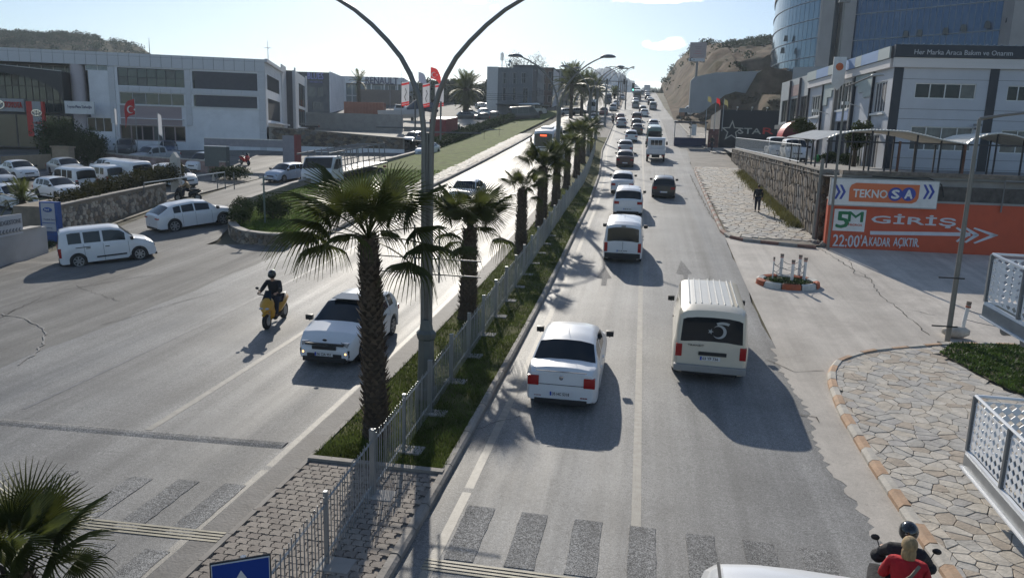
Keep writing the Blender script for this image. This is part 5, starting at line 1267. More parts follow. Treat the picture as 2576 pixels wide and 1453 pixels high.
# boulders at its foot
for i,(dx,dy,s) in enumerate(((-.6,-.5,.3),(-.1,-.65,.36),(.35,-.8,.26),(-.35,-.95,.22))):
    mb=MB().ell((0,0,0),(s,s*.8,s*.6),8);mb.v=[(x*R.uniform(.85,1.15),y*R.uniform(.85,1.15),z_*R.uniform(.85,1.15)) for x,y,z_ in mb.v]
    o=mb.build('boulder',WSTONES[1]);o.location=(9.5+dx,40.6+dy,T(9,40)+s*.3);tag(o,['brown boulder leftmost at the foot of the stone wall corner','largest brown boulder at the stone wall corner','boulder touching the pier beside the orange wall','smallest boulder lying in front at the wall corner'][i],'boulder','boulders at the wall corner')
# terrace floor
mb=MB();vs=[];xs=[9.0,12,15.3,19,24,30];ys=frange(40.0,95,3)
tz=lambda y:5.42+.022*(y-40) if y<84 else 6.4+.05*(y-84)
for y in ys:
    for x in xs: vs.append((x,y,tz(y)))
k=len(xs);mb.add(vs,[(j*k+i,j*k+i+1,(j+1)*k+i+1,(j+1)*k+i) for j in range(len(ys)-1) for i in range(k-1)])
struct('terrace',mb,mat('terrace_concrete',(.25,.24,.225),.8,var=.2,scale=1,bump=.3,world=True,dirt=.4,dirtcol=(.13,.12,.1)))
# orange wall with painted lettering
FG=Fr(9.2,39.6,0,89)
OR=mat('orange_wall_paint',(.55,.09,.035),.65,var=.07,scale=1.5,bump=.2,dirt=.25,dirtcol=(.35,.07,.04))
OW=thing('orange_wall','orange painted wall lettered GİRİŞ with a long white arrow','wall',M=FG.M)
MB().box(0,14,0,.4,1.2,4.3).build('wall',OR,OW);MB().box(-.02,14,-.03,.42,4.3,4.4).build('coping',CONC,OW)
WP=mat('white_wall_paint',(.62,.63,.66),.6,var=.06)
def ptext(s,a_,b_,m,bold=.02,dep=.012,off=-.016,par=OW,F=FG):
    s0,z1=F.px(*a_);s1,z0=F.px(*b_);return text(par,s,s0,off,z0,s1-s0,z1-z0,m,depth=dep,bold=bold)
ptext('GİRİŞ',(2193,536),(2401,574),WP,.012)
ptext('22:00',(2096,589),(2159,622),WP,.008);ptext("'A",(2165,591),(2181,619),WP,.008);ptext('KADAR',(2187,596),(2237,620),WP,.008);ptext('AÇIKTIR.',(2248,597),(2309,626),WP,.008)
def poly_on(F,pts,m,parent,name,off=-.012,th=.01):
    P=[F.px(*p) for p in pts];mb=MB();n=len(P);mb.add([(s,off,z_) for s,z_ in P]+[(s,off+th,z_) for s,z_ in P],[tuple(range(n))[::-1] if True else 0]+[(i,(i+1)%n,n+(i+1)%n,n+i) for i in range(n)])
    return mb.build(name,m,parent)
poly_on(FG,[(2188,581),(2188,590),(2440,594),(2440,585)],WP,OW,'arrow_shaft')
for a_,b_ in (((2403,574),(2440,589)),((2425,574),(2462,590)),((2447,575),(2510,591)),((2403,606),(2440,591)),((2425,608),(2462,592)),((2447,610),(2510,592))):
    dy=5 if a_[1]<b_[1] else -5
    poly_on(FG,[a_,(a_[0]+4,a_[1]-dy*.6),b_,(b_[0]-10,b_[1]+dy*.9)],WP,OW,'arrow_barb',-.018)
S5=thing('supermarket_sign','square white sign with green 5M and small red letters on the orange wall','sign',M=FG.M)
s0,z1=FG.px(2099,525);s1,z0=FG.px(2172,583);MB().box(s0,s1,-.05,-.01,z0,z1).build('board',WHITEM,S5,bevel=.006)
GN=mat('sign_green',(.01,.16,.06),.5,var=0)
def st(s,a_,b_,m,par,bold=.02,off=-.055): 
    s0,z1=FG.px(*a_);s1,z0=FG.px(*b_);return text(par,s,s0,off,z0,s1-s0,z1-z0,m,depth=.012,bold=bold)
st('5',(2105,532),(2132,573),GN,S5,.015);st('M',(2134,532),(2168,558),GN,S5,.015);st('MIGROS',(2133,562),(2166,569),OR,S5,.01)
TS=thing('advertising_board','white board with orange panel lettered TEKNOSA between blue chevrons','sign',M=FG.M)
s0,z1=FG.px(2089,449);s1,z0=FG.px(2349,523);MB().box(s0,s1,-.22,-.06,z0,z1).build('board',WHITEM,TS,bevel=.01);MB().box(s0-.03,s1+.03,-.2,-.05,z0-.06,z1+.06).build('frame',STEEL,TS)
s0,z1=FG.px(2135,459);s1,z0=FG.px(2303,512);r_=.28
pts=[(s0+.02,z0),(s1-r_,z0),(s1-.08,z0+.1),(s1,z0+r_),(s1,z1),(s0+r_,z1),(s0+.08,z1-.1),(s0,z1-r_)]
OP=mat('sign_orange',(.62,.15,.05),.45,var=.03)
mb=MB().prism(pts,0,.02);mb.v=[(x,-.225-z_,y) for x,y,z_ in mb.v];mb.build('logo_panel',OP,TS)
BLU=mat('logo_blue',(.03,.06,.33),.4,var=0)
st('TEKNO',(2143,475),(2226,498),WHITEM,TS,.015,-.25)
for a_,c_ in ((2247,'S'),(2280,'A')):
    s,z_=FG.px(a_,488);MB().tube([(0,0,0),(0,.02,0)],.33,24).build('logo_disc',BLU,TS).matrix_local=Matrix.Translation((s,-.262,z_))
    text(TS,c_,s-.17,-.275,z_-.2,.34,.4,WHITEM,depth=.012,bold=.03)
for x in (2103,2325):
    for q in (0,13):
        P=[(x+q-7,464),(x+q-1,464),(x+q+8,482),(x+q-3,500),(x+q-9,500),(x+q+1,482)]
        poly_on(FG,P,BLU,TS,'chevron',-.232)
# upper concrete wall with stains, parapet, posts
UW=thing('upper_wall','stained pale concrete wall above the orange wall','wall',M=FG.M)
MB().box(.6,14,.45,.9,3.9,5.55).build('wall',CONC,UW);MB().box(5.0,14,.2,.5,4.4,5.1).build('lower_strip',mat('rubble_dark',(.1,.09,.08),.9,var=.4,scale=4,bump=1),UW)
MB().box(.6,14,.35,1.0,5.55,5.75).build('stone_course',mat('rubble_course',(.2,.17,.14),.9,var=.4,scale=4,bump=1),UW)
MB().tube([(2.0,.3,5.5),(3.5,.25,5.45),(4.6,.2,5.5),(5.2,.15,5.2),(5.35,.1,4.6)],.025,6).build('cable',BLACKP,UW,smooth=60)
DG=thing('side_gate','dark metal gate frame beside the lattice stair at the right edge','gate',M=FG.M)
s0,z1=FG.px(2526,456);MB().tube([(s0,-.1,z1-1.5),(s0,-.1,z1),(s0+3,-.1,z1)],.04,6).build('frame',GREYM,DG)
# workshop building
FF=Fr(15.3,52.6,4.9,86);zq=4.9-0
SID=mat('siding_grey',(.5,.52,.56),.55,var=.05,scale=.7,dirt=.15,dirtcol=(.22,.22,.24))
NAVY=mat('fascia_navy',(.012,.018,.032),.4,var=.05)
LB=mat('band_light',(.62,.6,.59),.6,var=.05)
RB=thing('workshop_building','grey two storey workshop with dark fascia lettered Her Marka Araca Bakım ve Onarım','building',M=FF.M)
wn=[(1.4,5.1,10.2-zq,11.15-zq),(6.97,9.0,10.15-zq,11.1-zq),(1.47,5.28,6.95-zq,8.45-zq),(7.0,10,6.9-zq,8.35-zq)]
mb=MB();holes(mb,0,13,0,12.08-zq,wn,0,.25)
mb.build('wall',SID,RB)
MB().box(.05,13,.3,14,-.5,12.4-zq).build('inner_block',JOINT,RB)
for i,w_ in enumerate(wn): window(RB,*w_,4 if i in(0,2) else 3,1,.1,fm=WHITEM,gm=GLASS if i<2 else mat('lower_glass',(.1,.12,.13),.15,var=.6,scale=.9),fw=.06)
zz=.9
while zz<7.0:
    for s0,s1 in ((.55,5.8),(6.35,13)):
        mbz=MB();hs=[w_ for w_ in wn]
        if not any(w_[2]-.1<zz<w_[3]+.1 for w_ in wn): piece('siding_joint',RB,JOINT,s0,s1,-.012,-.001,zz,zz+.02)
    zz+=.62
piece('corner_strip',RB,NAVY,-.03,.55,-.06,-.0,0,12.08-zq);piece('dark_strip',RB,NAVY,5.8,6.33,-.06,-.0,0,12.08-zq)
piece('light_band',RB,LB,-.15,13,-.22,.0,12.08-zq,12.68-zq);piece('fascia',RB,NAVY,-.2,13,-.3,.0,12.7-zq,13.45-zq)
s0,z1=FF.px(2294,126);s1,z0=FF.px(2540,148)
text(RB,'Her Marka Araca Bakım ve Onarım',.95,-.31,13.42-zq-.56,5.85,.3,mat('letter_silver',(.5,.52,.55),.4,var=0),depth=.02)
for k in range(22): MB().ell((.3+k*.42,-.1,13.5-zq),(.07,.07,.07),8).build('roof_bolt',STEEL,RB) if k<22 else None
MB().box(.2,13,-.1,14,13.45-zq,13.5-zq).build('roof',STEEL,RB)
cam_s,cam_z=FF.px(2450,318)
t=MB().box(cam_s-.2,cam_s+.25,-.45,-.3,cam_z,cam_z+.14).box(cam_s,cam_s+.06,-.3,0,cam_z-.2,cam_z-.1).build('security_camera',GREYM,RB)
# side along the road
FZ=Fr(15.3,52.6,4.9,175)
RS=thing('roadside_workshop','roadside front of the workshop with billboard band, barred windows and tall doorway','building',M=FZ.M)
c=lambda s0,s1,z0,z1:(-s1,-s0,z0-zq,z1-zq)
L2=20.3
wn=[c(.9,2.9,9.35,11.35),c(7.6,10.4,9.9,11.9),c(14.3,16.9,9.65,11.35),c(1.2,3.2,5.6,7.9),c(3.9,5.9,5.6,7.7)]
door=c(6.9,10.3,4.9,9.0)
mb=MB();holes(mb,-17.8,0,0,12.1-zq,wn+[door],-.0,.25);mb.build('wall',SID,RS)
for w_ in wn: window(RS,*w_,4,1,.12,fm=WHITEM,gm=mat('leafy_glass',(.07,.075,.07),.12,var=.8,scale=2.5),fw=.07);piece('sill',RS,WHITEM,w_[0]-.1,w_[1]+.1,-.15,.0,w_[2]-.16,w_[2]-.02)
piece('doorway',RS,NAVY,door[0],door[1],.2,.24,0,9.0-zq)
for d_ in (door[0]-.3,door[1]+.02): piece('door_post',RS,GREYM,d_,d_+.28,-.25,0,0,12-zq)
piece('sign_panel',RS,mat('pale_blue_panel',(.3,.38,.55),.5,var=.2,scale=.8),door[0]+.4,door[1]-.4,-.12,-.01,9.05-zq,9.85-zq)
piece('light_band',RS,LB,-17.8,-.18,-.25,0,12.1-zq,12.65-zq)
ADS=[mat('billboard_grey_green',(.42,.47,.46),.5,var=.12,scale=.8),mat('billboard_sky',(.24,.36,.58),.5,var=.18,scale=.6)]
x=-17.8
for i,(wd,k) in enumerate(((2.6,0),(3.0,1),(2.3,0),(3.6,1),(1.2,0),(3.0,1),(2.0,0))):
    piece('billboard',RS,ADS[k],x+.02,min(x+wd,-.2),-.36,-.26,12.68-zq,13.4-zq)
    if k: text(RS,'Bakım Servis' if i==1 else ('Oto Lastik' if i==3 else 'Servis'),x+.6,-.38,12.9-zq,1.6,.26,WHITEM,depth=.01) if False else None
    x+=wd
piece('backing',RS,JOINT,-17.8,-.2,-.25,0,12.66-zq,13.42-zq)
# stepped green cladding
for i,(a_,b_,z0) in enumerate(((3.3,4.8,10.5),(4.8,5.8,10.9),(5.8,6.9,11.4),(10.6,11.6,11.5),(11.6,12.6,11.0),(12.6,13.6,10.4))):
    piece('stepped_cladding',RS,mat('cladding_sage',(.36,.42,.41),.5,var=.08),-b_,-a_,-.1,-.01,z0-zq,12.08-zq)
for s in (3.1,6.6,10.8,13.8,17.7): piece('downpipe',RS,NAVY,-s-.07,-s+.07,-.17,-.02,0,12.1-zq)
for s,z_ in ((5.3,9.9),(12.2,9.7)):
    o=MB().tube([(0,0,0),(0,-.9,.25)],.03,6).box(-.16,.16,-1.25,-.85,.12,.34).build('flood_lamp',WHITEM,RS);o.matrix_local=Matrix.Translation((-s,0,z_-zq))
# hanging pylon sign
o=MB().prism([(-.45,.5),(.45,.5),(.45,3.3),(0,3.5),(-.45,3.3),(-.45,1.2)],0,.2);o.v=[(z_,x,y) for x,y,z_ in o.v]
hs=thing('hanging_sign','small white and red pennant sign hanging from the billboard band','sign',M=FZ.M@Matrix.Translation((-7.9,-.9,11.2-zq)))
MB().prism([(-.45,.55),(0,.0),(.45,.55),(.45,2.4),(-.45,2.4)],-.06,.06,0,Matrix(((0,0,1,0),(1,0,0,0),(0,1,0,0),(0,0,0,1)))).build('board',WHITEM,hs)
for s in (-1,1): MB().ell((s*.07,0,1.7),(.02,.28,.28),12).build('logo_dot',OP,hs)
MB().box(-.03,.03,.4,.95,2.2,2.3).build('bracket',GREYM,hs)
# extension at the far end
RX=thing('workshop_annex','older grey annex with ribbon windows at the far end of the workshop','building',M=FZ.M@Matrix.Translation((-17.9,.15,0)))
wn=[(-9.3,-6.6,4.6,6.7),(-6.2,-3.4,4.6,6.7),(-3.0,-.4,4.6,6.7),(-6.0,-3.6,1.5,3.8),(-3.0,-.4,1.2,3.8)]
mb=MB();holes(mb,-10,0,0,8.5,wn,0,.25);mb.build('wall',mat('annex_grey',(.38,.41,.42),.6,var=.1),RX);MB().box(-9.9,-.1,.3,10,0,8.3).build('inner_block',JOINT,RX)
for w_ in wn: window(RX,*w_,3,1,.1,fm=GREYM,gm=mat('leafy_glass',(.07,.075,.07),.12,var=.8,scale=2.5))
MB().box(-10.05,.05,-.35,0,3.95,4.35).build('ledge',GREYM,RX)
for s in (-6.4,-3.2): MB().box(s-.05,s+.05,-.2,0,0,8.4).build('downpipe',JOINT,RX)
piece('sign_panel',RX,mat('faded_red_panel',(.3,.2,.19),.6,var=.1),-6.2,-3.3,-.05,-.01,6.9,7.9)
# red barrel awning
t=thing('barrel_awning','red barrel awning over a doorway at the end of the workshop annex','awning',M=FZ.M@Matrix.Translation((FZ.px(2008,348)[0],-.3,FZ.px(2008,351)[1]))@Matrix.Diagonal((.75,.8,.85,1)))
mb=MB();n=10
for i in range(n):
    a0,a1=math.pi/2*i/n,math.pi/2*(i+1)/n
    mb.add([(-1.3,-1.8*math.cos(a0),1.9*math.sin(a0)),(1.3,-1.8*math.cos(a0),1.9*math.sin(a0)),(1.3,-1.8*math.cos(a1),1.9*math.sin(a1)),(-1.3,-1.8*math.cos(a1),1.9*math.sin(a1))],[(0,1,2,3)])
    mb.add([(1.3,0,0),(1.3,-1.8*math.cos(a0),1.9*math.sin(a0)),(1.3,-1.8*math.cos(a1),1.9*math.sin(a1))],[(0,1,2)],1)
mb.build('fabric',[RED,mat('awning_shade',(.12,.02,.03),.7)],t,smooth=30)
# black STAR shed
FK=Fr(9.3,97.5,0,91)
s0,z1=FK.px(1813,276);s1,z0=FK.px(1962,281)
SH=thing('black_shed','big black cladded shed with a star outline and lettering STAR','building',M=FK.M)
zb=FK.px(1815,375)[1]-1.2;BKP=mat('black_cladding',(.009,.012,.019),.55,var=.1)
MB().box(s0,s1+6,0,18,zb,z1).build('wall',BKP,SH)
SILV=mat('letter_silver_warm',(.45,.44,.38),.4,var=.1);sx,sz=FK.px(1840,330);Rr=FK.px(1866,330)[0]-sx
o5=star_pts(Rr*1.08,Rr*.46,math.pi/2);i5=[(x*.74,y*.74) for x,y in o5];mb=MB();vs=[(x,-.08,y) for x,y in o5]+[(x,-.08,y) for x,y in i5]+[(x,0,y) for x,y in o5]
mb.add(vs,[(i,(i+1)%10,10+(i+1)%10,10+i) for i in range(10)]+[(i,20+i,20+(i+1)%10,(i+1)%10) for i in range(10)]);mb.build('star_outline',SILV,SH).matrix_local=Matrix.Translation((sx,0,sz))
def kt(s,a_,b_,m): 
    p,q=FK.px(*a_);p2,q2=FK.px(*b_);text(SH,s,p,-.03,q2,p2-p,q-q2,m,depth=.08,bold=.01)
kt('STA',(1857,322),(1913,338),SILV);kt('R',(1919,322),(1944,338),RED)
for q in range(4):
    MB().tube([(0,0,0),(0,-.6,.35)],.03,5).ell((0,-.7,.38),(.12,.2,.09),8).build('roof_lamp',WHITEM,SH).matrix_local=Matrix.Translation((s0+1.9+q*1.75,0,z1-.1))
MB().box(s0-1.3,s0-.05,-.3,.1,zb,zb+3.6).build('poster_column',mat('poster_brown',(.13,.05,.045),.6,var=.7,scale=2.2),SH)
KI=thing('roadside_kiosk','small navy kiosk with white rails and flag poles beside the black shed','kiosk',M=FK.M@Matrix.Translation((s0-4.2,2,zb+1.2)))
MB().box(-1.2,2.8,0,3,-1,1.3).build('counter',mat('navy_fabric',(.02,.03,.09),.7,var=.2),KI);MB().box(-1.3,2.9,-.1,3,3.2,3.35).build('roof',JOINT,KI)
for x in (-1.2,.8,2.7): MB().tube([(x,0,1.3),(x,0,3.2)],.05,6).build('post',STEEL,KI)
MB().box(.9,1.5,-.02,.02,1.6,3.0).build('banner',WHITEM,KI)
# retaining walls on the hill
FH=Fr(10.4,159.2,0,84)
HWL=thing('hill_retaining_wall','long grey retaining wall across the hill below the glass office tower','wall',M=FH.M)
s0,z1=FH.px(1738,196);sm,z2=FH.px(1800,183);s1,z3=FH.px(2300,168)
GW=mat('retaining_wall_grey',(.34,.355,.37),.8,var=.12,scale=.25,dirt=.3,dirtcol=(.13,.13,.12))
mb=MB();P=[(s0,14),(s0,z1-.6),(s0+.7,z1+.2),(sm,z2),(s1,z3+.3),(s1,14)];mb.prism(P,0,.6);mb.v=[(x,z_,y) for x,y,z_ in mb.v];mb.build('wall',GW,HWL)
mb=MB()
mur=thing('mural','faded blue mural with brown portrait heads on the grey retaining wall','mural',M=FH.M)
a0,_=FH.px(1985,175);a1=a0+22;_,zt_=FH.px(2000,165);_,zb_=FH.px(1990,208)
MB().box(a0,a1,-.03,-.001,zb_,zt_+.1).build('painted_ground',mat('mural_blue',(.08,.25,.5),.7,var=.25,scale=.5),mur)
for k,x in enumerate((2016,2053,2093)):
    s,z_=FH.px(x,182-(k*2));MB().ell((0,0,0),(1.1,.05,1.5),14).build('portrait_head',mat('mural_brown',(.12,.07,.06),.8,var=.3,scale=1),mur).matrix_local=Matrix.Translation((s,-.03,z_))
# glass tower
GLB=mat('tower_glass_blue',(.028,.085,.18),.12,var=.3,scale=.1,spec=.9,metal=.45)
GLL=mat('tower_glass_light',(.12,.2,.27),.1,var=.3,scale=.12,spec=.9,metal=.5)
MUL=mat('mullion_grey',(.3,.33,.37),.4,metal=.4,var=.05)
PIL=mat('tower_pillar',(.36,.345,.34),.7,var=.1,scale=.4)
GT=thing('glass_tower','curved blue glass office tower with stone pillars on the hill','building',loc=(37,154,20))
def tw(path,z0,fl,nfl,cols,m,spandrel=True):
    "glazed wall along a plan path; every pane an object"
    P=[Vector((a_,b_,0)) for a_,b_ in path];L=[0]
    for a_,b_ in zip(P[:-1],P[1:]): L.append(L[-1]+(b_-a_).length)
    def pos(d):
        for i in range(len(P)-1):
            if d<=L[i+1]+1e-6: return P[i]+(P[i+1]-P[i])*((d-L[i])/(L[i+1]-L[i]))
        return P[-1]
    core=MB();D=L[-1]
    for c_ in range(cols):
        a_=pos(D*c_/cols);b_=pos(D*(c_+1)/cols);dr=(b_-a_).normalized();nn=Vector((-dr.y,dr.x,0));wd=(b_-a_).length
        base=Matrix.Translation((a_.x-37,a_.y-154,0))@Matrix.Rotation(math.atan2(dr.y,dr.x),4,'Z')
        for f in range(nfl):
            M_=base@Matrix.Translation((.05,0,z0-20+f*fl+.12))@Matrix.Diagonal((wd-.1,.06,fl-.2,1));put('pane',unit(m),GT,M_)
        core.add([(a_.x-37,a_.y-154,z0-20),(b_.x-37,b_.y-154,z0-20),(b_.x-37,b_.y-154,z0-20+fl*nfl),(a_.x-37,a_.y-154,z0-20+fl*nfl)],[(0,1,2,3)],0,Matrix.Translation((nn.x*.1,nn.y*.1,0)))
    core.build('mullions',MUL,GT)
    for f in range(nfl+1):
        mb=MB()
        for c_ in range(cols):
            a_=pos(D*c_/cols);b_=pos(D*(c_+1)/cols);dr=(b_-a_).normalized();wd=(b_-a_).length
            mb.box(.08,wd-.08,-.16,.02,z0-20+f*fl-.02,z0-20+f*fl+.1,0,Matrix.Translation((a_.x-37,a_.y-154,0))@Matrix.Rotation(math.atan2(dr.y,dr.x),4,'Z'))
        mb.build('floor_ledge',MUL,GT)
# curved bow on the left
PR=(30.9,152.6);PL=(27.2,186);path=[]
for i in range(15):
    u=i/14;x=PL[0]+(PR[0]-PL[0])*u-3.4*math.sin(math.pi*u);y=PL[1]+(PR[1]-PL[1])*u-1.5*math.sin(math.pi*u);path.append((x,y))
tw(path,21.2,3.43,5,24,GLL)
mb=MB();P=[(x-37-.25,y-154) for x,y in path]+[(0,32),(0,0)];mb.prism(P,21.2+3.43*5-20+.05,21.2+3.43*5-20+3.2);mb.build('curved_parapet',mat('parapet_grey',(.27,.26,.26),.6,var=.06),GT)
mb=MB();mb.prism([(x-37+1.2,y-154+.3) for x,y in path]+[(8,34),(8,0)],0,20);mb.build('core',JOINT,GT)
# pillars
for (xa,xb,Z_) in ((2056,2086,139),(2112,2140,139)):
    a_=ray(xa,100,Z_);b_=ray(xb,100,Z_);MB().box(a_.x-37,b_.x-37,a_.y-154-1,a_.y-154+3,.5,36).build('pillar',PIL,GT,bevel=.05)
a_=ray(2086,100,141);b_=ray(2112,100,141);MB().box(a_.x-37,b_.x-37,a_.y-154+1,a_.y-154+2,.5,36).build('recess',mat('recess_blue',(.03,.06,.09),.2,var=.1),GT)
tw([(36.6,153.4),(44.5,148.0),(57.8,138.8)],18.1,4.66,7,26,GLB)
MB().prism([(-.2,1.5),(7.7,-4.5),(20.8,-13.8),(26,-6),(10,10)],-2,36).build('core',JOINT,GT)
a_=ray(2540,100,119);MB().box(a_.x-37-.3,a_.x-37+12,a_.y-154-.5,a_.y-154+6,-3,36).build('pillar',PIL,GT,bevel=.05)
# half-open casements
OW_=mat('open_casement',(.02,.03,.04),.2,var=0)
for (x,y) in ((1975,105),(1995,95),(2016,86),(1967,135),(2010,132),(2060,110),(2275,95),(2310,92),(2375,88),(2420,80),(2480,72),(2535,58)):
    Z_=ray(x,y,148 if x<2080 else (140-(x-2120)*.045)-1.2);MB().prism([(-.45,0),(.45,0),(.3,1.1),(-.3,1.1)],-.3,0,0,Matrix(((1,0,0,0),(0,0,1,0),(0,1,0,0),(0,0,0,1)))).build('open_casement',OW_,GT).matrix_local=Matrix.Translation((Z_.x-37,Z_.y-154,Z_.z-20))
TB=thing('tower_terrace','low glazed terrace wall and parapet in front of the glass tower','wall',loc=(37,150,20))
a_=ray(1995,170,137);b_=ray(2260,160,128)
MB().add([(a_.x-37,a_.y-150,-3),(b_.x-37,b_.y-150,-3),(b_.x-37,b_.y-150,b_.z-20),(a_.x-37,a_.y-150,a_.z-20),(a_.x-37,a_.y-149,-3),(b_.x-37,b_.y-149,-3),(b_.x-37,b_.y-149,b_.z-20),(a_.x-37,a_.y-149,a_.z-20)],[(0,1,2,3),(3,2,6,7)]).build('wall',GW,TB)
# ---------------------------------------------------------------- hill on the right
def hill():
    rg=np.random.default_rng(4);X=np.arange(5,260,2.0);Yv=np.arange(112,560,3.);vs=[]
    def n2(x,y):
        return .5*math.sin(x*.31+y*.17)+.35*math.sin(x*.13-y*.29+2)+.3*math.sin(x*.73+y*.61)+.18*math.sin(x*1.7-y*.9+x*y*.01)
    for y in Yv:
        e=5.5+bend(y)+ (2.5 if y<190 else 1.5)
        for x in X:
            d=x-e
            side=np.interp(d,[0,2,5,10,18,35,70,200],[0,.3,6,14.5,18,22,27,40])
            f=np.interp(y,[112,132,150,159,163,175,200,250,600],[-.35,.02,.16,.3,.33,.62,.85,1.0,1.05])
            if x>19: f=np.interp(y,[112,128,150,158.5,159.8,175,200,300],[-.35,.06,.36,.42,.52,.55,.62,.9])
            z_=T(x,y)+side*f+n2(x,y)*min(1,max(0,d)/4)*1.0+.5*math.sin(x*2.9+y*1.3)*math.sin(y*2.1-x)*min(1,max(0,d)/6)+R.uniform(-.35,.35)*min(1,max(0,d)/6)
            lim=6.5+.0715*y+R.uniform(-.2,.2)
            if y<159.6 and z_>lim: z_=lim+.02*(z_-lim)
            if x>20 and 158<y<205 and z_>24: z_=22+.05*(z_-22)
            vs.append((x,y,z_))
    k=len(X);mb=MB();mb.add(vs,[(j*k+i,j*k+i+1,(j+1)*k+i+1,(j+1)*k+i) for j in range(len(Yv)-1) for i in range(k-1)]);return mb
ROCK=mat('hill_rock',(.105,.072,.048),.95,spec=.1,var=.6,scale=.35,bump=1,bscale=1.4,world=True,dirt=.75,dirtcol=(.055,.06,.028))
struct('hillside',hill(),ROCK,smooth=50)
# hill behind the showroom, far ridge
def ridge(name,P,Yd,depth,m,amp=1.5,seed=1,zb=None):
    rg=random.Random(seed);mb=MB();vs=[];n=220;rows=10
    for j in range(rows+1):
        for i in range(n+1):
            x=P[0][0]+(P[-1][0]-P[0][0])*i/n;y=float(np.interp(x,[p[0] for p in P],[p[1] for p in P]))
            q=zat(x,y,Yd);u=j/rows;hgt=q.z*(math.sin(u*math.pi/2)) if zb is None else zb+(q.z-zb)*math.sin(u*math.pi/2)
            bump=amp*(math.sin(i*.9+j)*.3+math.sin(i*.37+j*1.3)*.5+rg.uniform(-.5,.5))*(u)
            vs.append((q.x,Yd-depth*(1-u),hgt+bump))
    k=n+1;mb.add(vs,[(j*k+i,j*k+i+1,(j+1)*k+i+1,(j+1)*k+i) for j in range(rows) for i in range(n)])
    vs2=[vs[rows*k+i] for i in range(k)]+[(vs[rows*k+i][0],Yd+depth*1.5,0) for i in range(k)]
    mb.add(vs2,[(i,i+1,k+i+1,k+i) for i in range(k-1)])
    return struct(name,mb,m,smooth=40)
ridge('left_hill',[(-900,60),(-300,55),(-100,70),(0,84),(60,92),(130,98),(200,101),(250,99),(300,108),(345,122),(375,136),(430,170),(520,215)],330,120,mat('scrub_hill',(.085,.075,.045),.95,spec=.1,var=.5,scale=.06,bump=1,bscale=.6,world=True,dirt=.9,dirtcol=(.028,.036,.016)),amp=1.6,zb=20)
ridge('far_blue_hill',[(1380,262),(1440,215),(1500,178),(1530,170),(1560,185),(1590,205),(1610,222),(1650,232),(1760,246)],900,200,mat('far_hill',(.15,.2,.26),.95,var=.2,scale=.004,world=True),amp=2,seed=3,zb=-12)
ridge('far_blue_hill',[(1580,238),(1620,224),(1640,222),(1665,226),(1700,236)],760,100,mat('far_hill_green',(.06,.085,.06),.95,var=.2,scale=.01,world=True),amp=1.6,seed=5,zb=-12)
# ================================================================ PALMS
LEAF=mat('palm_leaf',(.075,.09,.022),.45,var=.45,scale=2,trans=.5,spec=.4)
LEAFD=mat('palm_leaf_dry',(.14,.11,.055),.7,var=.3,scale=2,trans=.2)
BARK=mat('palm_bark',(.075,.055,.038),.95,var=.4,scale=5,bump=1)
BOOT=mat('palm_boot',(.10,.075,.052),.9,var=.35,scale=6)
def fan_leaf(seed,n=34,Rr=.72,pet=.85,droop=.35,spread=2.5):
    rg=random.Random(seed);mb=MB();sag=.22
    P=[(pet*t,0,-sag*t*t*.8) for t in (0,.25,.5,.75,1)]
    for a_,b_ in zip(P[:-1],P[1:]):
        w_=.022;mb.add([(a_[0],-w_,a_[2]),(a_[0],w_,a_[2]),(b_[0],w_*.8,b_[2]),(b_[0],-w_*.8,b_[2]),(a_[0],0,a_[2]-.02),(b_[0],0,b_[2]-.02)],[(0,3,2,1),(0,4,5,3),(1,2,5,4)],1)
    hub=Vector(P[-1]);down=math.atan(sag*1.6/pet)
    for k in range(n):
        th=-spread+2*spread*k/(n-1);L=Rr*(1-.28*(abs(th)/spread)**2)*rg.uniform(.9,1.08)
        dirx=math.cos(th);diry=math.sin(th);fold=.028;wd=spread/(n-1)*.95
        prev=None;ns=6
        for j in range(ns+1):
            t=j/ns;r_=L*t
            tip=max(0,t-.55)/.45
            hw=(r_*wd if t<.4 else L*.4*wd*(1-.95*((t-.4)/.6)**.8))*.92+.0015
            zc=-down*r_*.9-droop*(tip**1.6)*L*.55*rg.uniform(.8,1.2)-.10*abs(math.sin(th))*r_*.3
            rr=r_*(1-.18*tip*droop)
            c_=Vector((hub.x+dirx*rr,hub.y+diry*rr,hub.z+zc));s_=Vector((-diry,dirx,0))
            q=(c_-s_*hw-Vector((0,0,fold*min(1,t*3)*(1-tip*.5))),c_,c_+s_*hw-Vector((0,0,fold*min(1,t*3)*(1-tip*.5))))
            if prev: mb.add(list(prev)+list(q),[(0,1,4,3),(1,2,5,4)],0)
            prev=q
    return mb.mesh('leaf',[LEAF,LEAF])
FANS=[fan_leaf(i,droop=d,Rr=r_,n=n_) for i,(d,r_,n_) in enumerate(((.15,.74,40),(.45,.78,40),(.9,.72,36),(1.4,.66,32)))]
FANS_L=[fan_leaf(i+9,droop=d,Rr=.75,n=22) for i,d in enumerate((.15,.45,.9,1.4))]
FAND=[]
for me in FANS[2:]:
    m2=me.copy();m2.materials.clear();m2.materials.append(LEAFD);m2.materials.append(LEAFD);FAND.append(m2)
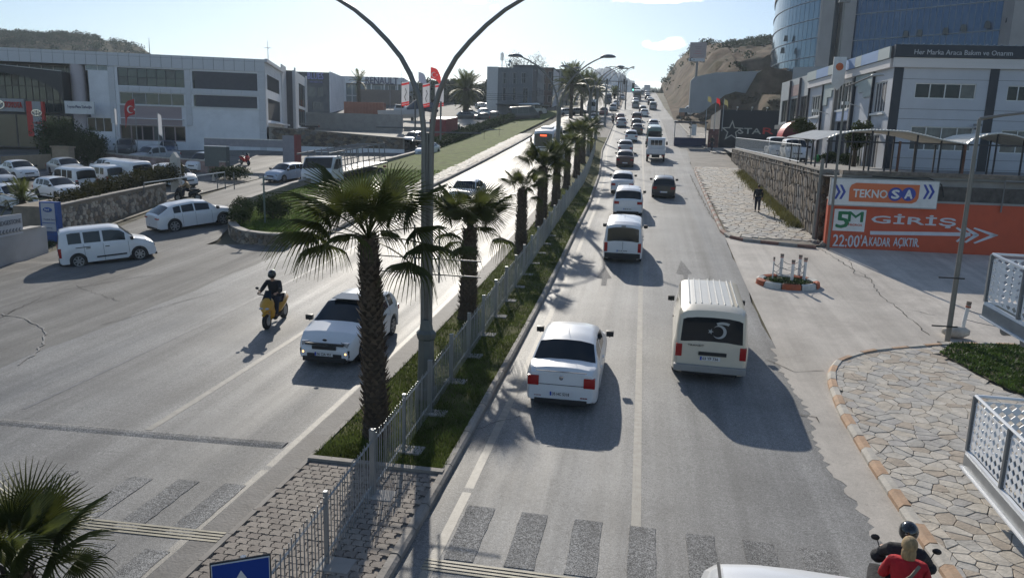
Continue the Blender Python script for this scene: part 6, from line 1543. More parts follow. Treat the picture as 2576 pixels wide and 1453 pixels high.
def fan_palm(X,Y,h,label,s=1.,nl=34,seed=0,rt=.24,det=True,group='fan palms along the central reservation',z0=.1,dead=0,lean=(0,0),low=.2,extra=(),sp=68):
    rg=random.Random(seed);root=thing('fan_palm',label,'palm tree',(X,Y,T(X,Y)+z0),group=group)
    mb=MB();n=14;rings=max(8,int(h/.22));vs=[]
    for j in range(rings+1):
        t=j/rings;r_=rt*(1.12-.35*t)*(1+.06*math.sin(j*1.9))*(1.25 if t<.04 else 1)
        for i in range(n):
            a_=2*math.pi*i/n;q=r_*(1+rg.uniform(-.05,.05));vs.append((lean[0]*t+q*math.cos(a_),lean[1]*t+q*math.sin(a_),h*t))
    mb.add(vs,[(j*n+i,j*n+(i+1)%n,(j+1)*n+(i+1)%n,(j+1)*n+i) for j in range(rings) for i in range(n)]);mb.build('trunk',BARK,root,smooth=50)
    b=MB();rows=int(h/.085) if det else int(h/.16);per=9 if det else 7
    for j in range(rows):
        zz=h*(j+.5)/rows;t=zz/h;r_=rt*(1.1-.35*t)
        for i in range(per):
            a_=2*math.pi*(i+.5*(j%2))/per+rg.uniform(-.12,.12);ln=rg.uniform(.10,.2);w_=rg.uniform(.06,.1)*(.7+.3*rt/.24);o=rg.uniform(.25,.6)
            ca,sa=math.cos(a_),math.sin(a_);cx,cy=lean[0]*t,lean[1]*t
            def p(rad,tw,zq): return (cx+rad*ca-tw*sa,cy+rad*sa+tw*ca,zz+zq)
            tipr=r_+ln*o
            b.add([p(r_*.9,-w_,0),p(r_*.9,w_,0),p(tipr*1.0+.01,w_*.35,ln*.8),p(tipr+.03,0,ln),p(tipr*1.0+.01,-w_*.35,ln*.8),p(r_+.035,0,ln*.25)],[(0,5,4),(5,1,2),(5,2,3,4)])
    b.build('leaf_bases',BOOT,root,kind='stuff')
    M0=Matrix.Translation((lean[0],lean[1],h+.02))
    src=FANS if det else FANS_L
    for k in range(nl):
        u=(k+.5)/nl;az=k*2.399+rg.uniform(-.25,.25)
        el=math.radians((84-u*sp if u<1-low else 12-34*((u-1+low)/max(low,.01)))+rg.uniform(-8,8))
        eld=math.degrees(el);idx=0 if eld>50 else (1 if eld>28 else (2 if eld>2 else 3))
        me=src[idx];sc_=s*rg.uniform(.88,1.1)*(1 if u>.12 else .85)
        M_=M0@Matrix.Rotation(az,4,'Z')@Matrix.Rotation(-el,4,'Y')@Matrix.Rotation(rg.uniform(-.5,.5),4,'X')@Matrix.Diagonal((sc_,sc_,sc_,1))
        put('leaf',me,root,M_)
    for az,el,sc_ in extra: put('leaf',src[2],root,M0@Matrix.Rotation(math.radians(az),4,'Z')@Matrix.Rotation(-math.radians(el),4,'Y')@Matrix.Diagonal((sc_,sc_,sc_,1)))
    for k in range(dead):
        az=rg.uniform(0,6.28);put('dry_leaf',FAND[k%2],root,M0@Matrix.Rotation(az,4,'Z')@Matrix.Rotation(math.radians(rg.uniform(45,80)),4,'Y')@Matrix.Diagonal((s*.7,)*3+(1,)))
    return root
def at_x(px,Y):
    "ground X where sight column px meets world distance Y"
    lo,hi=-220.,160.
    for _ in range(40):
        m=(lo+hi)/2
        v=Vector((m,Y,T(m,Y)-CZ));r_=v.dot(r0);d_=v.dot(fwd);dn=-v.dot(up0);u=FPX*r_/d_;vv=FPX*dn/d_;X=CX+u*math.cos(ROLL)-vv*math.sin(ROLL)
        if X<px: lo=m
        else: hi=m
    return (lo+hi)/2
fan_palm(-5.3,14.25,4.2,'large fan palm with thick shaggy trunk nearest the bridge beside the forked lamp post',1.12,13,1,rt=.235,dead=0,low=0,sp=44,lean=(-.2,.1),extra=((184,16,1.4),(170,2,1.2),(205,30,1.15),(2,10,1.3),(-14,-10,1.2),(14,26,1.15),(95,16,1.0),(-92,24,.95)))
fan_palm(-5.55,23.6,3.0,'second fan palm, right behind the tall forked lamp post',1.15,24,2,rt=.27,dead=1,sp=56)
fan_palm(-5.55,34.2,3.0,'fan palm with small upright crown and thin trunk, third from the bridge',.85,14,3,rt=.25)
fan_palm(-5.5,40.8,3.3,'tall fan palm with round crown, fourth from the bridge',1.0,24,4,rt=.28)
fan_palm(-5.6,48.2,3.1,'fan palm whose crown touches the second lamp post from the front',.95,20,5,rt=.28,det=False)
fan_palm(-5.9,57.5,3.2,'fan palm with slim trunk just beyond the second lamp post',.95,18,6,rt=.26,det=False)
fan_palm(-5.8,64.5,3.6,'fan palm with the tallest crown of the far group before the median bend',1.05,24,7,rt=.28,det=False)
fan_palm(-6.3,76,3.0,'low fan palm at the far end of the fence, left of the last one',1.05,22,8,rt=.28,det=False)
fan_palm(-6.2,84,3.0,'last fan palm of the median group, by the end of the fence',1.05,22,9,rt=.3,det=False)
p=ray(38,1425,8.2);pt=fan_palm(p.x,p.y,p.z-T(p.x,p.y)-.1,'fan palm crown close to the bridge in the lower left corner',.74,20,21,rt=.17,dead=3,group=None,z0=0,low=.25,sp=50)
# feather palms
def feather(seed,L=2.6,n=34,droop=1.0):
    rg=random.Random(seed);mb=MB();pts=[];
    for j in range(13):
        t=j/12;pts.append(Vector((L*t*(1-.12*t*droop),0,L*(.28*t-.55*droop*t*t))))
    mb.tube(pts,[.03*(1-.8*i/12) for i in range(13)],4)
    for k in range(n):
        t=.12+.88*k/n;i=min(11,int(t*12));p=pts[i].lerp(pts[i+1],t*12-i);ln=L*.24*math.sin(math.pi*min(1,t*.92+.08))**.6
        for s in (-1,1):
            d=Vector((.55,s*.8,-.25+rg.uniform(-.15,.15))).normalized()*ln;w_=Vector((.028,0,.0))
            mb.add([p-w_,p+w_,p+d+Vector((0,0,-.12*ln))],[(0,1,2)])
    return mb.mesh('frond',LEAF)
FE=[feather(1,droop=.5),feather(2,droop=1.0),feather(3,droop=1.6)]
def date_palm(X,Y,h,label,s,nl,seed,rt=.35,group=None,skirt=0):
    rg=random.Random(seed);root=thing('date_palm',label,'palm tree',(X,Y,T(X,Y)),group=group)
    mb=MB().tube([(0,0,-.2),(0,0,h*.5),(0,0,h)],[rt*1.15,rt*.9,rt],10);mb.build('trunk',BARK,root,smooth=60)
    MB().ell((0,0,h-.1),(rt*1.4,rt*1.4,.8),9).build('crown_shaft',BARK,root,smooth=60)
    for k in range(nl):
        u=(k+.5)/nl;az=k*2.399;el=math.radians(80-u*(105+skirt)+rg.uniform(-6,6));sc_=s*rg.uniform(.9,1.08)
        put('frond',FE[0 if u<.35 else(1 if u<.7 else 2)],root,Matrix.Translation((0,0,h+.1))@Matrix.Rotation(az,4,'Z')@Matrix.Rotation(-el,4,'Y')@Matrix.Diagonal((sc_,sc_,sc_,1)))
    return root
GP='tall date palms beside the junction'
for i,(px,yt,Y,s,l) in enumerate(((1435,172,150,2.0,'tallest date palm, leftmost of the group by the traffic light arm'),(1462,192,158,1.7,'date palm second from the left by the traffic light arm'),(1482,192,165,1.7,'date palm in the middle of the group, crown merging with its neighbours'),(1497,205,176,1.6,'rightmost date palm of the group, with a ragged leaning crown'),(1545,222,240,1.2,'small date palm in front of the blue hill'))):
    X=at_x(px,Y);top=zat(px,yt,Y).z;h=top-T(X,Y)-1.7*s
    date_palm(X,Y,h,l,s,44,i,group=GP)
X=at_x(1172,150);date_palm(X,150,5.6,'bushy date palm with long hanging skirt beside the far restaurant',1.7,70,31,rt=.6,skirt=70)
X=at_x(903,170);date_palm(X,170,6.2,'date palm with sparse tied crown before the far dealership',1.3,16,32,rt=.4)
q=at(150,540,.0);date_palm(-35.5,37.5,1.2,'small sago-like palm behind the blue pylon sign',.62,26,33,rt=.14)
# ================================================================ TREES, BUSHES
def crown(name,parent,blobs,n,size,m,seed=1,flat=1.):
    rg=np.random.default_rng(seed);tot=sum(b[3]*b[4]*b[5] for b in blobs);V=[];k=0
    for b in blobs:
        c=int(n*b[3]*b[4]*b[5]/tot)
        d=rg.normal(size=(c,3));d/=np.linalg.norm(d,axis=1)[:,None];rad=rg.random(c)**.33
        lump=1+.22*np.sin(d[:,0]*5+b[0])*np.sin(d[:,1]*6+b[1])+.14*np.sin(d[:,2]*9+d[:,0]*7)
        V.append(d*(rad*lump)[:,None]*np.array(b[3:6])+np.array(b[:3]))
    P=np.concatenate(V);n=len(P);u=rg.normal(size=(n,3));u/=np.linalg.norm(u,axis=1)[:,None];w_=np.cross(u,rg.normal(size=(n,3)));w_/=np.linalg.norm(w_,axis=1)[:,None]
    s=rg.uniform(.5,1.2,(n,1))*size
    A=np.stack([P-u*s,P+w_*s*.5,P+u*s,P-w_*s*.5],1).reshape(-1,3)
    me=bpy.data.meshes.new(name);me.vertices.add(4*n);me.vertices.foreach_set('co',A.ravel());me.loops.add(4*n);me.loops.foreach_set('vertex_index',np.arange(4*n,dtype=np.int32));me.polygons.add(n);me.polygons.foreach_set('loop_start',np.arange(0,4*n,4,dtype=np.int32));me.materials.append(m);me.update();me.validate()
    return put(name,me,parent)
FOL=mat('foliage_dark',(.035,.055,.018),.8,var=.5,scale=.8,trans=.2,spec=.1)
FOL2=mat('foliage_olive',(.06,.075,.025),.8,var=.5,scale=.8,trans=.25,spec=.1)
FOLB=mat('foliage_far',(.035,.05,.022),.8,var=.5,scale=.2,trans=.15,spec=.1)
DRYF=mat('foliage_brown',(.09,.07,.05),.7,var=.4,scale=.8,trans=.2)
def tree(name,X,Y,h,w_,label,cat='tree',group=None,m=FOL,n=2600,size=.16,seed=1,bare=False,th=.35,z=None,low=0):
    rg=random.Random(seed);root=thing(name,label,cat,(X,Y,T(X,Y) if z is None else z),group=group)
    th_=h*th;mb=MB().tube([(0,0,-.2),(0,0,th_),(rg.uniform(-.2,.2)*w_,0,h*.75)],[.05*w_+.06,.04*w_+.04,.02],7);
    for k in range(8 if bare else 5):
        a_=k*2.4;q=w_*rg.uniform(.3,.45);mb.tube([(0,0,th_*rg.uniform(.7,1.1)),(q*.5*math.cos(a_),q*.5*math.sin(a_),h*.55),(q*math.cos(a_),q*math.sin(a_),h*rg.uniform(.7,.95))],[.03*w_,.02*w_,.01],5)
    mb.build('trunk',BARK,root,smooth=60)
    bl=[]
    for k in range(9):
        a_=k*2.4+rg.random();q=w_*.5*rg.uniform(.1,.6);bl.append((q*math.cos(a_),q*math.sin(a_),h*rg.uniform(.5,.85),w_*rg.uniform(.16,.27),w_*rg.uniform(.16,.27),h*rg.uniform(.1,.2)))
    if low: bl+=[(w_*.3*math.cos(k*1.3),w_*.3*math.sin(k*1.3),h*.33,w_*.3,w_*.3,h*.32) for k in range(5)]
    crown('crown',root,bl,n,size,m,seed);return root
def bush(X,Y,rx,ry,rz,label,group=None,m=FOL,n=2500,size=.09,seed=1,cat='bush',name='bush',z=None):
    root=thing(name,label,cat,(X,Y,T(X,Y) if z is None else z),group=group)
    rg=random.Random(seed);bl=[(0,0,rz*.5,rx*.8,ry*.8,rz*.55)]
    for k in range(7):
        a_=k*2.4;bl.append((rx*.55*math.cos(a_),ry*.55*math.sin(a_),rz*rg.uniform(.35,.8),rx*.4,ry*.4,rz*.32))
    crown('foliage',root,bl,n,size,m,seed);MB().tube([(0,0,-.1),(0,0,rz*.5)],[.06,.03],5).build('stem',BARK,root);return root
def hedge(path,wd,h,label,seed=1,m=FOL,dens=420,size=.09,dz=0,name='hedge',cat='hedge'):
    x0,y0=path[0];root=thing(name,label,cat,(x0,y0,T(x0,y0)));bl=[]
    P=[Vector((a_,b_,0)) for a_,b_ in path];tot=0;rg=random.Random(seed)
    for a_,b_ in zip(P[:-1],P[1:]):
        n=max(1,int((b_-a_).length/(wd*.55)))
        for i in range(n):
            p=a_.lerp(b_,(i+.5)/n);bl.append((p.x-x0+rg.uniform(-.1,.1),p.y-y0+rg.uniform(-.1,.1),T(p.x,p.y)-T(x0,y0)+h*.5+dz,wd*.5*rg.uniform(.85,1.15),wd*.5*rg.uniform(.85,1.15),h*.55*rg.uniform(.85,1.15)));tot+=1
    crown('foliage',root,bl,int(dens*tot),size,m,seed);return root
p=at(150,415);bush(p.x,p.y,2.5,2.2,4.3,'large round dark bush on the left in front of the showroom entrance',n=9000,size=.12,seed=2)
p=at(220,415);bush(p.x,p.y,2.3,2.0,3.5,'smaller dark bush touching the large round one on its right side',n=7000,size=.12,seed=3)
hedge([(-31.8,36.0),(-33.2,41),(-34.2,46.5),(-35.2,52.5)],1.4,1.3,'long clipped dark hedge on top of the left stone wall',seed=4,dens=700,m=mat('hedge_leaf',(.045,.045,.016),.8,var=.5,scale=.9,trans=.25,spec=.1),dz=.95)
p=at(580,452);bush(p.x,p.y,2.2,1.0,1.1,'low dark green bush by the yard gate behind the white cone',n=3000,seed=5)
bush(-21.9,37.6,.8,.7,.95,'small dark shrub at the tip of the verge wall',group='shrubs on the verge tip',n=2500,size=.06,seed=6,z=T(-21.9,37.6)+.45)
bush(-21.0,39.7,1.3,.9,1.35,'larger dark shrub behind the small one on the verge tip',group='shrubs on the verge tip',n=4000,size=.07,seed=7,z=T(-21,39.7)+.4)
bush(-23.4,40.5,.9,.8,1.0,'dark shrub beside the inner wall of the verge',group='shrubs on the verge tip',n=2200,size=.07,seed=8,z=T(-23.4,40.5)+.45)
hedge([(-25.8,88),(-26.2,100),(-26.6,115),(-26.4,135),(-26,160),(-24.5,178)],1.7,1.3,'long dark hedge between the lawn verge and the upper service road',seed=9,dens=330,size=.16,dz=.2)
X=at_x(1510,0+262) if False else None
# saplings on the verge: thin stakes
for i,(x,y,l) in enumerate(((1217,355,'first'),(1255,345,'second'),(1300,318,'third'),(1330,305,'fourth'))):
    p=at(x,y);t=thing('sapling','thin bare sapling, %s from the left on the verge lawn'%l,'sapling',(p.x,p.y,p.z),group='saplings on the verge')
    MB().tube([(0,0,0),(.03,0,1.6)],[.03,.012],5).build('stem',BARK,t);MB().tube([(.02,0,1.0),(.25,.1,1.5)],.01,4).build('twig',BARK,t);MB().tube([(.02,0,.9),(-.2,.1,1.35)],.01,4).build('twig',BARK,t)
# trees beyond the far dealership and behind the row of houses
GT_='trees behind the far dealership'
rg=random.Random(5)
for i in range(9):
    px=1040+i*24;Y=215+rg.uniform(-12,14);X=at_x(px,Y);h=zat(px,206+rg.uniform(-6,8),Y).z-T(X,Y)
    tree('broadleaf_tree',X,Y,h+.6,9+rg.uniform(0,2),['dark tree leftmost behind the restaurant awning','dark tree above the white restaurant awning','dark tree directly behind the left red-edged banner','round dark tree between two flag poles','dark tree behind the red flag','dark tree behind the right red-edged banner','dark tree just left of the bushy date palm','low dark tree right of the bushy date palm','dark green tree against the pale office block'][i],group=GT_,m=FOLB,n=5200,size=.42,seed=i+40,th=.1,low=1)
for i,(px,yt,Y,l) in enumerate(((1297,122,178,'bare branching tree rising behind the office block, left of its twin'),(1345,128,184,'bare branching tree with brown leaves behind the row of houses'),(1425,205,235,'pale twiggy tree above the dark green house'))):
    X=at_x(px,Y);h=zat(px,yt,Y).z-T(X,Y);tree('bare_tree',X,Y,h,h*.55,l,m=DRYF,n=1700,size=.16,seed=i+60,bare=True,group='bare trees behind the houses')
# right side trees
tree('small_tree',12.8,66,3.6,2.6,'small leafy tree in front of the annex windows',m=FOL2,n=3000,size=.11,seed=71,z=tz(66))
tree('small_tree',13.9,54.2,3.1,2.2,'dark tree under the canopy edge at the workshop corner',m=FOL2,n=3000,size=.1,seed=72,z=tz(54))
for i,(x,y,l) in enumerate(((13.6,60,'low round bush beside the bright green ball'),(14.2,57,'low bush on the terrace in front of the barred window'))): bush(x,y,.8,.6,.8,l,group='low bushes on the terrace',n=1500,size=.07,seed=80+i,z=tz(y))
o=MB().ell((0,0,.3),(.28,.28,.3),12).build('garden_ball',mat('bright_green',(.03,.4,.1),.4,var=.05),smooth=60);o.location=(13.0,61,tz(61));tag(o,'bright green ball on the terrace beside the workshop doorway','ball')
# scrub on the right hill and the left hill
def scrub(name,gen,n,s0,s1,m,seed,label):
    rg=np.random.default_rng(seed);bl=[]
    for _ in range(n):
        x,y,z_=gen(rg);s=rg.uniform(s0,s1);bl.append((x,y,z_+s*.2,s,s,s*.6))
    o=crown(name,None,bl,n*46,.3 if s1<2 else .42,m,seed);o['kind']='stuff';o['label']=label;o['category']='scrub';return o
dg=bpy.context.evaluated_depsgraph_get();dg.update()
def caster(nm,idx=0):
    from mathutils.bvhtree import BVHTree
    o=[o for o in bpy.data.objects if o.name.split('.')[0]==nm][idx];me=o.data
    return BVHTree.FromPolygons([tuple(v.co) for v in me.vertices],[tuple(p.vertices) for p in me.polygons])
hb=caster('hillside')
def hgz(b,x,y):
    h=b.ray_cast(Vector((x,y,200)),Vector((0,0,-1)));return h[0].z if h[0] else None
def gh(rg):
    while True:
        y=rg.uniform(165,400);x=rg.uniform(12,120) if rg.random()<.5 else rg.uniform(6,40);z_=hgz(hb,x,y)
        if z_ is not None and (z_-T(x,y)>16 or rg.random()<.10): return x,y,z_
scrub('hill_scrub',gh,850,.6,2.4,FOLB,3,'dark scrub and low bushes covering the crest of the right hill')
def gh2(rg):
    while True:
        y=rg.uniform(120,158);x=rg.uniform(6,30);z_=hgz(hb,x,y)
        if z_ is not None: return x,y,z_
scrub('hill_scrub',gh2,120,.3,.8,mat('foliage_dry_brown',(.1,.075,.04),.8,var=.5,scale=.5),4,'dry brown scrub on the cut slope below the grey retaining wall')
lb=caster('left_hill')
def gl2(rg):
    while True:
        px=rg.uniform(-60,470);y=rg.uniform(235,332);p=zat(px,100,y);z_=hgz(lb,p.x,y)
        if z_ is not None: return p.x,y,z_
scrub('hill_scrub',gl2,900,.9,2.6,FOLB,5,'dark scrub over the rounded hill behind the showroom')
def gt(rg):
    y=rg.uniform(300,345);x=rg.uniform(-60,-20) if rg.random()<.5 else rg.uniform(-150,-50);return x,y,T(x,y)
scrub('distant_wood',gt,160,2.2,4.5,FOLB,6,'distant wood along the skyline behind the dealerships')
def gr(rg):
    y=rg.uniform(330,350);x=rg.uniform(-6,6);return x,y,T(x,y)
scrub('distant_wood',gr,14,1.2,2.2,FOLB,8,'low trees on the crest of the road')
# ================================================================ LAMP POSTS
def lamp_arm(side,hs=6.9,top=10.7,out=3.75):
    P=[(side*.082,0,1.6),(side*.085,0,6.0),(side*.1,0,6.4)]
    P+=[(side*x,0,z_) for x,z_ in ((.15,6.8),(.25,7.18),(.42,7.58),(.64,7.95),(.95,8.3),(1.32,8.65),(1.72,8.96),(2.1,9.18),(2.4,9.32),(2.6,9.4))];return P
    for i in range(1,11):
        t=i/10;a_=t*math.pi/2*.93;P.append((side*(.14+(out-.14)*(1-math.cos(a_))**.9),0,hs+(top-hs)*math.sin(a_)))
    return P
def head_mesh(side):
    mb=MB().ell((side*.42,0,.03),(.5,.17,.19),14,half=True);mb.ell((side*.42,0,.03),(.47,.15,.05),12,1);mb.tube([(-side*.1,0,0),(side*.1,0,.03)],.06,8)
    return mb
HD=[mat('lamp_head_grey',(.2,.2,.2),.4,var=.05,metal=.2),mat('lamp_lens',(.4,.4,.38),.3,var=0)]
def double_lamp(X,Y,label,det=False,group='forked lamp posts along the median'):
    root=thing('street_lamp',label,'street lamp',(X,Y,T(X,Y)+.1),group=group)
    oc=MB();oc.tube([(0,0,0),(0,0,.25),(0,0,.3),(0,0,1.45),(0,0,1.5),(0,0,1.62),(0,0,1.7),(0,0,1.95)],[.28,.28,.22,.19,.23,.25,.17,.13],8);oc.build('pedestal',GREYM if not det else mat('pedestal_grey',(.13,.14,.13),.5,var=.12,metal=.2),root)
    for s in (-1,1):
        P=lamp_arm(s);MB().tube(P,[.066]*3+[.066-.003*i for i in range(10)],10 if det else 7).build('arm',LAMPM,root,smooth=60)
        head_mesh(s).build('lamp_head',HD,root,smooth=50).matrix_local=Matrix.Translation(P[-1])
    MB().tube([(0,0,1.6),(0,0,6.3)],.04,6).build('joining_plate',LAMPM,root)
    return root
L1=double_lamp(-4.92,16.6,'tall forked lamp post with banner frames, nearest the bridge',det=True)
# banner frames
for s in (-1,1):
    for (z0,z1,zs,ln) in ((2.85,4.2,(3.05,3.42),1.02),(4.2,5.0,(),0),(6.15,7.0,(6.32,),.95)):
        if s==-1 and z0>6: zs=(6.4,)
        if z0!=4.2: MB().tube([(s*.30,0,z0),(s*.30,0,z1)],.022,6).build('frame_upright',GREYM,L1)
        for q in zs:
            MB().tube([(s*.30,0,q),(s*(.30+ln),-.05*s,q+.0)],.018,6).build('frame_arm',GREYM,L1)
            MB().box(min(s*.1,s*.3),max(s*.1,s*.3),-.015,.015,q-.02,q+.02).build('bracket',GREYM,L1)
double_lamp(-5.78,49.5,'second forked lamp post, its right head high above the far road')
for i,(Y,l) in enumerate(((83,'third forked lamp post, beside the end of the fence'),(105,'fourth forked lamp post, just left of the bend in the kerb'),(128,'fifth forked lamp post at the tip of the median'),(184,'forked lamp post at the start of the far median'),(215,'forked lamp post beyond the start of the far median'),(248,'forked lamp post halfway along the far median'),(284,'forked lamp post near the crest of the hill'),(322,'last forked lamp post on the crest'))):
    X=(kr(Y)+kl(Y))/2 if i>2 else (at_x(1478,Y) if i==0 else at_x(1497 if i==1 else 1520,Y))
    double_lamp(X,Y,l)
# traffic light gantry
p=at(1572,276);TG=thing('traffic_light','traffic light gantry with long arm and hanging signals over the left road','traffic light',(p.x,p.y,p.z))
hh=zat(1572,206,p.y).z-p.z;xl=at_x(1488,p.y)-p.x
MB().tube([(0,0,0),(0,0,hh+.4)],.16,8).build('pole',GREYM,TG);MB().tube([(0,0,hh),(xl,0,hh+.1)],.1,6).build('arm',GREYM,TG)
SIGM=mat('signal_housing',(.015,.02,.018),.5,var=0);GRN=mat('signal_green_lit',(.05,.5,.35),.3,var=0,emit=(.2,1,.75,4))
for px,dy in ((1523,-.9),(1565,-.9)):
    x=at_x(px,p.y)-p.x;MB().box(-.2,.2,-.2,.1,-.6,.6).build('signal',SIGM,TG,bevel=.04).matrix_local=Matrix.Translation((x if px<1560 else x+.1,-.15,hh))
o=MB().box(-.3,.3,-.3,.1,-1.0,.9).build('signal',SIGM,TG,bevel=.05);o.matrix_local=Matrix.Translation((1.6,-.2,hh-1.2));g_=MB().ell((0,-.32,-.65),(.16,.05,.16),10).build('green_lamp',GRN,o)
MB().tube([(.0,0,hh-1.0),(1.6,0,hh-1.0)],.05,6).build('bracket',GREYM,TG)
p=at(1863/1,268) ;p=Vector((at_x(1764,150),150,0))
p=at(1755,262)
TL=thing('traffic_light','slim traffic light pole with dark signal in front of the hill','traffic light',(at_x(1752,170),170,T(9,170)))
MB().tube([(0,0,0),(0,0,4.6)],.07,6).build('pole',GREYM,TL);MB().box(-.2,.2,-.25,.05,2.6,3.9).build('signal',SIGM,TL,bevel=.04).matrix_local=Matrix.Translation((.45,0,0))
# single lamps at the right
def single_lamp(X,Y,h,label,arm,head=.5,r_=.09,bands=()):
    root=thing('street_lamp',label,'street lamp',(X,Y,T(X,Y)))
    MB().tube([(0,0,-.05),(0,0,h*.5),(0,0,h)],[r_,r_*.85,r_*.6],10).build('pole',LAMPM,root,smooth=60)
    MB().tube([(0,0,h),(arm[0]*.3,arm[1]*.3,h+.12),(arm[0],arm[1],h+arm[2])],[r_*.6,r_*.5,r_*.4],8).build('arm',LAMPM,root,smooth=60)
    a_=math.atan2(arm[1],arm[0]);o=head_mesh(1).build('lamp_head',[mat('lamp_head_pale',(.42,.42,.4),.4,var=.05),HD[1]],root,smooth=50);o.matrix_local=Matrix.Translation((arm[0],arm[1],h+arm[2]))@Matrix.Rotation(a_,4,'Z')@Matrix.Diagonal((head,head,head,1))
    for zb_ in bands: MB().box(-.55,.2,-.02,.02,-.02,.02).build('band',BLACKP,root).matrix_local=Matrix.Translation((0,-r_,zb_))
    return root
X,Y=9.8,24.9;single_lamp(X,Y,6.95,'grey street lamp in front of the orange wall with arm reaching out of frame',(2.1,-.2,.32),.9,.085,(.55,2.1))
single_lamp(9.25,39.0,7.9,'slim street lamp with pale oval head at the left edge of the white board',(.95,-.55,.45),.62,.075)
o=single_lamp(9.0,41.0,4.3,'short dark pole clamped to the corner of the stone wall',(.02,0,.02),.01,.14)
for ch in list(o.children):
    if ch.name.startswith(('arm','lamp_head')): bpy.data.objects.remove(ch)
o.name='wall_pole';o['category']='pole'
# tall pole in front of the tower
a_=ray(2108,150,100);t=thing('floodlight_mast','tall grey mast with lamps at its head in front of the glass tower','mast',(a_.x,a_.y,6))
tp=ray(2118,-5,100);MB().tube([(0,0,0),(0,0,tp.z-6)],[.22,.13],8).build('pole',LAMPM,t);MB().box(-.7,.7,-.2,.2,-.5,.2).build('lamp_bracket',GREYM,t).matrix_local=Matrix.Translation((0,0,tp.z-6.4))
# ================================================================ FENCE on the median
FEN=thing('median_fence','long galvanised bar fence with square posts along the median','fence',(-4.36,8,T(-4.3,8)))
FP=[(7.3,-4.25),(9.56,-4.36),(11.78,-4.47),(13.71,-4.52),(15.7,-4.56)]
y=17.8
while y<91: FP.append((y,float(np.interp(y,[15,27,60,68,92],[-4.56,-4.75,-4.85,-5.05,-6.1]))));y+=2.08
O=Vector((-4.36,8,T(-4.3,8)));FM=mat('fence_steel',(.33,.345,.355),.4,metal=.55,var=.1,scale=5)
bar_near=MB().box(-.0065,.0065,-.0065,.0065,0,1.14).mesh('bar',FM);far=MB();nb=0
postm=MB().box(-.045,.045,-.045,.045,0,1.24).box(-.05,.05,-.05,.05,1.24,1.26).mesh('post',FM);postt=MB().box(-.03,.03,-.03,.03,0,1.2).mesh('post',FM)
padm=MB().box(-.28,.28,-.2,.2,-.1,.03).mesh('footing',CONC,bevel=.02)
for i,((ya,xa),(yb,xb)) in enumerate(zip(FP[:-1],FP[1:])):
    za=T(xa,ya)+.1;zb=T(xb,yb)+.1;A_=Vector((xa,ya,za))-O;B_=Vector((xb,yb,zb))-O;d=(B_-A_)
    put('post',postm if i%2==0 or ya>16 else postt,FEN,Matrix.Translation(A_)@Matrix.Rotation(math.atan2(-d.x,d.y),4,'Z'))
    if ya<40: put('footing',padm,FEN,Matrix.Translation(A_+Vector((.12,0,0))))
    for zr_ in (.16,1.0):
        off=.04 if i%2 else .0
        MB().tube([A_+Vector((0,0,zr_+off))+d*.02,B_+Vector((0,0,zr_+off))-d*.02],.020,4).build('rail',FM,FEN)
    n=18
    for k in range(1,n):
        p_=A_+d*(k/n)+Vector((.03,0,.02))
        if nb<300: put('bar',bar_near,FEN,Matrix.Translation(p_)@Matrix.Rotation(R.uniform(-.012,.012),4,'Y'));nb+=1
        else: far.box(p_.x-.0055,p_.x+.0055,p_.y-.0055,p_.y+.0055,p_.z,p_.z+1.14)
far.build('bars',FM,FEN,kind='stuff')
# blue pedestrian sign, close to the bridge
a_=ray(606,1435,8.6);SG=thing('pedestrian_crossing_sign','blue square sign with white triangle at the bottom edge beside the fence','road sign',(a_.x,a_.y,T(a_.x,a_.y)))
rotS=Matrix.Rotation(math.atan2(-a_.x,a_.y),4,'Z');cs=.335
tp=ray(606,1401,8.6).z-T(a_.x,a_.y)
MB().tube([(0,.06,0),(0,.06,tp)],.035,8).build('pole',STEEL,SG)
o=MB().box(-cs,cs,0,.03,-2*cs,0).build('board',INK,SG,bevel=.01);o.matrix_local=rotS@Matrix.Translation((0,0,tp))
o=MB().box(-cs+.015,cs-.015,-.012,-.001,-2*cs+.015,-.015).build('border',WHITEM,SG);o.matrix_local=rotS@Matrix.Translation((0,0,tp))
o=MB().box(-cs+.026,cs-.026,-.02,-.014,-2*cs+.026,-.026).build('face',BLUE,SG);o.matrix_local=rotS@Matrix.Translation((0,0,tp))
o=MB().add([(-.24,0,-.55),(.24,0,-.55),(0,0,-.13)],[(0,1,2)]).build('triangle',WHITEM,SG);o.matrix_local=rotS@Matrix.Translation((0,-.024,tp))
mb=MB();
o=MB().ell((0,0,-.27),(.022,.002,.024),8).box(-.018,.018,-.001,.001,-.40,-.30).add([(-.015,0,-.40),(-.075,0,-.51),(-.05,0,-.51),(0,0,-.42)],[(0,1,2,3)]).add([(.015,0,-.40),(.07,0,-.51),(.045,0,-.51),(-.005,0,-.42)],[(0,1,2,3)]).build('walking_figure',INK,SG);o['kind']='stuff';o.matrix_local=rotS@Matrix.Translation((0,-.028,tp))
# pole on the verge tip
p=at(667,577);t=thing('sign_pole','thin green-grey pole with short square plate standing on the verge tip','pole',(p.x,p.y,p.z));MB().tube([(0,0,0),(0,0,2.95)],.05,8).build('pole',mat('green_grey_paint',(.12,.16,.14),.5),t);MB().box(-.28,.28,-.03,.03,2.85,2.95).build('plate',STEEL,t)
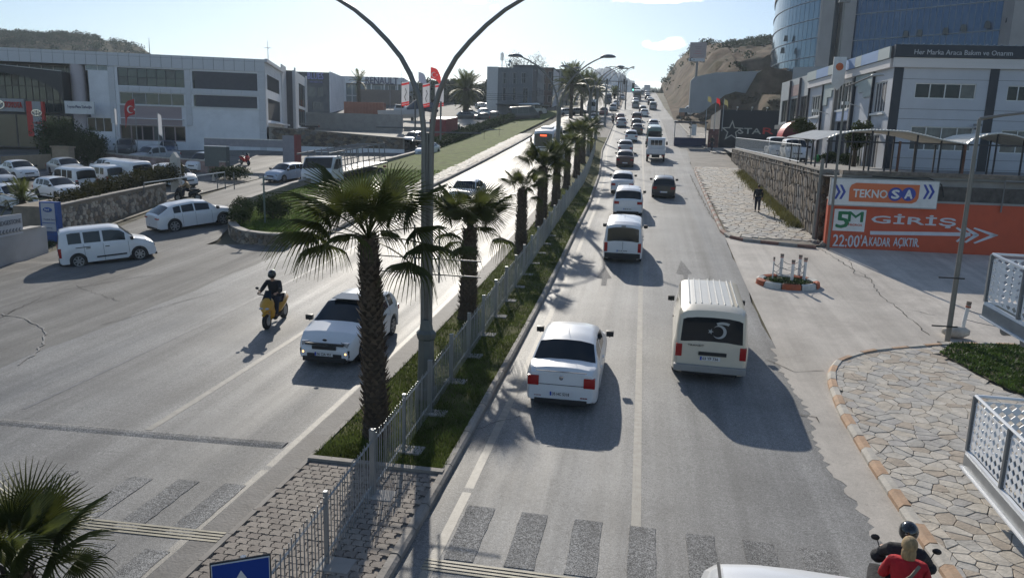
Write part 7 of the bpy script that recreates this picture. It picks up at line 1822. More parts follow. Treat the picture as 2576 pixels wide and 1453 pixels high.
# ================================================================ left walls, pylon, yard pieces
FV=Fr(-31.0,34.6,0,197)
WL=thing('whitewashed_wall','whitewashed wall with tyre maker board and thin coping at the left edge','wall',loc=(-33,30,T(-33,30)))
zw=T(-30,33)
mb=MB()
def wallseg(P,z1,th=.35,zb=-.3,O=Vector((-33,30,0))):
    mb=MB()
    for (xa,ya),(xb,yb) in zip(P[:-1],P[1:]):
        d=Vector((xb-xa,yb-ya,0)).normalized();n_=Vector((-d.y,d.x,0))*th
        g0=T(xa,ya)+zb;g1=T(xb,yb)+zb
        z1a=z1(xa,ya) if callable(z1) else T(xa,ya)+z1;z1b=z1(xb,yb) if callable(z1) else T(xb,yb)+z1
        q=[(xa,ya,g0),(xb,yb,g1),(xb,yb,z1b),(xa,ya,z1a),(xa+n_.x,ya+n_.y,g0),(xb+n_.x,yb+n_.y,g1),(xb+n_.x,yb+n_.y,z1b),(xa+n_.x,ya+n_.y,z1a)]
        mb.add([(x-O.x,y-O.y,z_-O.z) for x,y,z_ in q],[(0,1,2,3),(5,4,7,6),(3,2,6,7),(0,3,7,4),(1,5,6,2)])
    return mb
# white wall: from the pylon towards the left edge, facing the camera
pA=at(122,632);pB=at(-60,700)
O2=Vector((-33,30,T(-33,30)))
topA=zat(98,568,pA.y).z
PW=[(pB.x,pB.y),(pA.x,pA.y)]
wallseg(PW,lambda x,y:topA-.0*(x),O=O2).build('wall',mat('whitewash',(.42,.42,.42),.8,var=.08,scale=.8,dirt=.3,dirtcol=(.25,.2,.16)),WL)
d=Vector((pA.x-pB.x,pA.y-pB.y,0)).normalized();angW=math.atan2(d.y,d.x)
MW=Matrix.Translation(Vector((pB.x,pB.y,0))-Vector((O2.x,O2.y,O2.z)))@Matrix.Rotation(angW,4,'Z')
LW_=(Vector((pA.x,pA.y,0))-Vector((pB.x,pB.y,0))).length
MB().box(0,LW_-.5,-.06,.45,topA,topA+.07).build('coping',KERBW,WL).matrix_local=MW
FWW=Fr(pB.x,pB.y,0,90-math.degrees(angW))
s0,z1=FWW.px(-30,549);s1,z0=FWW.px(56,586)
bo=MB().box(s0,s1,-.05,-.005,z0,z1).build('board',mat('board_grey_white',(.5,.51,.53),.6,var=.05),WL);bo.matrix_local=MW
text(bo,'BRIDGESTONE',s1-2.0,-.065,z1-.42,1.9,.2,mat('letter_grey',(.16,.17,.19),.5,var=0),depth=.01,bold=.01)
for k in range(9): MB().add([(s1-.28-.24*k,-.06,z0+.1),(s1-.16-.24*k,-.06,z0+.1),(s1-.24-.24*k,-.06,z0+.2),(s1-.16-.24*k,-.06,z0+.3),(s1-.28-.24*k,-.06,z0+.3),(s1-.38-.24*k,-.06,z0+.2)],[(0,1,2,5),(5,2,3,4)]).build('chevron',mat('letter_grey',(.16,.17,.19),.5,var=0),bo)
# stone wall with hedge, running from the pylon up the service road
HWp=[(-30.6,34.4),(-32.0,41),(-33.2,47.5)]
a0=Vector((HWp[0][0],HWp[0][1],0));b0=Vector((HWp[-1][0],HWp[-1][1],0));dd=(b0-a0);hdW=math.degrees(math.atan2(dd.x,dd.y))
FQ2=Fr(a0.x,a0.y,0,hdW)
LS=thing('hedge_stone_wall','low pale stone wall carrying the clipped hedge along the service road','wall',M=FQ2.M)
Lq=dd.length;gz=lambda s:T(*(FQ2.w(s,0,0)[:2]))
mb=MB();n=8
for i in range(n):
    s0,s1=Lq*i/n,Lq*(i+1)/n;tp=lambda s:gz(s)+1.75-.55*s/Lq
    mb.add([(s0,0,gz(s0)-.3),(s1,0,gz(s1)-.3),(s1,0,tp(s1)),(s0,0,tp(s0)),(s0,2.2,gz(s0)-.3),(s1,2.2,gz(s1)-.3),(s1,2.2,tp(s1)),(s0,2.2,tp(s0))],[(0,1,2,3),(5,4,7,6),(3,2,6,7),(0,3,7,4),(1,5,6,2)])
mb.build('core',mat('wall_render_tan',(.24,.2,.155),.9,var=.25,scale=2,bump=.5),LS)
stone_wall(LS,.05,Lq-.05,lambda s:gz(s),lambda s:gz(s)+1.62-.55*s/Lq,.34,.24,300,[STONES[1],WSTONES[2],WSTONES[1],STONES[3]],d=.05,gap=.04)
mb=MB()
for i in range(14):
    s0,s1=Lq*i/14,Lq*(i+1)/14-.01;tp=lambda s:gz(s)+1.76-.55*s/Lq
    mb.add([(s0,-.08,tp(s0)),(s1,-.08,tp(s1)),(s1,.3,tp(s1)),(s0,.3,tp(s0)),(s0,-.08,tp(s0)+.07),(s1,-.08,tp(s1)+.07),(s1,.3,tp(s1)+.07),(s0,.3,tp(s0)+.07)],[(0,1,5,4),(4,5,6,7),(1,2,6,5),(3,0,4,7)])
mb.build('coping',KERBM,LS)
# verge tip wall, curved, and inner wall
VN=[(-17.2,34.1),(-18.6,34.2),(-20.2,34.9),(-21.3,35.9),(-22.3,37.2),(-23.3,39.0),(-24.0,41.0),(-24.8,43.3)]
VT=thing('verge_wall','curved low stone wall round the tip of the lawn verge','wall',(-20,35,T(-20,35)))
def curved_wall(root,P,h,zb_=-.25,out=1,mats=WSTONES,nmax=120,cop=True,sz=.3):
    O_=root.location
    V=[Vector((a_,b_,0)) for a_,b_ in P];L=[0]
    for a_,b_ in zip(V[:-1],V[1:]): L.append(L[-1]+(b_-a_).length)
    def pos(s):
        for i in range(len(V)-1):
            if s<=L[i+1]+1e-6:
                d_=(V[i+1]-V[i]).normalized();return V[i]+d_*(s-L[i]),d_
        return V[-1],(V[-1]-V[-2]).normalized()
    core=MB();n=int(L[-1]/.6)+1;c2=MB()
    def W_(s,o,z_):
        p_,d_=pos(s);nn=Vector((-d_.y,d_.x,0))*out;q=p_+nn*o;return (q.x-O_.x,q.y-O_.y,T(p_.x,p_.y)+z_-O_.z)
    for i in range(n):
        s0,s1=L[-1]*i/n,L[-1]*(i+1)/n
        core.add([W_(s0,0,zb_),W_(s1,0,zb_),W_(s1,0,h(s1/L[-1])),W_(s0,0,h(s0/L[-1])),W_(s0,-.35,zb_),W_(s1,-.35,zb_),W_(s1,-.35,h(s1/L[-1])),W_(s0,-.35,h(s0/L[-1]))],[(0,1,2,3),(5,4,7,6),(3,2,6,7),(0,3,7,4),(1,5,6,2)])
        if cop: c2.add([W_(s0,.05,h(s0/L[-1])),W_(s1,.05,h(s1/L[-1])),W_(s1,-.38,h(s1/L[-1])),W_(s0,-.38,h(s0/L[-1])),W_(s0,.05,h(s0/L[-1])+.07),W_(s1,.05,h(s1/L[-1])+.07),W_(s1,-.38,h(s1/L[-1])+.07),W_(s0,-.38,h(s0/L[-1])+.07)],[(0,1,5,4),(4,5,6,7),(2,3,7,6)])
    core.build('core',MORTAR,root)
    if cop: c2.build('coping',KERBM,root)
    cells=vor(scatter(0,L[-1],0,1.6,sz,sz*.75),.035,1,1.2,sz*1.5);cnt=0;farm=MB()
    for (cx,cz),poly in cells:
        hh_=h(min(1,max(0,cx/L[-1])))
        if not(.02<cx<L[-1]-.02 and 0<cz<hh_): continue
        poly=[(min(max(x,0),L[-1]),min(max(z_,-.05),hh_-.02)) for x,z_ in poly];k=R.randrange(len(mats));m_=MB().prism(poly,0,.06,bev=.02);m_.v=[W_(x,z_,y) for x,y,z_ in m_.v]
        if cnt<nmax: m_.build('stone',mats[k],root)
        else: farm.add(m_.v,m_.f,k)
        cnt+=1
    if farm.v: farm.build('stone',mats,root,kind='stuff')
curved_wall(VT,VN,lambda t:.55+.1*t,out=1,mats=[WSTONES[1],WSTONES[2],STONES[3],WSTONES[0]])
VI=thing('verge_inner_wall','brown stone wall separating the lawn verge from the service road','wall',(-26,60,T(-26,60)))
curved_wall(VI,[(-24.9,43.5),(-26.2,52),(-26.5,60),(-26.3,72),(-26.1,84)],lambda t:1.05-.5*t,out=1,mats=[WSTONES[0],WSTONES[2]],nmax=150,sz=.42)
# blue pylon sign
pA=at(136,636);F1=Fr(-30.6,34.0,T(-30.6,34)+.0,88)
PY_=thing('pylon_sign','tall blue edged pylon sign with white directory panel at the yard corner','sign',M=F1.M)
s0,z1=F1.px(97,507);s1,z0=F1.px(150,619)
BE=mat('pylon_blue',(.03,.09,.3),.4,var=.1)
w_=s1-s0;MB().box(s0,s1,0,.35,.0,z1).build('body',BE,PY_,bevel=.02);MB().box(s0+w_*.13,s1-w_*.1,-.04,0,.55,z1-.06).build('face',mat('pylon_face',(.42,.44,.5),.4,var=.04),PY_)
MB().ell((0,0,0),(.27,.03,.13),18).build('oval_badge',BE,PY_).matrix_local=Matrix.Translation((s0+w_*.52,-.06,z1-.4))
text(PY_,'Ford',s0+w_*.40,-.1,z1-.45,w_*.24,.11,WHITEM,depth=.01)
GI=mat('pylon_text',(.07,.1,.2),.5,var=0)
for k,(s,q) in enumerate((('Yetkili Servis',.95),('Satış',1.4),('Servis',1.62),('Yedek Parça',1.84),('Aksesuar',2.06),('Sigorta',2.28),('Hasar Onarım',2.5))): text(PY_,s,s0+w_*.24,-.055,z1-q,w_*(.3+.035*len(s)),.08,GI,depth=.01)
for q in (1.1,3.05): MB().box(s0+w_*.15,s1-w_*.12,-.055,-.04,z1-q-.02,z1-q+.02).build('rule',BE,PY_)
# yard boundary wall, gate pillar, barriers
YW=thing('yard_wall_red','low peeling red and white wall with sunlit coping across the yard','wall',(-45,66,T(-45,66)))
a_=at(325,418);b_=at(700,446)
pts=[(at(210,412).x,at(210,412).y+1),(at(325,425).x,at(325,425).y+1),(at(560,440).x,at(560,440).y+.5)]
wallseg(pts,1.05,O=YW.location).build('wall',mat('peeling_red_wall',(.3,.22,.2),.9,var=.5,scale=1.2,dirt=.9,dirtcol=(.13,.05,.04)),YW)
c=wallseg(pts,1.17,th=.45,zb=1.06,O=YW.location);c.build('coping',KERBW,YW)
YW2=thing('yard_wall','tan plastered wall with pier and dark hatches on the far left of the yard','wall',(-58,60,T(-58,60)))
p0=at(-40,438);p1=at(90,430);p2=at(118,432);wallseg([(p0.x,p0.y+2),(p1.x,p1.y+2)],1.35,O=YW2.location).build('wall',mat('tan_plaster',(.32,.25,.18),.85,var=.12),YW2)
MB().box(-.9,.9,-.2,.5,0,2.1).box(-1.0,1.0,-.3,.6,2.1,2.25).build('pier',mat('tan_plaster',(.32,.25,.18),.85,var=.12),YW2).matrix_local=Matrix.Translation((p2.x-YW2.location.x,p2.y+2-YW2.location.y,T(p2.x,p2.y+2)-YW2.location.z-.1))
SB=thing('sign_box','dark grey box sign on short posts by the yard gate','sign',(at(548,436).x,at(548,436).y,T(-36,60)))
MB().box(-1.1,1.1,-.3,.3,.9,2.7).build('box',mat('box_grey_green',(.09,.11,.11),.6,var=.1),SB,bevel=.03);MB().box(-1.1,1.1,-.32,.3,2.7,2.76).build('cap',PANEL2,SB)
for s in (-.9,-.3,.4,.9): MB().box(s-.06,s+.06,-.1,.1,0,.9).build('post',GREYM,SB)
GPi=thing('gate_pillar','white pointed gate pillar at the yard entrance','pillar',(at(445,487).x,at(445,487).y,T(-37,52)))
MB().prism([(-.35,0),(.35,0),(.3,2.6),(0,3.0),(-.3,2.6)],-.2,.2,0,Matrix(((1,0,0,0),(0,0,1,0),(0,1,0,0),(0,0,0,1)))).build('pillar',mat('pillar_white',(.5,.48,.44),.7),GPi,bevel=.02)
BR=thing('rail','thin white barrier rail rising to the gate frame above the hedge','barrier',(at(330,500).x,at(330,500).y,T(-38,46)))
a_=BR.location;b_=ray(360,458,(at(360,500)-Vector((0,0,CZ))).length*.98)
P0=zat(360,458,47.5);P1=zat(572/1,430,54) ;P1=zat(570,431,54) 
P0=zat(361,459,44.5);P1=zat(572,430,50) if False else zat(571,431,50)
P0=zat(360,459,44);P1=zat(566,431,49)
MB().tube([zat(362,460,44)-a_,zat(565,433,49)-a_],.035,6).build('rail',WHITEM,BR);MB().tube([zat(362,460,44)-a_,zat(362,490,44)-a_],.04,6).build('post',GREYM,BR)
for q in (0,.6,1.3):
    p_=zat(565,433,49)-a_+Vector((q-.6,0,0));MB().tube([p_,p_-Vector((0,0,1.2))],.04,5).build('post',GREYM,BR)
# portal (pink grey) and car wash beam beside the pale blue car
PO=thing('gate_portal','grey beam and red edged pillar spanning the dealership gate','gate',(at(735,425).x,at(735,425).y,T(-31,66)))
MB().box(-.7,.5,-.5,.5,0,3.4).build('pillar',mat('portal_grey',(.25,.25,.28),.7),PO,bevel=.02);MB().box(.5,.75,-.5,.5,.0,3.5).build('red_edge',mat('dull_red',(.22,.05,.05),.7),PO)
MB().box(-9.2,-.7,-.2,.2,2.2,2.9).build('beam',mat('portal_grey',(.25,.25,.28),.7),PO);MB().box(-9.2,-.7,-.24,.24,2.9,2.98).build('beam_cap',WHITEM,PO)
# traffic cone
CN=thing('traffic_cone','small pale traffic cone in front of the low bush','cone',(at(537,457).x,at(537,457).y,at(537,457).z));MB().tube([(0,0,0),(0,0,.05)],.2,10).build('base',BLACKP,CN);MB().tube([(0,0,.05),(0,0,.7)],[.15,.03],10).build('cone',KERBW,CN)
# lorry with frame load on the service road
p=at(830,475);LR=truck(p.x-.2,p.y+4.2,185,'pale lorry loaded with a steel framework, partly behind the nearest palm crown',bed='flat',L=9,W=2.4,name='lorry',scale=1.15)
for k in range(9):
    for s in (-1,1): MB().tube([(-4.3+k*.95,s*1.15,1.1),(-4.3+k*.95,s*1.15,2.6)],.04,5).build('stake',GREYM,LR)
for s in (-1,1):
    for q in (1.5,2.5): MB().tube([(-4.4,s*1.15,q),(3.4,s*1.15,q)],.035,5).build('load_rail',GREYM,LR)
for k in range(6): MB().tube([(-4+k*1.2,-1.1,2.52),(-3.2+k*1.2,1.1,2.52)],.05,5).build('cross_bar',GREYM,LR)
MB().box(2.4,4.6,-1.25,-1.17,2.45,2.55).box(2.4,4.6,1.17,1.25,2.45,2.55).build('roof_rack',GREYM,LR)
# white cap on bollard-like post
# ================================================================ flags, banners
def flag(px,yt,yb,Y,label,m,w_=1.5,h_=1.0,emb=None,droop=.9,side=1,group=None,hang=False):
    b=zat(px,yb,Y);t_=zat(px,yt,Y);root=thing('flag_pole',label,'flag',(b.x,b.y,b.z),group=group);H_=t_.z-b.z
    MB().tube([(0,0,0),(0,0,H_)],[.05,.03],6).build('pole',STEEL,root)
    if m:
        mb=MB();nx,nz_=9,6;vs=[]
        for i in range(nx+1):
            for j in range(nz_+1):
                u=i/nx;v_=j/nz_;x=side*(w_*u*(1-.45*droop*u)+.04);vs.append((x,.12*math.sin(u*7+v_*2)*w_*.5*u,H_-.1-v_*h_-droop*w_*.75*u*u-.05*math.sin(u*9)))
        mb.add(vs,[(i*(nz_+1)+j,(i+1)*(nz_+1)+j,(i+1)*(nz_+1)+j+1,i*(nz_+1)+j+1) for i in range(nx) for j in range(nz_)]);f_=mb.build('cloth',m,root,smooth=80)
        if emb: crescent_star(Matrix.Translation((side*(w_*.22),-.12,H_-.1-h_*.55-droop*w_*.12)),h_*.5,root,WHITEM,1)
    return root
FLR=mat('flag_red',(.6,.03,.03),.7,var=.05,trans=.35);FLW=mat('flag_white',(.6,.6,.62),.7,var=.05,trans=.3)
flag(347,247,385,73,'red crescent flag hanging in front of the showroom',FLR,2.2,1.6,True,.9,-1)
flag(296,270,407,66,'furled grey-white flag on the left pole before the showroom',FLW,.7,2.6,None,1.6,1)
flag(403,283,410,66,'white flag with dark emblem on the right pole before the showroom',FLW,1.1,2.0,None,1.5,1)
flag(1082,168,300,150,'dark red flag high on a pole beyond the far dealership',FLR,3.2,2.2,True,.8,1)
flag(1052,180,300,150,'blue and white flag left of the dark red flag',mat('flag_blue_grey',(.25,.28,.38),.7,trans=.3),3.4,2.0,None,1.1,1)
for i,(px,l) in enumerate(((981,'empty white flag pole in front of the RENAULT lettering'),(1010,'empty flag pole at the right end of the RENAULT lettering'),(1037,'empty flag pole right of the far dealership'))): flag(px,180,290,160,l.replace('RENAULT ','').replace('the lettering','the dealership lettering'),None)
def feather_banner(px,yt,yb,ybot,Y,label,wpx):
    b=zat(px,ybot,Y);t_=zat(px,yt,Y);t2=zat(px,yb,Y);root=thing('banner_flag',label,'banner',(b.x,b.y,b.z),group='red edged banners');H_=t_.z-b.z;h_=t_.z-t2.z;w_=wpx*Y/FPX*1.03
    MB().tube([(0,0,0),(0,0,H_+.2)],.05,6).build('pole',GREYM,root)
    segs=((0,.045,0),(.045,.13,1),(.13,.16,0),(.16,.84,0),(.84,.91,1),(.91,.93,0),(.93,1,1))
    for a_,c_,k in segs:
        mb=MB();vs=[]
        for i in range(7):
            u=i/6;y=.12*math.sin(u*5);vs+=[(.05+w_*u,y,H_-a_*h_+u*.25),(.05+w_*u,y,H_-c_*h_+u*.25)]
        mb.add(vs,[(2*i,2*i+1,2*i+3,2*i+2) for i in range(6)]);mb.build('red_band' if k else 'cloth',FLR if k else FLW,root,smooth=80)
    MB().tube([(.05+w_*.5,-.05,H_-h_*.25),(.05+w_*.65,-.05,H_-h_*.4),(.05+w_*.4,-.05,H_-h_*.6),(.05+w_*.55,-.05,H_-h_*.75)],.05,5).build('script_mark',INK,root,smooth=60)
feather_banner(1009,208,268,302,120,'leftmost red edged white banner before the far dealership',20)
feather_banner(1062,212,272,302,120,'middle red edged banner, mostly hidden by the forked lamp post',18)
feather_banner(1093,213,271,302,120,'right red edged banner seen inside the fork of the lamp post',22)
# roadside billboard on the hill
b=zat(1757,108,172);t=thing('billboard','tall pinkish billboard on the hillside with crescent logo strip below','billboard',(b.x,b.y,zat(1757,200,172).z))
o_=t.location.z;zt_=zat(1757,107,172).z-o_;zm=zat(1757,146,172).z-o_;zb_=zat(1757,155,172).z-o_;wv_=19*172/FPX
MB().box(-wv_,wv_,0,.4,zm,zt_).build('panel',mat('billboard_pink',(.36,.31,.32),.7,var=.06),t);MB().box(-wv_-.1,wv_-.2,-.1,.4,zb_,zm-.1).build('logo_panel',mat('billboard_pale',(.45,.5,.55),.6,var=.03),t)
MB().tube([(0,.3,-4),(0,.3,zb_)],.25,8).build('pole',GREYM,t)
for k,(q,wd_,m) in enumerate(((.28,1.4,INK),(.40,1.0,INK),(.56,1.2,RED),(.72,1.5,RED))): MB().box(-wd_*.5,wd_*.5,-.02,0,zt_-(zt_-zm)*q-.12,zt_-(zt_-zm)*q).build('text_line',mat('faded_ink_%s'%m.name,(.25,.2,.22) if m is INK else (.4,.2,.2),.6,var=0),t)
crescent_star(Matrix.Translation((-wv_*.7,-.14,(zb_+zm)/2)),.8,t,INK)
# road works signs on the junction corner
p=at(1722,300);t=thing('roadwork_sign','white and orange roadwork board on a trestle beside the slip lane','road sign',(p.x,p.y,p.z))
MB().box(-1.2,1.3,0,.08,1.3,2.1).build('board',mat('grey_board',(.3,.32,.33),.6),t);MB().box(-1.2,-.1,-.03,.05,.6,1.3).build('lower_board',mat('rust_board',(.3,.15,.09),.7),t)
for x in (-.9,1.0): MB().tube([(x,0,0),(x,0,2.3)],.04,5).build('leg',STEEL,t);MB().box(x-.3,x+.3,-.3,.3,0,.06).build('foot',STEEL,t)
p=at(1770,264);t=thing('notice_board','pale blue notice boards standing at the foot of the hill','notice board',(at_x(1776,172),172,T(10,172)))
for x in (-.9,.9): MB().box(x-.8,x+.8,0,.15,.3,3.0).build('panel',mat('pale_blue_board',(.25,.32,.36),.5,var=.1),t)
# flag poles by kiosk
for i,(px,m,l) in enumerate(((1773,mat('flag_yellow',(.3,.27,.12),.7,trans=.3),'yellow flag on the left pole by the navy kiosk'),(1795,FLR,'small red flag on the middle pole by the navy kiosk'),(1815,mat('flag_yellow',(.3,.27,.12),.7,trans=.3),'yellow flag on the right pole beside the black shed'))): flag(px,240+4*i,330,97,l,m,1.0,.6,None,1.2,1,group='kiosk flags')
# ================================================================ right side: canopies, railing, vans, island, stairs
CT=thing('parking_canopy','corrugated parking canopy with two vaulted bays and dark steel posts on the terrace','canopy',(9.2,44,5.4))
prof=[(.5,7.40),(1.0,7.62),(1.8,7.8),(2.6,7.87),(3.6,7.87),(4.5,7.82),(5.4,7.65),(6.4,7.42),(7.45,7.26),(7.7,7.5),(8.4,7.78),(9.0,7.86),(9.7,7.78),(10.6,7.5),(11.4,7.25),(12.6,7.6),(13.5,7.7)]
mb=MB();vs=[];nY=44
for i in range(nY+1):
    y=4.6*i/nY;c_=.035*(1 if i%2 else -1)
    for s,z_ in prof: vs.append((s,y-.6,z_-5.4+c_))
k=len(prof);mb.add(vs,[(i*k+j,i*k+j+1,(i+1)*k+j+1,(i+1)*k+j) for i in range(nY) for j in range(k-1)])
CTM=mat('corrugated_sheet',(.72,.70,.64),.5,var=.15,scale=1.5,metal=.1);cs_=mb.build('corrugated_roof',CTM,CT)
# corrugated front lip seen edge-on
mb=MB()
xs_=frange(.5,13.4,.085)
for i,(a_,b_) in enumerate(zip(xs_[:-1],xs_[1:])):
    za=float(np.interp(a_,[p[0] for p in prof],[p[1] for p in prof]))-5.4;zb2=float(np.interp(b_,[p[0] for p in prof],[p[1] for p in prof]))-5.4;o1=.03 if i%2 else 0;o2=.03 if (i+1)%2 else 0
    mb.add([(a_,-.62,za-.05+o1),(b_,-.62,zb2-.05+o2),(b_,-.62,zb2+.0+o2),(a_,-.62,za+.0+o1),(a_,-.4,za+.02+o1),(b_,-.4,zb2+.02+o2)],[(0,1,2,3),(3,2,5,4)])
mb.build('front_lip',CTM,CT)
for s in (.6,2.8,3.6,5.1,6.3,7.4,9.0,10.3,12.4):
    zt_=float(np.interp(s,[p[0] for p in prof],[p[1] for p in prof]))-5.45
    for y in (-.3,3.6): MB().tube([(s,y,0),(s,y,zt_)],.05,5).build('post',mat('canopy_steel',(.04,.04,.045),.6,var=.2),CT)
MB().box(.5,13.4,-.35,-.25,1.78,1.86).build('beam',mat('canopy_steel',(.04,.04,.045),.6,var=.2),CT)
for s in (7.45,4.2): MB().tube([(s,-.45,-2.3),(s,-.45,1.9)],.07,6).build('rusty_post',mat('rust',(.17,.08,.05),.8,var=.3),CT)
CS=thing('side_canopy','sunlit corrugated lean-to roof following the top of the stone wall','canopy',(9.2,42.5,5.8))
mb=MB();vs=[];n=60
for i in range(n+1):
    y=1+9*i/n;c_=.03*(1 if i%2 else -1);vs+=[(-.1,y,1.48+c_+.03*(y-1)),(1.5,y,1.95+c_+.03*(y-1))]
mb.add(vs,[(2*i,2*i+1,2*i+3,2*i+2) for i in range(n)]);mb.build('corrugated_roof',CTM,CS)
for y in (1.2,3.6,6.0,8.5): MB().tube([(.0,y,0),(.0,y,1.5)],.05,5).build('post',mat('canopy_steel',(.04,.04,.045),.6,var=.2),CS)
RL=thing('wall_railing','pale steel railing on top of the stone wall in front of the parked vans','railing',(9.2,48,wt(6.4)))
P_=[(9.2,48+i*1.55) for i in range(23)]
zz_=lambda y:wt(y-41.6)+.09
for h_ in (.12,1.12):
    MB().tube([(0,y-48,zz_(y)+h_-wt(6.4)) for x,y in P_],.035,6).build('rail',STEEL,RL)
for x,y in P_: 
    for q in (0,.52,1.04):
        if y+q<82.2: MB().box(-.02,.02,y+q-48-.02,y+q-48+.02,zz_(y)+.12-wt(6.4),zz_(y)+1.12-wt(6.4)).build('baluster',STEEL,RL)
vehicle('high_van','white',10.9,69.5,184,'white van parked behind the railing, left of the second one',cat='van',M=Matrix.Translation((11.2,68.5,tz(68)))@Matrix.Rotation(math.radians(-92),4,'Z'),group='vans parked on the terrace')
vehicle('small_van','white',11.3,61.5,184,'white van parked nearest the lean-to canopy behind the railing',cat='van',M=Matrix.Translation((11.3,61.5,tz(61)))@Matrix.Rotation(math.radians(-92),4,'Z'),group='vans parked on the terrace')
p=at(1741,291);vehicle('van','white',p.x,p.y,-88,'white van standing crosswise on the side road below the hill',cat='van',det=0)
p=at(1775,283);truck(p.x+1,p.y+3,-88,'grey box truck behind the crosswise white van',bed='box',L=6.5,W=2.1)
p=at(1800,293);vehicle('sedan','white',p.x,p.y,-85,'white car behind the navy kiosk rails',det=0)
# bollard island
p=at(1980,716);IX,IY=p.x,p.y;IS=thing('bollard_island','small planted island ringed by red and white painted kerb blocks','traffic island',(IX,IY,T(IX,IY)))
n=10;rx,ry=1.28,.95
def il(t,k=1,z_=0): 
    x=rx*k*math.cos(t);y=ry*k*math.sin(t);return (x,y,T(IX+x,IY+y)-T(IX,IY)+z_)
REDK=mat('kerb_red_orange',(.42,.1,.04),.8,var=.25,scale=4,dirt=.3,dirtcol=(.25,.2,.17),world=True);WHK=mat('kerb_painted_white',(.55,.54,.5),.8,var=.2,scale=4,dirt=.35,dirtcol=(.25,.22,.2),world=True)
for k in range(n):
    t0=2*math.pi*k/n+.02;t1=2*math.pi*(k+1)/n-.02;mb=MB();m_=4
    for q in range(m_):
        a_=t0+(t1-t0)*q/m_;b_=t0+(t1-t0)*(q+1)/m_
        mb.add([il(a_,1,-.05),il(b_,1,-.05),il(b_,.97,.2),il(a_,.97,.2),il(b_,.9,.24),il(a_,.9,.24),il(b_,.76,.2),il(a_,.76,.2),il(b_,.76,0),il(a_,.76,0)],[(0,1,2,3),(3,2,4,5),(5,4,6,7),(7,6,8,9)])
    mb.build('kerb_block',REDK if k%2 else WHK,IS)
vs=[(0,0,.16)]+[il(2*math.pi*k/24,.78,.14) for k in range(24)];MB().add(vs,[(0,1+k,1+(k+1)%24) for k in range(24)]).build('soil',SOIL,IS)
crown('ground_cover',IS,[(0,0,.17,rx*.72,ry*.7,.1)],2600,.045,mat('island_leaf',(.03,.06,.012),.6,var=.5,scale=3,trans=.25),9)
BT=[(-1.0,-.15,.02),(-.45,.45,.05),(.12,-.62,.05),(.42,.52,.05),(.72,-.3,.05)]
labs=['thin bollard at the left end of the planted island','bollard at the back left of the planted island','front middle bollard of the planted island','back right bollard of the planted island','bollard at the right end of the planted island']
bt=[]
for i,(x,y,r_) in enumerate(BT):
    px_,py_=((1942,704),(1962,695),(1990,712),(2008,698),(2021,706))[i];q=at(px_,py_,.12);z_=T(q.x,q.y)+.12
    t=thing('bollard','white '+labs[i],'bollard',(q.x,q.y,z_),group='bollards on the planted island');h_=.95
    MB().tube([(0,0,0),(0,0,h_)],.028 if i==0 else .062,10).build('post',WHITEM,t,smooth=60);MB().tube([(0,0,h_-.08),(0,0,h_+.02)],.04 if i==0 else .075,10).build('cap',mat('cap_brown',(.2,.16,.13),.7),t,smooth=60)
    MB().tube([(0,0,h_-.14),(0,0,h_-.1)],.035 if i==0 else .07,10).build('band',REDK,t);bt.append(Vector((q.x,q.y,z_)))
for k,(i,j) in enumerate(((0,1),(0,2),(1,3),(2,4),(3,4))):
    for h_,sg in ((.72,.18),(.42,.14)):
        A_,B_=bt[i],bt[j];pts=[A_.lerp(B_,t/10)+Vector((0,0,h_-sg*4*(t/10)*(1-t/10))) for t in range(11)]
        t_=MB().tube([q-A_ for q in pts],.012,4).build('chain',GREYM);t_.location=A_
        tag(t_,'thin %s chain slung between %s'%('upper' if h_>.5 else 'lower',['the thin and back left bollards','the thin and front bollards','the two back bollards','the front and right end bollards','the back right and end bollards'][k]),'chain','island chains')
q=at(2415,848);t=thing('bollard','leaning white bollard with red band beside the grey lamp post','bollard',(q.x,q.y,T(q.x,q.y)+.1));BO=Vector((q.x,q.y,T(q.x,q.y)+.1))
MB().tube([(0,0,0),(.1,0,1.0)],.06,10).build('post',WHITEM,t,smooth=60);MB().tube([(.1,0,.98),(.11,0,1.1)],.075,10).build('cap',mat('cap_brown',(.2,.16,.13),.7),t);MB().tube([(.095,0,.9),(.1,0,.96)],.08,10).build('band',REDK,t)
for h_ in (.5,.8):
    t_=MB().tube([(.1+3*u/10,-.3*u/10,h_-.35*4*(u/10)*(1-u/10)*.5) for u in range(11)],.01,4).build('chain',GREYM);t_.location=BO;tag(t_,'%s chain from the leaning bollard to beyond the stair'%('upper' if h_>.6 else 'lower'),'chain','chains of the leaning bollard')
q=MB().ell((0,0,.1),(.45,.28,.2),10).build('boulder',STONES[2],smooth=60);q.location=(BO.x-.2,BO.y-.1,BO.z);tag(q,'flat pale boulder at the foot of the leaning bollard','boulder')
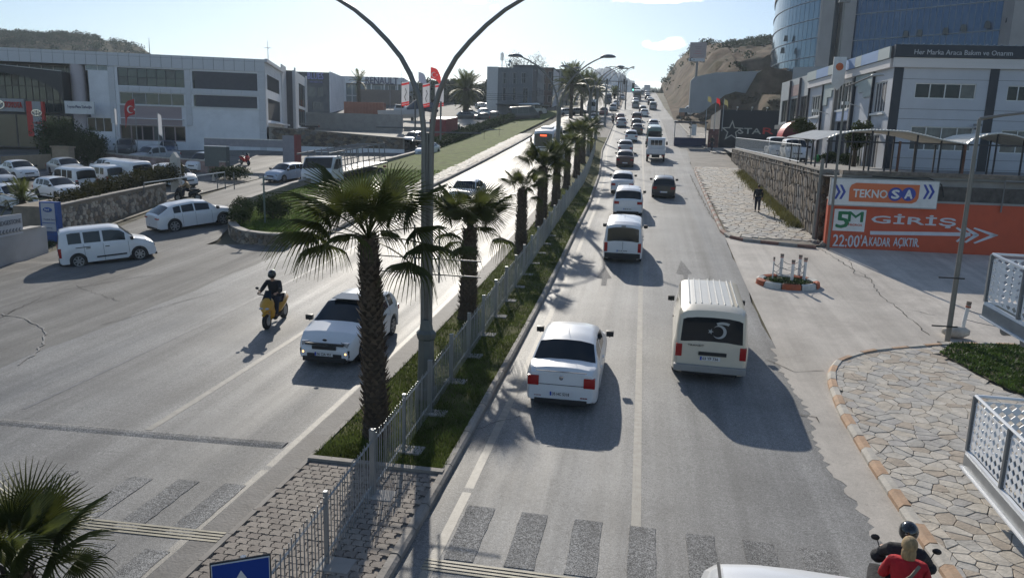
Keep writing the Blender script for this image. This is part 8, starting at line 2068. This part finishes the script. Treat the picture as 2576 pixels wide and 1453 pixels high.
# ---- stair landings of the footbridge (lattice balustrades)
WST=mat('white_steel',(.8,.81,.82),.4,var=.05)
def lattice(parent,A_,B_,h_,n=6,name='lattice_panel'):
    "one perforated plate between two posts, cut through with diamonds"
    A_=Vector(A_);B_=Vector(B_);d=B_-A_;L_=Vector((d.x,d.y,0)).length;mb=MB();m=max(2,int(L_/.14))
    M_=Matrix(((d.x/m,0,0,A_.x),(d.y/m,0,0,A_.y),(d.z/m,0,h_/n,A_.z),(0,0,0,1)))
    for i in range(m):
        for j in range(n):
            c_=((0,0),(1,0),(1,1),(0,1));dm=((.5,.07),(.93,.5),(.5,.93),(.07,.5))
            mid=((.5,0),(1,.5),(.5,1),(0,.5))
            P8=[(i+x,0,j+y) for x,y in c_]+[(i+x,0,j+y) for x,y in mid]+[(i+x,0,j+y) for x,y in dm]
            mb.add(P8,[(0,4,8,11,7),(1,5,9,8,4),(2,6,10,9,5),(3,7,11,10,6)],0,M_)
    o=mb.build(name,WST,parent);sm=o.modifiers.new('thick','SOLIDIFY');sm.thickness=.012;sm.offset=0
    return o
def landing(corner,dirs,h_,label,nm='stair_landing'):
    root=thing(nm,label,'stair',corner);O_=Vector((0,0,0))
    POSTM=mat('post_grey_steel',(.16,.18,.2),.35,metal=.6,var=.05)
    for (vx,vy,vz,segs) in dirs:
        d=Vector((vx,vy,vz))
        for k in range(segs+1):
            if k==0 and (vx,vy)!=dirs[0][:2]: continue
            p_=d*k;MB().box(p_.x-.035,p_.x+.035,p_.y-.035,p_.y+.035,p_.z,p_.z+h_+.02).build('post',POSTM,root,bevel=.006)
            for q in (.12,.5,.88):
                MB().ell((p_.x,p_.y-.045,p_.z+h_*q),(.012,.012,.012),6).build('bolt',STEEL,root)
        for k in range(segs):
            a_=d*k;b_=d*(k+1);u=(b_-a_)*.06;lattice(root,a_+u+Vector((0,0,.06)),b_-u+Vector((0,0,.06)),h_-.12)
        e=d*segs;MB().tube([(0,0,h_+.03),e+Vector((0,0,h_+.03))],.028,6).build('handrail',WST,root)
        nrm_=Vector((-d.y,d.x,0)).normalized()*-.03
        for q0,q1,o in ((-.06,.0,0),(-.30,-.06,.5),(-.33,-.30,2.2)):
            mb=MB();n0=nrm_*(o-1);n1=nrm_*(o+1);mb.add([n0+Vector((0,0,q0)),n1+Vector((0,0,q0)),n1+Vector((0,0,q1)),n0+Vector((0,0,q1)),e+n0+Vector((0,0,q0)),e+n1+Vector((0,0,q0)),e+n1+Vector((0,0,q1)),e+n0+Vector((0,0,q1))],[(0,1,2,3),(4,7,6,5),(0,4,5,1),(1,5,6,2),(2,6,7,3),(3,7,4,0)]);mb.build('edge_beam',WST if q0<-.31 or q0>-.1 else STEEL,root)
    return root
c1=ray(2433,1132,13.6)
r1=landing(c1,[((ray(2517,1227,12.3)-c1).x,(ray(2517,1227,12.3)-c1).y,(ray(2517,1227,12.3)-c1).z,3),(1.25,-.02,0,2)],1.02,'lower stair landing of the footbridge with white lattice balustrades')
for k in (1,2): 
    d=(ray(2517,1227,12.3)-c1)*k*.75;MB().tube([(d.x+.1,d.y,-.42+d.z),(d.x+1.3,d.y+.3,-.42+d.z)],.11,10).build('cross_tube',GREYM,r1,smooth=50)
sl=MB().add([(0,0,-.28),(3.2,0,-.28),(3.2,-3.4,-.28+3*(ray(2517,1227,12.3)-c1).z),(0,0,-.34),(3.2,0,-.34),(3.2,-3.4,-.34+3*(ray(2517,1227,12.3)-c1).z)],[(0,1,2),(5,4,3),(0,3,4,1),(0,2,5,3)]).build('floor_slab',CONC,r1)
c2=ray(2478,758,15.6);e2=ray(2560,803,14.8)-c2
r2=landing(c2,[(e2.x,e2.y,e2.z,2),(1.2,-.05,0,2)],.98,'upper stair landing of the footbridge at the right edge, before the orange wall')
for k in (.5,1.1): MB().tube([(e2.x*k+.1,e2.y*k,-.42+e2.z*k),(e2.x*k+1.3,e2.y*k+.3,-.42+e2.z*k)],.11,10).build('cross_tube',GREYM,r2,smooth=50)
for (c_,rt_) in ((c1,r1),(c2,r2)): MB().tube([(2.4,.2,-.3),(2.4,.2,T(c_.x+2.4,c_.y)-c_.z)],.15,10).build('support_column',GREYM,rt_)
# overhead cables across the road far away
t=thing('overhead_cables','thin overhead cables sagging in front of the office block','cables',(at_x(1260,150),150,T(-40,150)+6))
for k in range(4):
    A_=zat(1215,236+k*5,150)-t.location;B_=zat(1440,210+k*3,165)-t.location;MB().tube([A_.lerp(B_,u/10)+Vector((0,0,-2*4*(u/10)*(1-u/10)*.4)) for u in range(11)],.03,4).build('cable',BLACKP,t)
# ================================================================ PEOPLE AND SCOOTERS
SKIN=mat('skin',(.42,.25,.17),.6,var=.04)
CLB=mat('cloth_black',(.018,.019,.023),.85,var=.3,scale=6,bump=1,bscale=16);CLD=mat('cloth_navy',(.02,.025,.04),.85,var=.15,scale=8);CLR=mat('cloth_red',(.42,.012,.02),.85,var=.25,scale=5,bump=1,bscale=14);BLOND=mat('hair_blonde',(.40,.28,.14),.6,var=.5,scale=26,bump=1,stretch=(1,1,.25));HAIRD=mat('hair_dark',(.03,.022,.018),.6,var=.2);HELM=mat('helmet_black',(.01,.011,.013),.12,var=0,coat=.8);SHOE=mat('shoe_dark',(.02,.02,.02),.7,var=.1)
def skinmesh(name,verts,edges,radii,m,sub=2,root=0):
    me=bpy.data.meshes.new('t');me.from_pydata([tuple(v) for v in verts],edges,[]);o=bpy.data.objects.new('t',me);COL.objects.link(o)
    sk=o.modifiers.new('s','SKIN');sk.use_smooth_shade=True
    d=me.skin_vertices[0].data
    for i,r_ in enumerate(radii):
        r_=(r_,r_) if not isinstance(r_,tuple) else r_;d[i].radius=r_;d[i].use_root=(i==root)
    sb=o.modifiers.new('b','SUBSURF');sb.levels=sub
    dg=bpy.context.evaluated_depsgraph_get();out=bpy.data.meshes.new_from_object(o.evaluated_get(dg));bpy.data.objects.remove(o);bpy.data.meshes.remove(me)
    out.materials.clear();out.materials.append(m);out.name=name
    out.polygons.foreach_set('use_smooth',[True]*len(out.polygons));return out
def person(label,M,J,top=CLB,trou=CLD,hair=HAIRD,helmet=None,long_hair=False,group=None,w_=1.):
    """J: joints in metres, local x forward, y left, z up: pelvis,chest,neck,head, sh/el/wr and hip/kn/an for L,R"""
    root=thing('person',label,'person',M=M,group=group);V=lambda k:Vector(J[k])
    pel,ch,nk,hd=V('pelvis'),V('chest'),V('neck'),V('head')
    vs=[pel,pel.lerp(ch,.5),ch,nk,nk.lerp(hd,.45)];ed=[(0,1),(1,2),(2,3),(3,4)];rd=[(.09,.08),(.08,.08),(.09,.08),(.055,.055),(.05,.05)]
    def chain(a_,pts,rs):
        k=a_
        for p,r_ in zip(pts,rs): vs.append(Vector(p));rd.append(r_);ed.append((k,len(vs)-1));k=len(vs)-1
    for s in 'LR':
        chain(2,(J['sh'+s],J['el'+s],J['wr'+s]),(.045,.036,.03));chain(0,(J['hip'+s],J['kn'+s],J['an'+s]),(.06,.045,.035))
    put('body',skinmesh('body',vs,ed,rd,SKIN,1),root)
    # jacket
    vs=[pel+Vector((0,0,.02)),pel.lerp(ch,.5),ch,nk-Vector((0,0,.02))];ed=[(0,1),(1,2),(2,3)];rd=[(.155*w_,.145*w_),(.15*w_,.14*w_),(.165*w_,.145*w_),(.075,.075)]
    for s in 'LR': 
        wr=V('wr'+s).lerp(V('el'+s),.08);chain(2,(J['sh'+s],J['el'+s],wr),(.082,.062,.048))
    put('jacket',skinmesh('jacket',vs,ed,rd,top,1),root)
    vs=[pel-Vector((0,0,.0))];ed=[];rd=[(.15*w_,.14*w_)]
    for s in 'LR':
        an=V('an'+s).lerp(V('kn'+s),.06);chain(0,(J['hip'+s],J['kn'+s],an),(.105*w_,.078,.06))
    put('trousers',skinmesh('trousers',vs,ed,rd,trou,1),root)
    for s in 'LR':
        a_=V('an'+s);f=J.get('foot',(1,0,0));f=Vector(f).normalized();mb=MB().ell((0,0,0),(.14,.05,.05),10);o=mb.build('shoe',SHOE,root,smooth=60);o.matrix_local=Matrix.Translation(a_+f*.06-Vector((0,0,.045)))@f.to_track_quat('X','Z').to_matrix().to_4x4()
        wr=V('wr'+s);d=(wr-V('el'+s)).normalized();g=J.get('grip');q=d.to_track_quat('X','Z').to_matrix().to_4x4()
        hv=[Vector((0,0,0)),Vector((.075,0,0))];hn=MB()
        hn.ell((.045,0,0),(.05,.038,.018),8)
        for k,(yy,ln) in enumerate(((-.028,.062),(-.010,.074),(.009,.07),(.027,.055))):
            c=-.05 if g else -.02;hn.tube([(.08,yy,0),(.08+ln*.5,yy,c*.35),(.08+ln*(.6 if g else .95),yy,c)],[.0095,.009,.007],6)
        sg=1 if s=='L' else -1
        hn.tube([(.02,-sg*.03,0),(.055,-sg*.062,-.012),(.085,-sg*.07,-.03)],[.012,.010,.008],6)
        hn.build('hand',SKIN,root,smooth=60).matrix_local=Matrix.Translation(wr)@q
    # head with face
    hv=MB().ell((0,0,0),(.098,.077,.118),16);o=hv;M_=Matrix.Translation(hd)@(Vector(J.get('look',(1,0,0))).normalized().to_track_quat('X','Z').to_matrix().to_4x4())
    hv.add([(.09,-.016,.01),(.09,.016,.01),(.122,0,-.022),(.09,-.018,-.03),(.09,.018,-.03)],[(0,1,2),(0,2,3),(1,4,2),(3,2,4)])
    for s in (-1,1): hv.ell((0,s*.078,-.005),(.02,.012,.03),6)
    hv.tube([(0,0,-.09),(-.02,0,-.17)],.05,8)
    o=hv.build('head',SKIN,root,smooth=60);o.matrix_local=M_;o['kind']='stuff';del o['kind']
    e=MB();[e.ell((.086,s*.03,.018),(.01,.014,.008),6) for s in (-1,1)];oo=[MB().ell((.087,s*.03,.018),(.01,.014,.008),6).build('eye',INK,o) for s in (-1,1)]
    MB().ell((.086,0,-.055),(.012,.026,.007),6).build('mouth',mat('lips',(.3,.1,.09),.5,var=0),o)
    if helmet: 
        h_=MB().ell((-.01,0,.03),(.142,.122,.135),18);h=h_.build('helmet',HELM,root,smooth=60);h.matrix_local=M_
        MB().ell((.052,0,.0),(.095,.108,.075),14).build('visor',GLASS,h,smooth=60)
    elif long_hair:
        MB().ell((-.02,0,.03),(.112,.095,.112),16).build('hair',hair,root,smooth=60).matrix_local=M_
        MB().ell((-.06,0,-.08),(.07,.088,.14),14).build('hair',hair,root,smooth=60).matrix_local=M_
    else: MB().ell((-.018,0,.028),(.1,.086,.106),16).build('hair',hair,root,smooth=60).matrix_local=M_
    return root
def seated(arm=.42,lean=.12,z0=.78,spread=.18,foot=.32,kx=.38,arms='bars',h=1.0):
    J=dict(pelvis=(-.0,0,z0+.08),chest=(lean,0,z0+.43),neck=(lean+.05,0,z0+.60),head=(lean+.09,0,z0+.74),shL=(lean+.02,.19,z0+.52),shR=(lean+.02,-.19,z0+.52),hipL=(.04,.09,z0+.04),hipR=(.04,-.09,z0+.04),knL=(kx,spread,z0+.02),knR=(kx,-spread,z0+.02),anL=(kx+.06,spread*.9,foot),anR=(kx+.06,-spread*.9,foot),grip=1)
    if arms=='bars': J.update(elL=(lean+.22,.30,z0+.30),elR=(lean+.22,-.30,z0+.30),wrL=(lean+arm,.27,z0+.30),wrR=(lean+arm,-.27,z0+.30))
    else: J.update(elL=(lean+.10,.27,z0+.26),elR=(lean+.10,-.27,z0+.26),wrL=(lean+.34,.15,z0+.25),wrR=(lean+.34,-.15,z0+.25))
    return J
def scooter(M,label,col,fm,group=None,lit=True,gear=False):
    root=thing('scooter',label,'scooter',M=M,group=group)
    t=MB()
    A_=Matrix.Rotation(math.pi/2,4,'X')
    for x in (-.66,.66):
        o=MB().tube([(0,0,-.06),(0,0,-.045),(0,0,.045),(0,0,.06)],[.22,.265,.265,.22],20,0,A_).build('wheel',RUBBER,root,smooth=50);o.matrix_local=Matrix.Translation((x,0,.265))
        MB().tube([(0,0,-.065),(0,0,.065)],.15,12,0,A_).build('rim',RIM,o)
    # front shield, fairing, floorboard, rear body
    def loft(rows,name,m,sm=50):
        mb=MB();vs=[];n=10
        for x,z_,w_,h_ in rows:
            for i in range(n):
                a_=2*math.pi*i/n;vs.append((x,w_*math.cos(a_),z_+h_*math.sin(a_)))
        mb.add(vs,[(j*n+i,j*n+(i+1)%n,(j+1)*n+(i+1)%n,(j+1)*n+i) for j in range(len(rows)-1) for i in range(n)]+[tuple(range(n)),tuple(range((len(rows)-1)*n,len(rows)*n))]);return mb.build(name,m,root,smooth=sm)
    loft([(.36,.78,.12,.16),(.5,.80,.22,.22),(.64,.76,.22,.20),(.76,.68,.15,.13),(.84,.60,.05,.05)],'front_fairing',fm)
    loft([(.34,.5,.13,.2),(.42,.52,.2,.3),(.5,.52,.19,.3),(.56,.52,.1,.2)],'leg_shield',fm)
    loft([(.42,.4,.05,.08),(.55,.46,.1,.09),(.75,.56,.1,.04),(.9,.5,.05,.03)],'front_mudguard',fm)
    MB().box(-.25,.42,-.17,.17,.26,.34).build('floorboard',BLACKP,root,bevel=.03)
    loft([(-.92,.74,.05,.05),(-.8,.7,.14,.1),(-.5,.62,.19,.17),(-.2,.52,.18,.2),(-.05,.45,.12,.15)],'rear_body',fm)
    loft([(-.82,.84,.07,.03),(-.6,.83,.15,.05),(-.3,.8,.15,.05),(-.1,.78,.13,.045),(.02,.76,.06,.03)],'seat',BLACKP)
    MB().tube([(.66,.0,.3),(.5,0,.85),(.44,0,1.0)],.035,8).build('steering_stem',BLACKP,root)
    MB().tube([(.36,.36,1.03),(.42,.2,1.05),(.45,0,1.02),(.42,-.2,1.05),(.36,-.36,1.03)],.017,8).build('handlebar',BLACKP,root)
    MB().add([(.60,-.15,.92),(.60,.15,.92),(.42,.1,1.2),(.42,-.1,1.2)],[(0,1,2,3)]).build('windshield',GLASS,root)
    for s in (-1,1):
        MB().tube([(.38,s*.27,1.05),(.42,s*.34,1.22)],.008,5).build('mirror_stalk',BLACKP,root);MB().ell((.42,s*.37,1.26),(.02,.06,.045),10).build('mirror',BLACKP,root,smooth=60)
        MB().ell((.80,s*.10,.70),(.045,.07,.035),10).build('headlight',CLEARL,root,smooth=60)
        MB().tube([(.66,s*.08,.27),(.58,s*.07,.55)],.025,6).build('fork_leg',STEEL,root)
    MB().ell((-.92,0,.7),(.03,.09,.035),8).build('tail_light',REDL,root)
    MB().tube([(-.2,-.16,.25),(-.5,-.2,.28),(-.85,-.2,.36)],[.03,.055,.06],8).build('exhaust',GREYM,root)
    if gear:
        for s in (-1,): MB().box(-.3,.2,.2,.42,.6,1.0).build('saddle_bag',CLB,root,bevel=.06);MB().ell((.36,.31,1.03),(.11,.10,.09),12).build('hand_muff',CLB,root,smooth=60);MB().ell((.36,-.31,1.03),(.10,.09,.08),12).build('hand_muff',CLB,root,smooth=60)
        MB().box(-.95,-.6,-.2,.2,.86,1.1).build('top_box',BLACKP,root,bevel=.05)
    return root
YEL=paint('yellow',(.55,.28,.012))
p=at(694,812);Ms=place_M(p.x,p.y,math.radians(176));scooter(Ms,'yellow scooter ridden towards the bridge on the left carriageway','',YEL)
person('person in black hooded jacket and dark helmet riding the yellow scooter',Ms@Matrix.Translation((-.12,0,0))@Matrix.Diagonal((1,1.08,1.08,1)),seated(arm=.44,z0=.76),helmet=True,w_=1.15)
# pair on the dark scooter at the lower right
p=ray(2222,1395,11.2);X,Y=3.66,9.6
Ms=place_M(X,Y,math.radians(17));scooter(Ms,'black touring scooter with hand muffs and saddle bags in the lower right corner','',BLACKP,gear=True)
person('person driving the black scooter in dark clothes and black helmet',Ms@Matrix.Translation((.02,0,0)),seated(arm=.38,z0=.78),helmet=True)
ps=person('person with short blonde hair in a red jacket riding pillion on the black scooter',Ms@Matrix.Translation((-.42,0,.04)),seated(arms='hold',z0=.80,kx=.3,lean=.08),top=CLR,hair=BLOND,long_hair=True,w_=1.02)
BAGM=mat('bag_taupe',(.2,.165,.13),.8,var=.1)
tb=thing('shoulder_bag','taupe shoulder bag with long strap on the back of the red jacket','bag',M=Ms@Matrix.Translation((-.5,.22,.95)))
MB().ell((0,0,0),(.10,.12,.17),12).build('pouch',BAGM,tb,smooth=60)
MB().tube([(-.02,-.0,.12),(-.13,-.12,.26),(-.11,-.26,.42),(-.0,-.34,.52)],.02,6).build('strap',BAGM,tb,smooth=60)
# pedestrians
def standing(st=.16,arm=.06): return dict(pelvis=(0,0,.95),chest=(.02,0,1.3),neck=(.03,0,1.48),head=(.05,0,1.63),shL=(.02,.19,1.42),shR=(.02,-.19,1.42),elL=(-.03,.25,1.15),elR=(.03,-.25,1.15),wrL=(.04+arm,.25,.92),wrR=(.0+arm*.3,-.25,.92),hipL=(0,.09,.9),hipR=(0,-.09,.9),knL=(st*.6,.1,.5),knR=(-st*.2,-.1,.5),anL=(st,.1,.09),anR=(-st,-.1,.1))
def walker(px,py,hd,label,dz=.13,**k):
    p=at(px,py,dz);M=Matrix.Translation(p)@Matrix.Rotation(math.pi/2-math.radians(hd),4,'Z');return person(label,M,standing(),**k)
walker(1903,534,5,'person in a black jacket and trousers walking away on the stone pavement',w_=1.2)
walker(1789,378,200,'person in dark clothes standing by the poster column near the black shed')
for (px,py,l) in ((1424,268,'person in dark clothes on the far kerb by the tall date palms'),(1410,274,'person in a light top at the kerb before the row of houses')): walker(px,py,100,l,group='people on the far kerb',top=CLB if px>1415 else WHITEM)
# far motor scooter in the turning lane and the rider behind the suv
p=at(1541,312);Ms=place_M(p.x,p.y,0);scooter(Ms,'dark scooter filtering beside the kerb at the end of the median','',BLACKP);person('person in black riding the dark scooter at the end of the median',Ms@Matrix.Translation((-.12,0,0)),seated(),helmet=True)
p=at(431,505);Ms=place_M(p.x+1.2,p.y+.2,math.radians(250));scooter(Ms,'dark scooter by the hedge wall behind the white coupe-like suv','',BLACKP);person('person in tan jacket on the dark scooter by the hedge wall',Ms@Matrix.Translation((-.12,0,0)),seated(),helmet=True,top=mat('cloth_tan',(.3,.22,.13),.8,var=.1))
p=at(590,420);Ms=place_M(p.x,p.y+2,math.radians(120));scooter(Ms,'red scooter parked beside the dark box sign in the yard','',RED)
# ================================================================ HAZE
hz=MB().box(-640,440,-70,1060,-30,124).mesh('haze',[])
hm=bpy.data.materials.new('haze_air');hm.use_nodes=True;t=hm.node_tree;t.nodes.clear();o_=t.nodes.new('ShaderNodeOutputMaterial');v_=t.nodes.new('ShaderNodeVolumePrincipled')
v_.inputs['Color'].default_value=(.74,.87,1,1);v_.inputs['Density'].default_value=.00028;v_.inputs['Anisotropy'].default_value=.35
t.links.new(v_.outputs[0],o_.inputs['Volume']);hz.materials.append(hm);o=put('haze',hz,kind='stuff');o['label']='pale haze in the air between the bridge and the far hills';o['category']='haze'
